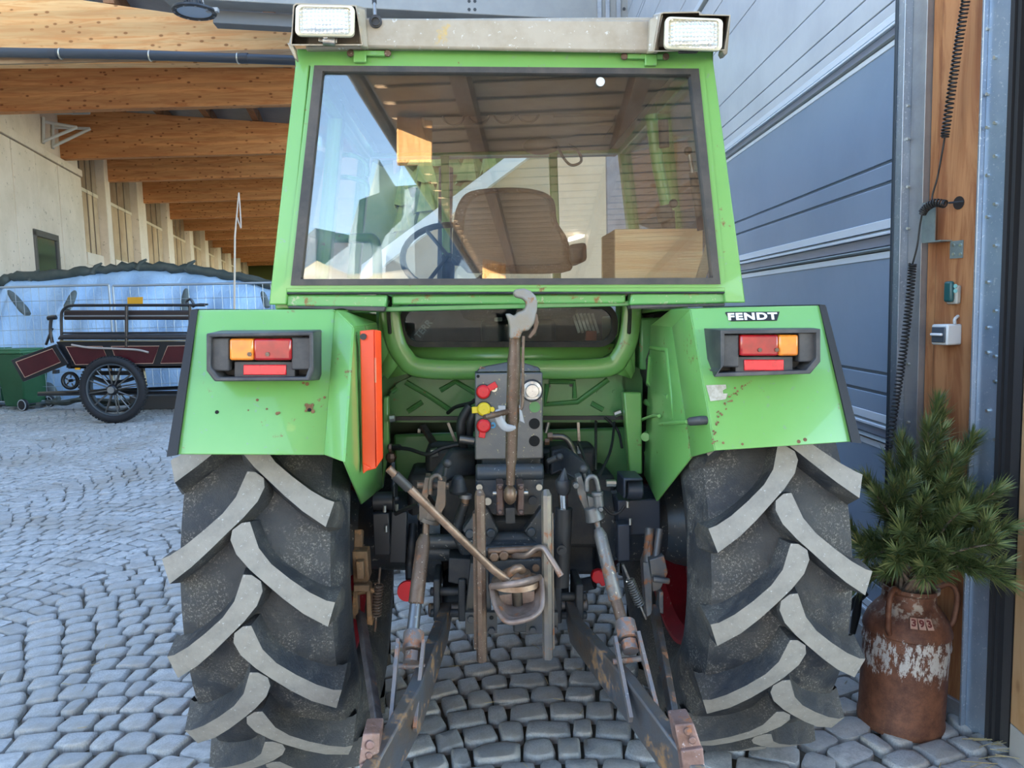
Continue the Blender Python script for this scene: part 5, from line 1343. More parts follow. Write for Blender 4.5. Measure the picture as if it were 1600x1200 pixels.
    if L:
        b_.bar(T(563, 958, 2.3), T(592, 1143, 1.82), .018, .028, up=(0, -1, 0))
        st = b_.build('stabiliser', mat('dark_pitted_bar', (.075, .06, .055), .45, .5, var=(.13, .11, .10), vs=20, rust=.2, rs=30, bump=.5, bs=70), tractor, bevel=.003)
        b_ = MB(); CX = [(556, 832), (573, 860), (553, 892), (566, 930), (548, 965), (580, 972)]
        b_.bar(T(561, 828, 2.38), T(560, 880, 2.34), .026, .03); b_.prism([T(550, 862, 2.3), T(574, 862, 2.3), T(577, 905, 2.3), T(570, 918, 2.3), T(552, 912, 2.3)], (0, .06, 0)); b_.prism([T(552, 915, 2.28), T(558, 918, 2.28), T(560, 970, 2.28), T(549, 966, 2.28)], (0, .05, 0)); b_.prism([T(572, 915, 2.28), T(578, 918, 2.28), T(582, 978, 2.28), T(573, 976, 2.28)], (0, .05, 0))
        b_.tube([T(544, 928, 2.3), T(586, 922, 2.3)], px2m(4.5, 2.3), 10); b_.box2(T(556, 878, 2.27), T(571, 900, 2.3)); b_.bar(T(553, 918, 2.27), T(578, 918, 2.27), .02, .02)
        b_.build('stabiliser_clevis', mat('ochre_rust_clevis', (.20, .12, .06), .6, .3, var=(.12, .065, .03), vs=16, rust=.35, rs=24, rustcol=(.20, .10, .04), bump=.4, bs=60), st, bevel=.005)
        sp0, sp1 = T(592, 912, 2.3), T(588, 962, 2.3); 
    else:
        b_.bar(T(1022, 950, 2.3), T(1056, 1140, 1.85), .020, .030, up=(0, -1, 0))
        st = b_.build('stabiliser', mat('blue_grey_bar', (.10, .115, .13), .42, .6, var=(.12, .08, .05), vs=12, rust=.24, rs=26, bump=.4, bs=70), tractor, bevel=.003)
        b_ = MB(); b_.prism([T(1015, 875, 2.3), T(1038, 868, 2.3), T(1044, 895, 2.3), T(1032, 922, 2.3), T(1020, 925, 2.3)], (0, .06, 0)); b_.prism([T(1004, 880, 2.34), T(1016, 845, 2.34), T(1020, 960, 2.28), T(1010, 965, 2.28)], (0, .04, 0)); b_.prism([T(1030, 925, 2.28), T(1037, 925, 2.28), T(1037, 960, 2.28), T(1030, 958, 2.28)], (0, .05, 0)); b_.tube([T(1020, 905, 2.28), T(1046, 908, 2.28)], px2m(5, 2.3), 10)
        b_.tube([T(1031, 826, 2.36), T(1024, 878, 2.32)], px2m(6, 2.35), 12); b_.tube([T(1015, 825, 2.38), T(1012, 880, 2.34)], px2m(8, 2.35), 12)
        b_.build('stabiliser_clevis', mat('grey_clevis', (.095, .10, .105), .45, .5, var=(.15, .13, .11), vs=16, rust=.22, rs=24, bump=.4, bs=60), st, bevel=.005)
        sp0, sp1 = T(983, 905, 2.25), T(1000, 945, 2.25)
    b_ = MB(); n_ = 11; hel = []
    axd = (sp1 - sp0); e1 = axd.normalized().orthogonal().normalized(); e2 = axd.normalized().cross(e1)
    for i in range(n_ * 8 + 1):
        a = 2 * PI * i / 8; hel.append(sp0 + axd * (i / (n_ * 8)) + (e1 * math.cos(a) + e2 * math.sin(a)) * px2m(7, 2.3))
    b_.tube(hel, px2m(1.3, 2.3), 5)
    up2 = (sp0 - sp1).normalized(); b_.tube([sp0, sp0 + up2 * .05], .004, 6); b_.tube([sp1, sp1 - up2 * .05], .004, 6)
    b_.build('return_spring', RUSTY if L else STEEL, st, smooth=60)
lift_side(True); lift_side(False)
# hydraulic ram on the right, cap with a point
b_ = MB(); b_.tube([T(881, 794, 2.30), T(876, 915, 2.30)], [px2m(14, 2.3), px2m(13.5, 2.3)], 18); b_.disc(T(877, 858, 2.26), (0, -1, 0), px2m(8, 2.3), .012, 14); b_.bolt(T(877, 859, 2.255), (0, -1, 0), px2m(4.5, 2.3), .014); rm = b_.build('hydraulic_ram', mat('ram_black', (.030, .030, .030), .45, .2), tractor, smooth=40)
MB().tube([T(879, 770, 2.3), T(880.5, 795, 2.3)], px2m(8, 2.3), 16).build('ram_rod', mat('chrome', (.75, .75, .74), .12, 1.), rm, smooth=40)
b_ = MB(); b_.tube([T(880, 773, 2.3), T(880, 766, 2.3), T(880, 752, 2.3), T(880, 749, 2.3)], [px2m(8, 2.3), px2m(12, 2.3), px2m(13, 2.3), px2m(11, 2.3)], 18); b_.tube([T(880, 750, 2.3), T(882, 731, 2.3)], [px2m(10, 2.3), px2m(1, 2.3)], 8); b_.build('rubber_boot', BLACK, rm, smooth=40)
# side brackets under the cab, roller on the right
b_ = MB(); b_.box2(T(582, 803, 2.50), T(616, 850, 2.62)); b_.tube([T(583, 784, 2.55), T(616, 783, 2.55)], px2m(16, 2.5), 18); b_.prism([T(614, 762, 2.5), T(617, 760, 2.5), T(617, 800, 2.5), T(614, 800, 2.5)], (0, .1, 0)); b_.prism([T(612, 800, 2.52), T(636, 800, 2.52), T(634, 880, 2.52), T(608, 880, 2.52)], (0, .04, 0)); b_.tube([T(619, 776, 2.5), T(619, 782, 2.5)], .01, 8)
b_.build('cab_mount', mat('mount_black', (.032, .033, .036), .42, .2), tractor, bevel=.005)
b_ = MB(); b_.tube([T(978, 765, 2.55), T(1003, 765, 2.55)], px2m(16, 2.5), 18); b_.prism([T(974, 747, 2.5), T(1005, 747, 2.5), T(1005, 752, 2.5), T(979, 752, 2.5), T(979, 778, 2.5), T(974, 780, 2.5)], (0, .12, 0)); b_.box2(T(965, 782, 2.58), T(1020, 820, 2.7)); b_.box2(T(965, 820, 2.5), T(980, 868, 2.56)); b_.build('cab_mount', mat('mount_blue', (.05, .06, .08), .42, .3), tractor, bevel=.005)
b_ = MB()
for a in ((620, 793, 2.5), (601, 795, 2.48), (603, 826, 2.48), (985, 815, 2.5), (981, 788, 2.5)): b_.tube([T(a[0], a[1] - 5, a[2]), T(a[0], a[1] + 5, a[2])], .006, 8)
b_.build('mount_stud', ZINC, tractor)
# red dust caps low on each side
b_ = MB(); b_.disc(T(637, 922, 2.48), (0.1, -1, 0), px2m(16.5, 2.48), .014, 26); b_.build('dust_cap', RED, tractor)
b_ = MB(); c_ = T(935, 905, 2.55)
b_.prism([c_ + V3((px2m(x, 2.5), 0, px2m(y, 2.5))) for x, y in ((-12, 2), (-8, 12), (2, 15), (12, 10), (12, -12), (5, -13), (2, -7), (-3, -8), (-9, -4))], (0, .03, 0)); b_.build('dust_cap', RED, tractor, bevel=.004)
b_ = MB(); b_.tube([T(905, 915, 2.6), T(928, 910, 2.58)], px2m(11, 2.55), 12); b_.build('coupling_stub', DARK, tractor)
# pipes, hoses, wires
HOSE = mat('hose_rubber', (.020, .020, .021), .55)
b_ = MB(); b_.tube(bez([T(612, 699, 2.7), T(640, 702, 2.65), T(668, 710, 2.6), T(692, 700, 2.6), T(720, 694, 2.6)]), .007, 8); b_.tube(bez([T(700, 645, 2.75), T(712, 636, 2.65), T(735, 630, 2.58), T(742, 625, 2.56)]), .007, 8); b_.tube(bez([T(735, 634, 2.55), T(722, 655, 2.55), T(720, 675, 2.55), T(725, 700, 2.6)]), .016, 10); b_.tube(bez([T(743, 640, 2.55), T(735, 660, 2.55), T(733, 690, 2.58)]), .014, 10)
b_.tube(bez([T(960, 660, 2.8), T(957, 690, 2.7), T(950, 715, 2.6), T(935, 745, 2.5)]), .005, 8); b_.tube(bez([T(945, 652, 2.8), T(965, 672, 2.8), T(972, 700, 2.75)]), .005, 8); b_.tube(bez([T(942, 790, 2.5), T(955, 803, 2.5), T(968, 800, 2.5), T(976, 790, 2.5)]), .005, 8); b_.tube(bez([T(618, 803, 2.5), T(635, 795, 2.45), T(655, 788, 2.4)]), .007, 8)
b_.tube(bez([T(645, 820, 2.6), T(643, 850, 2.55), T(640, 880, 2.55), T(640, 905, 2.52)]), .014, 10)
b_.build('hose_bundle', HOSE, tractor, smooth=60)
PIPE = mat('steel_pipe', (.16, .15, .135), .38, .8, rust=.1, rs=30)
b_ = MB(); b_.tube(bez([T(862, 682, 2.6), T(880, 683, 2.6), T(890, 692, 2.6), T(900, 715, 2.6), T(915, 750, 2.55)]), .011, 10); b_.tube([T(931, 658, 2.85), T(931, 735, 2.7)], .005, 8); b_.tube([T(853, 676, 2.5), T(857, 660, 2.5)], .007, 8); b_.tube([T(718, 686, 2.5), T(741, 689, 2.5)], .014, 10); b_.tube([T(608, 699, 2.72), T(625, 699, 2.7)], .011, 8); b_.bar(T(903, 690, 2.65), T(925, 745, 2.5), .008, .008)
b_.build('steel_pipe', PIPE, tractor, smooth=50)
b_ = MB(); b_.tube([T(855, 682, 2.58), T(863, 682, 2.58)], .016, 6); b_.tube([T(851, 690, 2.55), T(858, 690, 2.55)], .012, 6); b_.tube([T(608, 700, 2.7), T(612, 700, 2.7)], .016, 6); b_.ball(T(611, 715, 2.7), .02, 8); b_.tube([T(947, 755, 2.5), T(962, 755, 2.5)], .012, 8, 1); b_.tube([T(902, 703, 2.65), T(907, 703, 2.65)], .014, 6, 1); b_.tube([T(674, 708, 2.75), T(684, 706, 2.75)], .016, 8, 1)
b_.tube([T(960, 648, 2.8), T(970, 644, 2.8)], .012, 8, 1); b_.tube([T(609, 654, 2.72), T(617, 653, 2.72)], .014, 8, 1); b_.build('pipe_fitting', [BROWNROD, ZINC], tractor, smooth=40)
# ================================================================== things about the yard
# ---- milk churn with pine boughs
CB = G(1406, 1128)
cs = (CB - CP).dot(_f) / FPX            # metres per pixel at the churn
churn = empty('milk_churn', CB, (0, math.radians(3.2), .3))
tag(churn, 'rusty old milk churn with worn white paint and number tiles, by the timber post', 'milk churn')
def churn_mat():
    k = N('rusty_churn_paint')
    rust = k.mix(k.ramp(k.noise(11, 7, .75), .3, .7), (.075, .026, .014), (.21, .085, .042))
    sep = k.n('ShaderNodeSeparateXYZ'); k.l(k.tc.outputs['Object'], sep.inputs[0])
    v = k.coords((1, 1, .35)); n1 = k.noise(46, 8, .8, v)
    band = k.math('MULTIPLY', k.ramp(sep.outputs[2], .16, .27), k.ramp(sep.outputs[2], .395, .335))
    f = k.ramp(k.math('ADD', n1, k.math('MULTIPLY', band, .19)), .665, .70)
    c = k.mix(f, rust, k.mix(k.noise(3), (.42, .38, .31), (.66, .65, .63)))
    nb = k.math('MULTIPLY', k.ramp(sep.outputs[2], .405, .46), k.ramp(k.noise(14, 6, .7), .52, .60))
    c = k.mix(k.math('MULTIPLY', nb, .8), c, (.46, .40, .32))
    k.set(Base_Color=c, Roughness=.62, Metallic=.15); k.bump(k.noise(40, 6, .75), .35, .004); return k.m
CHM = churn_mat()
H = lambda dy: dy * cs * 1.06            # pixels of height -> metres
R0 = 61 * cs
pr = [(.001, .004), (R0 * .97, .004), (R0 * 1.015, 0.0), (R0 * 1.02, .030), (R0 * 1.0, .036), (R0, H(122)), (R0 * 1.03, H(123)), (R0 * 1.035, H(127)), (R0 * 1.01, H(130)), (R0 * 1.01, H(140)), (R0 * 1.035, H(142)), (R0 * 1.03, H(147)), (R0 * .99, H(153)),
      (R0 * .93, H(162)), (R0 * .80, H(173)), (R0 * .68, H(181)), (R0 * .635, H(185)), (R0 * .62, H(198)), (R0 * .69, H(202)), (R0 * .69, H(207)), (R0 * .60, H(206)), (R0 * .57, H(180)), (.001, H(175))]
MB().lathe(pr, n=44).build('body', CHM, churn, smooth=35)
CHR = mat('rusty_handle', (.13, .045, .022), .6, .3, var=(.2, .09, .05), vs=30, bump=.3)
for s_, a0 in ((1, 3.55), (1, -.40)):
    d = V3((math.cos(a0), math.sin(a0), 0))
    b_ = MB(); b_.tube(bez([d * R0 * .62 + V3((0, 0, H(203))), d * R0 * .95 + V3((0, 0, H(212))), d * R0 * 1.16 + V3((0, 0, H(196))), d * R0 * 1.12 + V3((0, 0, H(160))), d * R0 * 1.0 + V3((0, 0, H(148)))], 6), .011, 8)
    b_.build('handle', CHR, churn, smooth=60)
# three number tiles on the shoulder
sh = lambda a, h, rr: V3((math.cos(a) * rr, math.sin(a) * rr, h))
for i, (ch, px) in enumerate((('3', 1406), ('9', 1417), ('3', 1428))):
    a = -PI / 2 - .30 + (i - 1) * .190 - .15
    rr, hh = R0 * .89, H(167)
    n_ = V3((math.cos(a) * .75, math.sin(a) * .75, .66)).normalized(); x_ = V3((-math.sin(a), math.cos(a), 0)); y_ = n_.cross(x_)
    M_ = Matrix((x_, y_, n_)).transposed().to_4x4(); M_.translation = sh(a, hh, rr) + n_ * .006
    b_ = MB(); w = 4.7 * cs; h = 8.5 * cs; b_.prism([M_ @ V3((x, y, 0)) for x, y in ((-w, -h), (w, -h), (w, h), (-w, h))], n_ * .003)
    tl_ = b_.build('number_tile', mat('pink_tile', (.50, .33, .25), .6, 0, var=(.42, .22, .15), vs=50), churn)
    M2 = M_.copy(); M2.translation = M2.translation + n_ * .0042
    text_mesh(ch, 14.5 * cs, M2, mat('tile_red', (.16, .03, .025), .6), 'numeral', tl_, ext=.0006, off=.0012)
# pine boughs
PT = CB + V3((.03, 0, H(208)))
pine = empty('pine_boughs', PT)
tag(pine, 'dark green pine branches with long needles standing in the milk churn', 'pine branches')
BARK = mat('pine_bark', (.16, .105, .07), .8, 0, var=(.26, .20, .15), vs=40, bump=.4)
def needle_mat():
    k = N('pine_needle'); r = k.n('ShaderNodeNewGeometry').outputs['Random Per Island']
    c = k.mix(r, (.055, .10, .030), (.19, .215, .065)); c = k.mix(k.ramp(r, .85, 1.), c, (.25, .23, .08))
    k.set(Base_Color=c, Roughness=.5); return k.m
NEED = needle_mat()
def needles(b_, path, rnd, dens=150, ln=.07, start=.35):
    n = len(path)
    L = sum((path[i + 1] - path[i]).length for i in range(n - 1))
    cnt = int(L * (1 - start) * dens * 10)
    for q in range(cnt):
        t = start + (1 - start) * (q + rnd.random()) / cnt
        f = t * (n - 1); i = min(int(f), n - 2); p = path[i].lerp(path[i + 1], f - i); d = (path[i + 1] - path[i]).normalized()
        e1 = d.orthogonal().normalized(); e2 = d.cross(e1); a = rnd.uniform(0, 2 * PI)
        side = e1 * math.cos(a) + e2 * math.sin(a)
        up = .55 + .55 * t * rnd.random() + (.5 if t > .95 else 0)
        v = (d * up + side * rnd.uniform(.45, .80) + V3((0, 0, .10))).normalized() * ln * rnd.uniform(.75, 1.15)
        w = v.cross(side if abs(v.normalized().dot(side)) < .95 else d).normalized() * .0017
        tip = p + v + V3((0, 0, -.004)); mid = p + v * .5 + side * .003
        o = len(b_.v); b_.v += [p - w, p + w, mid + w, mid - w, tip]
        b_.f += [(o, o + 1, o + 2, o + 3), (o + 3, o + 2, o + 4)]; b_.mi += [0, 0]
rp = random.Random(21)
tips = [(1466, 628, .00), (1450, 668, -.10), (1408, 690, .05), (1520, 690, -.02), (1490, 715, -.14), (1352, 752, -.02), (1370, 775, -.12), (1556, 768, -.02), (1548, 800, .04), (1335, 848, -.06), (1352, 872, -.16), (1574, 826, -.06), (1558, 850, -.16), (1572, 908, -.12), (1338, 918, -.12), (1500, 800, -.20), (1440, 790, -.20), (1408, 830, -.22), (1470, 860, -.24), (1520, 890, -.20), (1395, 760, -.1), (1430, 735, -.06), (1490, 765, -.04), (1400, 880, -.24), (1445, 905, -.22)]
for tx, ty, dy in tips:
    dy -= .26 if tx > 1530 else .10 if tx > 1480 else 0; tip = W(tx, ty, PT.y + dy) - PT
    base = V3((rp.uniform(-.05, .05), rp.uniform(-.05, .03), -.02))
    mid = base.lerp(tip, .5) + V3((-tip.x * .14, -tip.y * .1, abs(tip.x) * .02 + .02)) + V3((rp.uniform(-.02, .02), 0, 0))
    if ty > 860: mid += V3((0, 0, .05))
    path = bez([base, base.lerp(mid, .5) + V3((0, 0, .02)), mid, mid.lerp(tip, .55) + V3((0, 0, .012)), tip], 4)
    rr = [.0085 - .006 * i / (len(path) - 1) for i in range(len(path))]
    b_ = MB(); b_.tube(path, rr, 6); br = b_.build('branch', BARK, pine, smooth=60)
    nb = MB(); needles(nb, path, rp, 120, .074, .42)
    for k in range(4):
        t = .40 + .13 * k; i = int(t * (len(path) - 1)); p = path[i]; d = (path[min(i + 1, len(path) - 1)] - p).normalized()
        s2 = (d * .8 + V3((rp.uniform(-.8, .8), rp.uniform(-.7, .4), rp.uniform(-.1, .6)))).normalized() * rp.uniform(.07, .13)
        pp = [p, p + s2 * .5, p + s2 + V3((0, 0, .015))]
        nb.tube(pp, .0025, 4); needles(nb, bez(pp, 3), rp, 125, .066, .15)
    me = bpy.data.meshes.new('needles'); me.from_pydata([tuple(v) for v in nb.v], [], nb.f); me.materials.append(NEED)
    o = bpy.data.objects.new('needles', me); COL.objects.link(o); o.parent = br; o['kind'] = 'stuff'

# ---- straw on the setts by the sill
b_ = MB(); rs_ = random.Random(9)
for i in range(90):
    px, py = rs_.uniform(1466, 1560), rs_.uniform(1122, 1172)
    if (G(px, py) - CB).length < .30: continue
    if py < 1100 + (px - 1466) * .62 + 22: py += 30
    p = G(px, py, .012 + rs_.random() * .012); a = rs_.uniform(-.6, .5) + (PI if rs_.random() < .5 else 0); L = rs_.uniform(.03, .14)
    b_.tube([p, p + V3((math.cos(a), math.sin(a) * .8, rs_.uniform(0, .06))) * L], .0016, 4)
for i in range(90):
    p = V3((rs_.uniform(-2.2, 1.6), rs_.uniform(1.9, 5.0), .017)); a = rs_.uniform(0, 6.3); L = rs_.uniform(.015, .06)
    if abs(p.x - .7) < .3 or abs(p.x + .7) < .3: continue
    b_.tube([p, p + V3((math.cos(a), math.sin(a), .02)) * L], .0013, 4)
st_ = b_.build('straw', mat('straw', (.46, .36, .18), .7, 0, var=(.34, .26, .13), vs=30)); tag(st_, 'loose straw scattered on the setts at the foot of the steel jamb', 'straw', kind='stuff')

# ---- things fixed to the timber post
sw = empty('rotary_switch', onwall(1486, 521, 0)); tag(sw, 'small white switch box with dark rotary plate on the timber post', 'switch')
def wl2(px, py, off): return onwall(px, py, off) - onwall(1486, 521, 0)
def wallprism(px0, py0, px1, py1, off0, off1, ref=None):
    a = [onwall(px0, py0, 0), onwall(px1, py0, 0), onwall(px1, py1, 0), onwall(px0, py1, 0)]
    z0 = (a[2].z + a[3].z) / 2; z1 = (a[0].z + a[1].z) / 2
    return [V3((p.x, p.y, z)) + WN * off0 for p, z in ((a[0], z1), (a[1], z1), (a[1], z0), (a[0], z0))], WN * (off1 - off0)
o0 = onwall(1486, 521, 0)
q, e = wallprism(1478, 506, 1504, 538, .0, .068); MB().prism([p - o0 for p in q], e).build('housing', mat('switch_white', (.62, .62, .60), .45), sw, bevel=.006)
q, e = wallprism(1480.5, 510, 1501.5, 534, .0685, .075); MB().prism([p - o0 for p in q], e).build('dark_plate', mat('switch_plate', (.06, .07, .085), .45), sw, bevel=.003)
q, e = wallprism(1482, 519.5, 1499.5, 523.5, .0755, .088); MB().prism([p - o0 for p in q], e).build('rotary_handle', mat('switch_handle', (.70, .71, .72), .4), sw, bevel=.003)
b_ = MB(); b_.tube(bez([onwall(1492, 506, .03) - o0, onwall(1492, 499, .03) - o0, onwall(1497, 494, .01) - o0]), .006, 8); b_.build('cable_stub', mat('cable_grey', (.5, .49, .46), .5), sw, smooth=60)
o0 = onwall(1493, 457, 0)
rc = empty('remote_control', o0); tag(rc, 'dark green hand remote with two buttons in a wall holder on the timber post', 'remote control')
q, e = wallprism(1486, 446, 1503, 475, 0, .022); MB().prism([p - o0 for p in q], e).build('holder', mat('holder_beige', (.44, .42, .36), .5), rc, bevel=.006)
q, e = wallprism(1487.5, 439, 1501, 472, .022, .042); MB().prism([p - o0 for p in q], e).build('handset', mat('remote_teal', (.015, .075, .075), .35), rc, bevel=.010, seg=3)
b_ = MB()
for y in (447, 454.5): b_.disc(onwall(1493.5, y, .042) - o0, WN, .0075, .003, 14)
b_.build('button_pair', mat('button_pale_green', (.22, .46, .42), .4), rc)
o0 = onwall(1480, 350, 0)
bk = empty('steel_bracket', o0); tag(bk, 'bent steel bracket screwed to the timber post below the coiled cable', 'bracket')
def bkp(b_, *a): q, e = wallprism(*a); return b_.prism([p - o0 for p in q], e)
BKM = mat('bracket_steel', (.30, .35, .34), .45, .6, var=(.24, .28, .28), vs=20)
bkp(MB(), 1459, 316, 1480, 378, .05, .054).build('front_plate', BKM, bk); bkp(MB(), 1459, 376.5, 1488, 378.5, 0, .054).build('lower_arm', BKM, bk)
bkp(MB(), 1486, 376, 1506, 403.5, 0, .004).build('fixing_plate', BKM, bk)
b_ = MB()
for x, y in ((1490, 383), (1501, 383), (1490, 397), (1501, 397)): b_.bolt(onwall(x, y, .004) - o0, WN, .006, .004)
b_.build('screw_set', ZINC, bk, kind='stuff')
b_ = MB(); b_.disc(onwall(1498, 317, .001) - o0, WN, .024, .001, 18); b_.build('knot_hole', mat('hole_brown', (.02, .012, .008), .9), bk); MB().tube([onwall(1482, 317, .05) - o0, onwall(1505, 315, .01) - o0], .004, 6).build('wire_pin', DARK, bk)
# ---- coiled cable
CABLE = mat('cable_black', (.017, .016, .015), .55)
cab = empty('coiled_cable', onwall(1480, 200, .05)); tag(cab, 'long black coiled cable hanging down beside the timber post', 'cable')
o0 = onwall(1480, 200, .05)
def coil(pts, turns, rad, wire=.0032):
    P = bez(pts, 10); n = turns * 9; out = []
    for i in range(n + 1):
        f = i / n * (len(P) - 1); k = min(int(f), len(P) - 2); p = P[k].lerp(P[k + 1], f - k); d = (P[k + 1] - P[k]).normalized()
        e1 = (WN - d * WN.dot(d)).normalized(); e2 = d.cross(e1); a = 2 * PI * i / 9
        out.append(p + (e1 * math.cos(a) + e2 * math.sin(a)) * rad - o0)
    return MB().tube(out, wire, 5).build('coil', CABLE, cab, smooth=60)
coil([onwall(1511, -12, .085), onwall(1499, 60, .085), onwall(1487, 140, .085), onwall(1476, 215, .085)], 38, .0125)
coil([onwall(1426, 412, .085), onwall(1420, 480, .09), onwall(1410, 560, .09), onwall(1398, 640, .09), onwall(1386, 715, .085)], 56, .0125)
coil([onwall(1477, 319, .085), onwall(1462, 317, .09), onwall(1448, 324, .09), onwall(1441, 333, .09)], 12, .013)
b_ = MB(); b_.tube([p - o0 for p in bez([onwall(1476, 215, .085), onwall(1471, 245, .085), onwall(1464, 280, .085), onwall(1457, 305, .085), onwall(1457, 318, .09)])], .0036, 6); b_.build('straight_run', CABLE, cab, smooth=60)
b_ = MB(); b_.tube([p - o0 for p in bez([onwall(1441, 333, .09), onwall(1437, 355, .085), onwall(1433, 385, .085), onwall(1426, 412, .085)])], .0036, 6); b_.build('straight_run', CABLE, cab, smooth=60)
b_ = MB(); b_.tube([p - o0 for p in bez([onwall(1386, 715, .085), onwall(1378, 800, .085), onwall(1352, 880, .10), onwall(1340, 930, .14)])], .0036, 6); b_.build('straight_run', CABLE, cab, smooth=60)
b_ = MB(); b_.tube([onwall(1344, 925, .14) - o0, onwall(1338, 960, .14) - o0, onwall(1332, 990, .15) - o0], [.012, .018, .012], 8); b_.bar(onwall(1325, 950, .14) - o0, onwall(1352, 925, .14) - o0, .02, .03); b_.build('plug', CABLE, cab, bevel=.003)

# ---- plywood box and a pale batten inside the cab, behind the glass
PLY = wood_mat('plywood', (.84, .50, .25), (.94, .68, .40), axis='X', scale=1.4, knot=(.3, .13, .05))
box_ = empty('plywood_box'); box_.matrix_world = TM
tag(box_, 'open plywood box behind the right side of the cab rear window', 'box')
q = [T(961, 358, 2.56), T(1098, 357, 2.56), T(1098, 445, 2.56), T(961, 445, 2.56)]
for p in q[2:]: p.z = 1.602
MB().prism(q, (0, .018, 0)).build('front_board', PLY, box_, bevel=.002); MB().prism([p + V3((0, .26, 0)) for p in q], (0, .018, 0)).build('back_board', PLY, box_, bevel=.002)
PLYS = wood_mat('shaded_plywood', (.36, .18, .075), (.48, .28, .13), axis='Y', scale=1.4, knots=False)  # darker copy of the plywood: shade painted into side and base boards
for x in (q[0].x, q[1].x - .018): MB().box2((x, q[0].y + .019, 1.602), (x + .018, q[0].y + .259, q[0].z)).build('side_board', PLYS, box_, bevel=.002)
MB().box2((q[0].x + .019, q[0].y + .019, 1.602), (q[1].x - .019, q[0].y + .259, 1.616)).build('base_board', PLYS, box_)
b_ = MB(); b_.bar(T(1116, 364, 2.52), T(1093, 440, 2.50), .03, .012, up=(0, -1, 0)); o = b_.build('pale_batten', mat('pale_lath', (.58, .50, .36), .6, var=(.46, .38, .26), vs=20)); o.matrix_world = TM; tag(o, 'pale lath leaning inside the cab window in front of the plywood box', 'lath')

# ---- high-bay lamp under the canopy
LC = W(304, 19, 8.0)
hb = empty('high_bay_lamp', LC); tag(hb, 'round black high bay lamp hanging by the front beam', 'lamp'); 
sl_ = 8.0 / 1200
MB().lathe([(.001, .03), (27 * sl_, .03), (31 * sl_, .02), (32 * sl_, -.0), (30.5 * sl_, -.012), (26 * sl_, -.010), (25 * sl_, .006), (.001, .006)], n=40).build('lamp_body', BLACK, hb, smooth=40)
MB().lathe([(.001, .002), (24.5 * sl_, .002), (24.5 * sl_, .005), (.001, .005)], n=36).build('diffuser', mat('lamp_diffuser', (.42, .48, .55), .3), hb)
b_ = MB(); b_.lathe([(.001, .12), (9 * sl_, .12), (13 * sl_, .09), (13 * sl_, .03), (.001, .03)], n=24); 
for k in range(18): a = k * 2 * PI / 18; b_.box((math.cos(a) * 13.5 * sl_, math.sin(a) * 13.5 * sl_, .06), (.012, .012, .06))
b_.build('heat_sink', BLACK, hb, smooth=30); MB().tube([(0, 0, .12), (0, 0, .62)], .008, 8).build('hanger', STEEL, hb)
b_ = MB(); q = W(332, 16, 8.0) - LC; b_.box(q, (.12, .05, .04)); b_.tube(bez([q + V3((.0, 0, .01)), q + V3((-.07, 0, .02)), q + V3((-.09, 0, .1)), q + V3((-.08, 0, .2))]), .007, 6); b_.build('driver_box', mat('driver_grey', (.40, .39, .37), .5), hb, bevel=.004)
for k in range(22):
    a = k * 2 * PI / 22
    if k % 2 == 0: MB().disc((math.cos(a) * 28.2 * sl_, math.sin(a) * 28.2 * sl_, -.0115), (0, 0, -1), .012, .003, 10).build('rim_screw', STEEL, hb, smooth=0)

# ---- rain pipe along the front beam
pp = [W(-60, 81, 12.235), W(200, 85, 12.235), W(452, 94, 12.235), W(520, 96.5, 12.235)]
rp_ = empty('rain_pipe', pp[0]); tag(rp_, 'long dark rain pipe clipped along the front timber beam', 'pipe')
b_ = MB(); b_.tube([p - pp[0] for p in pp], .072, 16); b_.build('pipe', mat('pipe_grey', (.055, .065, .080), .38), rp_, smooth=50)
for px, py in ((95, 84), (235, 87), (372, 91)):
    q = W(px, py, 12.235) - pp[0]; b_ = MB(); d = (pp[1] - pp[0]).normalized(); b_.torus(q, d, .076, .012, 20, 8); b_.bar(q + V3((0, 0, .076)), q + V3((0, .08, .11)), .03, .01); b_.build('pipe_clip', ZINC, rp_, smooth=50)
for px, py in ((84, 84), (382, 91)):
    q = W(px, py, 12.235) - pp[0]; MB().tube([q - V3((.06, 0, 0)), q + V3((.06, 0, -.002))], .079, 16).build('sleeve', mat('pipe_sleeve', (.05, .055, .065), .4), rp_, smooth=50)

# ---- white folding wall bracket
WB0 = onleft(95, 205, 0)
br_ = empty('wall_bracket', WB0); tag(br_, 'white tubular wall bracket carrying a grey unit high on the concrete wall', 'bracket')
WHT = mat('white_tube', (.60, .58, .54), .45)
def lo(px, py, off): return onleft(px, py, off) - WB0
for (p0_, p1_, p2_, p3_) in (((68, 224, .0), (68, 190, .0), (120, 199, 1.0), (118, 198, 1.0)), ((83, 232, .0), (83, 199, .0), (141, 201, 1.35), (139, 200, 1.3))):
    b_ = MB(); A_, B_ = lo(*p0_), lo(*p1_); E_ = V3((B_.x, B_.y, 0)) + LN * p2_[2]; E_ = W(p2_[0], p2_[1], (WB0 + E_).y) - WB0
    b_.tube([B_ + V3((0, 0, .1)), A_], .04, 8); b_.tube([A_ + V3((0, 0, .05)), E_], .04, 8); b_.tube([B_, E_], .04, 8); b_.build('bracket_frame', WHT, br_, smooth=40)
b_ = MB(); q = lo(96, 178, .55); b_.box(q + V3((-.1, .0, .16)), (.5, .7, .2)); b_.box(q + V3((.3, .3, .10)), (.5, .08, .1)); b_.box(q + V3((.2, -.2, .06)), (.6, .06, .06)); b_.build('fan_unit', mat('unit_grey', (.42, .41, .39), .5), br_, bevel=.03)

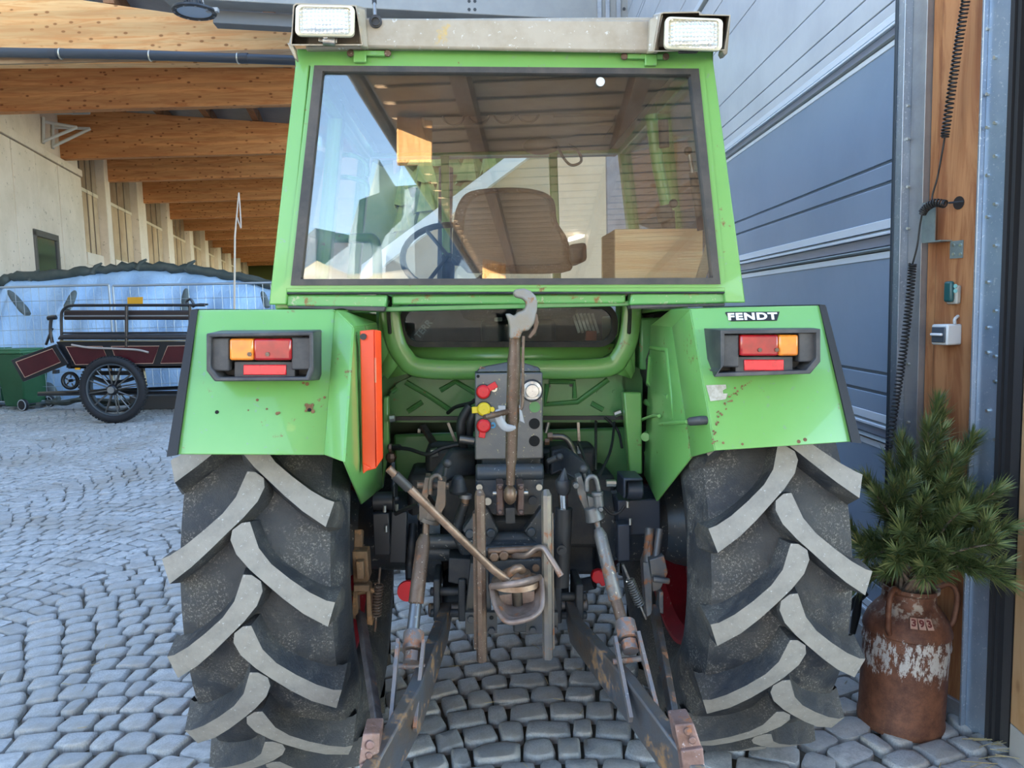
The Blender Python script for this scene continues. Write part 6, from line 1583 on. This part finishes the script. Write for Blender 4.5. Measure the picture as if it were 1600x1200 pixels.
# ---- site fence in front of the covered heap
FENC = mat('fence_galvanised', (.40, .45, .50), .4, .6)
def fence(p0, p1, zt0, label):
    root = empty('site_fence', p0); tag(root, label, 'fence', 'mesh site fence panels')
    L = (p1 - p0); L.z = 0; n_ = L.normalized(); ln = L.length
    def at(t, z): return n_ * t + V3((0, 0, z))
    for t in (0, ln): MB().tube([at(t, .0), at(t, zt0)], .021, 8).build('fence_post', FENC, root, smooth=50)
    for z in (.14, zt0 - .0): MB().tube([at(0, z), at(ln, z)], .021 if z > 1 else .016, 8).build('fence_rail', FENC, root, smooth=50)
    b_ = MB(); k = int(ln / .14)
    for i in range(1, k): b_.tube([at(ln * i / k, .14), at(ln * i / k, zt0)], .0042, 4, caps=False)
    for j in range(1, 8): b_.tube([at(0, .14 + (zt0 - .14) * j / 8), at(ln, .14 + (zt0 - .14) * j / 8)], .0042, 4, caps=False)
    b_.build('wire_mesh', FENC, root, kind='stuff'); return root
YF_ = 13.92
zt = W(90, 447, YF_).z
fp0, fp1 = W(-108, 620, YF_ + .0), W(183, 620, YF_); fp0.z = fp1.z = 0
fence(fp0, fp1, zt, 'mesh site fence panel at the left edge, behind the green bins and carriage rear')
fq0, fq1 = W(189, 620, YF_ + .03), W(470, 620, YF_ + .30); fq0.z = fq1.z = 0
fence(fq0, fq1, zt - .02, 'mesh site fence panel with a yellow plate, behind the carriage seats')
b_ = MB(); b_.prism([W(199, 464.5, YF_ + .02), W(223, 464, YF_ + .02), W(223, 476, YF_ + .02), W(199, 476.5, YF_ + .02)], (0, .008, 0)); o = b_.build('fence_plate', mat('yellow_plate', (.75, .36, .02), .4)); tag(o, 'blank yellow plate fixed to the wire mesh fence', 'sign')

# ---- covered heap: pale sheet, dark rolled edge, sand bags
def sheet_mat():
    k = N('pale_blue_sheet'); c = k.mix(k.ramp(k.noise(1.2, 4), .4, .7), (.42, .60, .82), (.33, .51, .75))
    k.set(Base_Color=c, Roughness=.32); k.bump(k.noise(5, 6, .7, k.coords((1, 1, .35)), 1.), .5, .06); return k.m
ridge = [(-30, 466), (-18, 452), (0, 445), (14, 434), (30, 430), (75, 429), (120, 424), (150, 421), (185, 417), (220, 415), (262, 417), (300, 419), (340, 426), (375, 432), (415, 442), (470, 452), (520, 470)]
rpts = bez([W(x, y + 3, 15.6) for x, y in ridge], 4)
hp = empty('covered_heap', V3((rpts[20].x, 15.2, 0))); tag(hp, 'long heap under a pale blue sheet with a dark rolled top edge', 'covered heap')
hv = []; rs_ = random.Random(4); NR = 14
for j in range(NR + 1):
    t = j / NR
    for i, p in enumerate(rpts):
        base = V3((p.x * .98, 14.75, 0)); q = p.lerp(base, t)
        q.y += -.20 * math.sin(PI * t) * 1.0; q.z += .28 * math.sin(PI * t) + .10 * math.sin(i * .55) * math.sin(PI * t) + rs_.uniform(-.03, .03) * math.sin(PI * t)
        q.y += .10 * math.sin(i * .9 + j * .5) * math.sin(PI * t)
        hv.append(q - hp.location)
n_ = len(rpts)
for p in rpts: hv.append(V3((p.x + .6, 17.0, p.z * .5)) - hp.location)
b_ = MB(); b_.add(hv, [(j * n_ + i, j * n_ + i + 1, (j + 1) * n_ + i + 1, (j + 1) * n_ + i) for j in range(NR) for i in range(n_ - 1)] + [(i + 1, i, (NR + 1) * n_ + i, (NR + 1) * n_ + i + 1) for i in range(n_ - 1)])
b_.build('sheet', sheet_mat(), hp, smooth=180)
TARP = mat('dark_green_tarp', (.045, .060, .055), .6, 0, var=(.075, .085, .075), vs=4, bump=.5, bs=12)
b_ = MB(); b_.tube([p - hp.location + V3((0, -.05, .02 + rs_.uniform(-.03, .03))) for p in rpts], [.085 + rs_.uniform(-.02, .03) for _ in rpts], 8); b_.build('rolled_edge', TARP, hp, smooth=60)
for px, py in ((52, 428), (150, 417), (220, 411), (296, 413)):
    q = W(px, py, 15.52) - hp.location; b_ = MB(); b_.tube([q + V3((-.08, 0, -.12)), q, q + V3((.12, 0, .07))], [.06, .05, .02], 8); b_.build('tie_knot', TARP, hp, smooth=60)
BAG = mat("sand_bag_cloth", (.12, .145, .145), .8, 0, var=(.08, .10, .10), vs=6, bump=.3, bs=30)
for (x0, y0, x1, y1, w, Y0, Y1, lab) in ((14, 455, 43, 491, 9, 14.95, 14.75, 'grey sand bag lying aslant on the sheet above the green bins'), (117, 455, 104, 484, 9, 15.0, 14.8, 'grey sand bag on the sheet behind the carriage tailgate end'), (291, 452, 288, 490, 8, 15.0, 14.75, 'grey sand bag on the sheet behind the carriage seats'), (410, 456, 418, 480, 7, 15.1, 14.95, 'grey sand bag on the sheet beside the cab post'),
    (70, 596, 80, 612, 14, 14.6, 14.55, 'bulging grey sand bag on the ground between bin and carriage')):
    A_, B_ = W(x0, y0, Y0 - .25), W(x1, y1, Y1 - .25)
    if y0 > 560: A_.z = .42; B_.z = .04
    m_ = (A_ + B_) / 2; b_ = MB(); d = (B_ - A_); s2 = 14.5 / 1200 * w * (.78 if y0 < 560 else 1)
    b_.tube([A_ - m_ - d * .02, A_ - m_ + d * .08, A_ - m_ + d * .3, V3((0, 0, .0)), B_ - m_ - d * .2, B_ - m_], [s2 * .35, s2 * .7, s2 * .95, s2 * 1.0, s2 * 1.1, s2 * .8], 10, flat=.7)
    o = b_.build('sand_bag', BAG, smooth=60, loc=m_); tag(o, lab, 'sand bag', 'sand bags weighing down the sheet')
b_ = MB(); pth = [W(x, y, 13.5) for x, y in ((70, 628), (75, 622), (100, 624), (125, 621), (160, 624), (200, 626), (240, 622), (285, 624))]
for p in pth: p.z = max(p.z, .05)
for k in range(4): b_.tube(bez([p + V3((rs_.uniform(-.1, .1), rs_.uniform(-.25, .25), rs_.uniform(0, .07) + .02 - p.z * .5)) for p in pth], 4), .05, 6, flat=.7)
o = b_.build('folded_tarp', TARP, smooth=60); tag(o, 'dark folded tarpaulin lying along the foot of the fence', 'tarpaulin')
b_ = MB(); q = W(240, 620, 13.0); b_.box((0, 0, .13), (1.1, .4, .26)); o = b_.build('concrete_block', mat('grey_block', (.12, .12, .12), .8), bevel=.03, loc=V3((q.x, 13.45, 0))); tag(o, 'grey concrete fence foot behind the big carriage wheel', 'block')

# ---- wheelie bins
BING = mat('bin_green', (.012, .075, .028), .38, 0, var=(.018, .09, .036), vs=3)
def wheelie_bin(loc, rz, label):
    r_ = empty('wheelie_bin', loc, (0, 0, rz)); tag(r_, label, 'bin', 'green wheelie bins')
    b_ = MB(); t = .57; b2 = .44
    b_.hexa([(-b2 / 2, -.24, .06), (b2 / 2, -.24, .06), (b2 / 2, .22, .06), (-b2 / 2, .22, .06), (-t / 2, -.34, 1.02), (t / 2, -.34, 1.02), (t / 2, .33, 1.02), (-t / 2, .33, 1.02)])
    b_.build('bin_body', BING, r_, bevel=.03, seg=3)
    b_ = MB(); b_.box((0, -.01, 1.035), (t + .05, .72, .05)); b_.box((0, -.01, 1.075), (t - .06, .58, .05)); b_.build('lid', mat('bin_lid_green', (.035, .14, .06), .4), r_, bevel=.02, seg=3)
    MB().tube([(-t / 2, .37, 1.0), (t / 2, .37, 1.0)], .016, 10).build('handle', BING, r_, smooth=50)
    for x in (-.27, .27): 
        w = MB(); w.lathe([(.001, -.03), (.07, -.03), (.10, -.028), (.105, 0), (.10, .028), (.07, .03), (.001, .03)], (x, .26, .105), 'X', 24); w.build('bin_wheel', RUBBER, r_, smooth=40)
        w = MB(); w.lathe([(.082, .033), (.098, .031), (.098, -.031), (.082, -.033)], (x, .26, .105), 'X', 24); w.build('wheel_rim', mat('rim_grey', (.42, .45, .46), .5), r_, smooth=40)
    MB().tube([(-.27, .26, .105), (.27, .26, .105)], .012, 8).build('axle', DARK, r_)
    return r_
q = G(24, 640); wheelie_bin(V3((q.x + .20, q.y + .0, .013)), math.radians(-108), 'green wheelie bin beside the carriage tailgate, its wheel showing')
q = G(-22, 640); wheelie_bin(V3((q.x - .12, q.y + .40, .013)), math.radians(-104), 'green wheelie bin cut by the left edge of the photo')

# ---- wagonette (horse carriage)
YC_ = G(178, 662).y + .08
q0 = W(180, 560, YC_)
car = empty('horse_carriage', V3((q0.x, YC_, 0))); tag(car, 'dark maroon horse carriage with black rails and rubber tyred wheels', 'carriage')
K = lambda px, py, dy=0.: W(px, py, YC_ + dy) - car.location
CBLK = mat('carriage_black', (.014, .014, .016), .28, 0, coat=.4)
MAR = mat('maroon_lacquer', (.075, .010, .014), .22, 0, var=(.055, .008, .012), vs=4, coat=.5)
LINE = mat('gold_pinstripe', (.52, .30, .20), .5)
def flat(b_, pts, dy0, th): return b_.prism([K(x, y, dy0) for x, y in pts], (0, th, 0))
side = MB(); flat(side, [(88, 536), (320, 536), (320, 577), (107, 578)], 0, .05).build('side_panel', CBLK, car, bevel=.006)
def maroon(pts, dy=-.008, par=None):
    o = flat(MB(), pts, dy, .012).build('maroon_panel', MAR, par or car)
    b_ = MB(); n = len(pts); cx = sum(p[0] for p in pts) / n; cyy = sum(p[1] for p in pts) / n
    b_.tube([K(x, y, dy - .003) for x, y in pts] + [K(*pts[0], dy - .003)], .0055, 5, caps=False); b_.build('pinstripe', LINE, o); return o
maroon([(103, 544), (160, 543.5), (172, 571), (118, 572)]); maroon([(174, 543.5), (249, 543), (239, 570), (184, 571)]); maroon([(262, 543), (318, 542), (312, 569), (251, 570)])
tg = flat(MB(), [(17, 565), (87, 540), (107, 571), (36, 599)], -.10, .04).build('tailgate', CBLK, car, bevel=.006)
o = flat(MB(), [(25, 568), (82, 547), (95, 568), (39, 592)], -.108, .012).build('maroon_panel', MAR, tg); b_ = MB(); b_.tube([K(x, y, -.112) for x, y in ((25, 568), (82, 547), (95, 568), (39, 592), (25, 568))], .006, 5, caps=False); b_.build('pinstripe', LINE, tg)
MB().prism([K(104, 565, -.02), K(110, 565, -.02), K(110, 577, -.02), K(104, 577, -.02)], (0, .1, 0)).build('hinge_block', CBLK, car)
flat(MB(), [(82, 586), (82, 580), (88, 580), (88, 586)], 1.2, .1).build('far_block', CBLK, car)
b_ = MB(); b_.prism([K(107, 578), K(320, 577), K(320, 574), K(107, 575)], (0, 1.3, 0)); b_.build('floor_boards', CBLK, car)
flat(MB(), [(88, 536), (320, 536), (320, 577), (107, 578)], 1.28, .04).build('far_side', CBLK, car)
# benches, rails
def cushion(y0, y1, dy, th, name, m_): return MB().prism([K(93 if y1 > 520 else 99, y0, dy), K(320, y0, dy), K(320, y1, dy), K(88 if y1 > 520 else 99, y1, dy)], (0, th, 0)).build(name, m_, car, bevel=.03, seg=3)
LEA = mat('black_leather', (.030, .027, .028), .42)
cushion(525, 533, -.02, .42, 'seat_cushion', LEA); cushion(487, 502, .14, .05, 'seat_back', mat('brown_board', (.035, .022, .020), .4)); cushion(525, 533, .88, .42, 'seat_cushion', LEA); cushion(488, 502, 1.1, .05, 'seat_back', LEA)
MB().prism([K(93, 534, -.015), K(320, 533.5, -.015), K(320, 535.5, -.015), K(93, 536, -.015)], (0, .01, 0)).build('brass_strip', mat('brass_trim', (.40, .33, .18), .3, .8), car)
MB().prism([K(97, 495, .10), K(320, 494.5, .10), K(320, 496.5, .10), K(97, 497, .10)], (0, .02, 0)).build('grey_rail', mat('grey_rail', (.30, .32, .34), .4, .5), car)
for dy in (.02, 1.25):
    b_ = MB(); b_.tube(bez([K(97, 536, dy), K(96, 500, dy), K(98, 488, dy), K(106, 481, dy), K(116, 479.5, dy)], 5) + [K(320, 479, dy)], .022, 8); b_.build('top_rail', CBLK, car, smooth=50)
    MB().tube([K(198, 544, dy - .02), K(198, 480, dy)], .026, 8).build('rail_post', CBLK, car, smooth=50); MB().tube([K(297, 544, dy - .02), K(297, 480, dy)], .024, 8).build('rail_post', CBLK, car, smooth=50)
    MB().tube([K(98, 522.5, dy), K(320, 522, dy)], .014, 8).build('lower_rail', CBLK, car, smooth=50)
b_ = MB(); b_.tube(bez([K(82, 538, .1), K(79, 520, .1), K(80, 503, .1), K(82, 499, .1)]), .025, 8); b_.tube([K(75, 499.5, .1), K(88, 498, .1)], .035, 8); b_.tube(bez([K(82, 515, .3), K(76, 530, .3), K(72, 541, .3)]), .02, 8); b_.build('brake_post', CBLK, car, smooth=50)
b_ = MB(); b_.tube(bez([K(112, 541, -.03), K(140, 545.5, -.03), K(180, 547, -.03), K(215, 549, -.03), K(232, 553, -.03)]), .016, 8); b_.build('pale_strap', mat('pale_strap', (.42, .35, .30), .5), car, smooth=60)
b_ = MB(); b_.tube(bez([K(296, 482, .1), K(292, 474, .1), K(298, 470, .1), K(303, 478, .1)]), .02, 6); b_.tube(bez([K(301, 482, .2), K(310, 478, .2), K(325, 478, .2)]), .018, 6); b_.build('lamp_arm', CBLK, car)
flat(MB(), [(117, 577), (125, 577), (125, 580), (117, 580)], -.02, .02).build('side_reflector', mat('amber_reflector', (.85, .38, .02), .3), car)
# running gear and wheels
b_ = MB(); b_.tube([K(60, 618, .5), K(330, 615, .5)], .03, 8); b_.tube([K(60, 617, 1.0), K(330, 606, 1.0)], .03, 8); b_.bar(K(150, 585, .3), K(215, 585, .3), .1, .06); b_.tube(bez([K(140, 590, .2), K(178, 600, .2), K(220, 590, .2)]), .03, 8); b_.tube([K(172, 578, .4), K(178, 612, .4)], .03, 8); b_.tube([K(222, 577, .3), K(226, 604, .3)], .045, 8); b_.tube([K(178, 612, .0), K(178, 612, 1.3)], .03, 10); b_.build('running_gear', CBLK, car)
def wheel(cx, cyy, r, dy, spokes, tyre, name='wheel'):
    c = K(cx, cyy, dy); S_ = (YC_ + dy) / 1200.; R_ = r * S_
    w = MB(); w.torus(c, (0, 1, 0), R_ - tyre, tyre, 48, 10); o = w.build(name, RUBBER, car, smooth=60)
    k_ = MB()
    for i in range(64): 
        a = 2 * PI * i / 64; k_.box(c + V3((math.cos(a) * (R_ - .002), 0, math.sin(a) * (R_ - .002))), (.018, tyre * 1.1, .03), Matrix.Rotation(-a, 3, 'Y'))
    k_.build('tread_block', RUBBER, o, kind='stuff', smooth=0)
    w = MB(); w.lathe([(R_ - tyre * 2.2, -.025), (R_ - tyre * 1.7, -.03), (R_ - tyre * 1.7, .03), (R_ - tyre * 2.2, .025), (R_ - tyre * 2.2, -.025)], c, 'Y', 48); w.build('wheel_rim', mat('rim_dark_steel', (.10, .12, .135), .35, .5), o, smooth=40)
    for i in range(spokes):
        a = 2 * PI * i / spokes + .13; d = V3((math.cos(a), 0, math.sin(a)))
        MB().tube([c + d * .05, c + d * (R_ - tyre * 2.1)], [.013, .010], 6).build('spoke', mat('spoke_steel', (.16, .155, .145), .35, .6), o, smooth=50)
    w = MB(); w.lathe([(.001, -.07), (.055 * min(1, R_ * 2.2), -.07), (.075 * min(1, R_ * 2.2), -.05), (.085 * min(1, R_ * 2.2), -.02), (.085 * min(1, R_ * 2.2), .05), (.001, .05)], c, 'Y', 24); hb_ = w.build('hub', CBLK, o, smooth=40)
    w = MB(); w.disc(c + V3((0, -.071, 0)), (0, -1, 0), .052 * min(1, R_ * 2.2), .006, 24); w.build('hub_cap', mat('hub_silver', (.50, .50, .48), .3, .8), o)
    return o
wheel(177, 611, 52.5, -.08, 12, .060); wheel(180, 607, 47, 1.35, 12, .055); wheel(110, 597, 13.5, .6, 5, .018, 'brake_wheel')
wheel(352, 612, 46, -.06, 12, .055); wheel(352, 607, 41, 1.35, 12, .05)
car.location.z = .022
# ---- driving whip
wp = W(358, 478, 11.6)
wh = empty('driving_whip', wp); tag(wh, 'thin pale driving whip with looped tip standing up beyond the left fender', 'whip')
b_ = MB(); b_.tube([V3((0, 0, -1.2)) + (W(358, 478, 11.6) - wp), W(367, 370, 11.6) - wp, W(373, 301, 11.6) - wp], [.020, .014, .009], 8); b_.build('stock', mat('pale_cane', (.62, .52, .40), .5), wh, smooth=50)
b_ = MB(); b_.tube(bez([W(373, 301, 11.6) - wp, W(375, 325, 11.6) - wp, W(376.5, 355, 11.6) - wp, W(374, 350, 11.6) - wp, W(370.5, 340, 11.6) - wp]), .010, 6); b_.build('lash', mat('pale_lash', (.58, .48, .38), .6), wh, smooth=50)
# ================================================================== what lies beyond: seen through the cab and mirrored in its rear window
GP = TM @ C(800, 275, .006); gn_ = (TM.to_3x3() @ ((C(1100, 275) - C(480, 275)).cross(C(800, 110) - C(800, 440)))).normalized()
if gn_.y > 0: gn_ = -gn_
def mirror_dir(d): return d - gn_ * 2 * d.dot(gn_)
def RZ(px, py, z):
    d = ray(px, py); p = CP + d * ((GP - CP).dot(gn_) / d.dot(gn_)); r = mirror_dir(d); return p + r * ((z - p.z) / r.z)
def RY(px, py, Y):
    d = ray(px, py); p = CP + d * ((GP - CP).dot(gn_) / d.dot(gn_)); r = mirror_dir(d); return p + r * ((Y - p.y) / r.y)
CZ = 5.3
E1, E2 = RZ(572, 118, CZ), RZ(752, 430, CZ)
ED = (E2 - E1); ED.z = 0; ED.normalize(); EN = V3((ED.y, -ED.x, 0))
if EN.x < 0: EN = -EN
SLAT = wood_mat('canopy_board', (.36, .245, .155), (.47, .335, .22), axis='X', knots=False, scale=.8)
canopy = struct(MB().box2((0, 0, 0), (.1, .1, .1)).build('ceiling_canopy', SLAT, smooth=0)); canopy.data.clear_geometry(); canopy.name = 'ceiling_2'
st0 = E1 - ED * 2.5
pitch = .58
slat_mesh = None
for i in range(150):
    a = st0 + ED * (i * pitch)
    ln = 9.5
    b_ = MB(); b_.prism([a, a + ED * (pitch - .10), a + ED * (pitch - .10) + EN * ln, a + EN * ln], (0, 0, .03))
    if i * pitch > 52: break
    b_.build('canopy_board', SLAT, canopy, smooth=0)
MB().prism([st0 - EN * .1 + V3((0, 0, .12)), st0 + ED * 42 - EN * .1 + V3((0, 0, .12)), st0 + ED * 42 + EN * 9.6 + V3((0, 0, .12)), st0 + EN * 9.6 + V3((0, 0, .12))], (0, 0, .1)).build('canopy_deck', DECK, canopy, smooth=0)
DBEAM = wood_mat('canopy_beam', (.17, .085, .04), (.25, .13, .065), axis='Y', knots=False)
for off in (1.2, 3.4, 6.0, 8.6): MB().bar(st0 + EN * off - V3((0, 0, .16)), st0 + ED * 42 + EN * off - V3((0, 0, .16)), .2, .3).build('canopy_beam', DBEAM, canopy, smooth=0)
b_ = MB(); b_.tube([st0 - EN * .12 - V3((0, 0, .02)), st0 + ED * 42 - EN * .12 - V3((0, 0, .02))], .09, 10); b_.build('eaves_gutter', mat('gutter_dark', (.05, .05, .055), .5), canopy)
# short timber cheeks under the eaves that catch the sun
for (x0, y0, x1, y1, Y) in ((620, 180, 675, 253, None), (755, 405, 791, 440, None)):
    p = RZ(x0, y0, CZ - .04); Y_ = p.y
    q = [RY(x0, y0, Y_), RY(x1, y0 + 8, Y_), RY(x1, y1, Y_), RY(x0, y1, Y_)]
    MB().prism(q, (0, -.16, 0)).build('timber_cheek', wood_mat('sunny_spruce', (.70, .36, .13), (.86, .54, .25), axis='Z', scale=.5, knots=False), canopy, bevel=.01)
# tube lamps under the canopy
for n_, (x0, y0, x1, y1, Y) in enumerate(((893, 371, 992, 341, -16.), (676, 200, 704, 199, -9.), (682, 216, 757, 213, -9.5))):
    a, c = RY(x0, y0, Y), RY(x1, y1, Y - (2.5 if n_ == 0 else 0))
    if a.z > CZ - .4: 
        k_ = (CZ - .45) / a.z; a = CP + (a - CP) * .92; c = CP + (c - CP) * .92
    o = MB().tube([a, c], .035, 8).build('tube_lamp', emit('tube_light', (1., .93, .78), 14.))
    tag(o, ('long lit tube lamp mirrored low in the cab rear window', 'short lit tube lamp mirrored high in the rear window', 'thin lit tube lamp mirrored under the timber cheek')[n_], 'lamp', 'tube lamps under the canopy')
# wooded hillsides in front and a bright ridge behind
FOREST = mat('forest_floor', (.10, .13, .035), .9, 0, var=(.20, .19, .06), vs=.05)
def hill(name, y0, y1, x0, x1, h, m_, seed, nx=40, ny=14, label=None):
    r = random.Random(seed); b_ = MB(); v = []
    for j in range(ny + 1):
        for i in range(nx + 1):
            t = j / ny; x = x0 + (x1 - x0) * i / nx
            v.append((x, y0 + (y1 - y0) * t, -1.5 + h * (t ** .8) * (1 + .18 * math.sin(i * .7 + seed) + .1 * math.sin(i * 1.9)) + r.uniform(-.5, .5) * h * .03))
    b_.add(v, [(j * (nx + 1) + i, j * (nx + 1) + i + 1, (j + 1) * (nx + 1) + i + 1, (j + 1) * (nx + 1) + i) for j in range(ny) for i in range(nx)])
    o = b_.build(name, m_, smooth=180); tag(o, label, 'hill'); return o
hill('wooded_hillside', 62, 150, -170, 110, 62, FOREST, 3, label='sunny wooded hillside far beyond the tractor, seen through the cab')
hill('bright_ridge', -80, -150, -150, 90, 24, mat('pale_gravel', (.52, .45, .34), .9, 0, var=(.66, .62, .55), vs=.08), 5, label='pale gravel ridge beyond the yard, mirrored along the rear window foot')
mp_ = [(430, 400), (500, 375), (540, 345), (570, 300), (595, 262), (615, 285), (650, 268), (690, 300), (740, 330), (800, 360)]
mv = []
for j in range(7):
    for i, (px, py) in enumerate(mp_):
        top = RY(px, py, -330); mv.append(V3((top.x * (1 - .05 * j), -330 + j * 30 + 14 * math.sin(i * 2.1 + j), max(top.z * (1 - j / 6.) ** 1.1, 0) - 2 + 5 * math.sin(i * 1.7 + j * 2.3))))
b_ = MB(); n_ = len(mp_); b_.add(mv, [(j * n_ + i, j * n_ + i + 1, (j + 1) * n_ + i + 1, (j + 1) * n_ + i) for j in range(6) for i in range(n_ - 1)])
o = b_.build('mountain', mat('mountain_rock', (.09, .14, .20), .9, 0, var=(.20, .25, .31), vs=.035, va=.5)); tag(o, 'blue grey mountain with snow far behind the camera, mirrored in the rear window', 'mountain')
def tree_mesh(seed):
    r = random.Random(seed); b_ = MB(); b_.tube([(0, 0, 0), (0, 0, 3)], .3, 6, 1)
    for k in range(7):
        z0 = 1.5 + k * 1.7; R_ = 2.9 * (1 - k / 8.2); n = 11
        ring = [(math.cos(2 * PI * i / n) * R_ * (1 if i % 2 else .72) * r.uniform(.85, 1.1), math.sin(2 * PI * i / n) * R_ * (1 if i % 2 else .72) * r.uniform(.85, 1.1), z0 + r.uniform(-.3, .2)) for i in range(n)]
        b_.add(ring + [(0, 0, z0 + 2.9), (0, 0, z0 + .4)], [(i, (i + 1) % n, n) for i in range(n)] + [((i + 1) % n, i, n + 1) for i in range(n)])
    return b_.mesh('conifer', [mat('conifer_green', (.10, .14, .03), .8, 0, var=(.24, .23, .06), vs=.6), BARK], 0)
TMS = [tree_mesh(s_) for s_ in (1, 2, 3)]
rt = random.Random(8)
for i in range(46):
    Y = rt.uniform(60, 115); px = rt.uniform(600, 880); x = (px - 800) / 1200 * Y
    t = (Y - 62) / 88; z = -1.5 + 62 * max(t, 0) ** .8
    o = bpy.data.objects.new('conifer', TMS[i % 3]); COL.objects.link(o); o.location = (x, Y, z - 1.0); o.rotation_euler = (0, 0, rt.uniform(0, 6)); k_ = rt.uniform(.8, 1.25); o.scale = (k_, k_, k_)
    tag(o, 'yellow green conifer on the sunny hillside, seen through the cab glass', 'tree', 'conifers on the hillside')
# gabled barn ahead of the tractor, its pale verge crossing the view through the cab
YG = 17.0
g0, g1 = W(560, 447, YG), W(905, 190, YG); gd = g1 - g0
barn = empty('gabled_barn', V3((g1.x, YG, 0))); tag(barn, 'pale barn gable with white roof verge, seen through the cab windows', 'barn')
gb = barn.location
b_ = MB(); b_.prism([V3((g0.x, YG, 0)) - gb, V3((g0.x, YG, g0.z)) - gb, g1 - gb, V3((g1.x + 6, YG, g1.z - 3)) - gb, V3((g1.x + 6, YG, 0)) - gb], (0, 6, 0)); b_.build('gable_wall', mat('warm_render', (.50, .40, .27), .85, 0, var=(.42, .32, .20), vs=.8), barn, smooth=0)
up = V3((-gd.z, 0, gd.x)).normalized() * .28
b_ = MB(); b_.prism([g0 - gb + V3((0, -.3, 0)), g1 - gb + V3((0, -.3, 0)), g1 - gb + up + V3((0, -.3, 0)), g0 - gb + up + V3((0, -.3, 0))], (0, 6.6, 0)); b_.build('roof_verge', mat('white_verge', (.80, .78, .74), .6), barn, smooth=0)
b_ = MB(); b_.prism([g1 - gb + V3((0, -.3, 0)), V3((g1.x + 6.3, YG - .3, g1.z - 3.1)) - gb, V3((g1.x + 6.3, YG - .3, g1.z - 2.8)) - gb, g1 - gb + V3((0, -.3, .3))], (0, 6.6, 0)); b_.build('roof_verge', mat('white_verge', (.8, .78, .74)), barn, smooth=0)
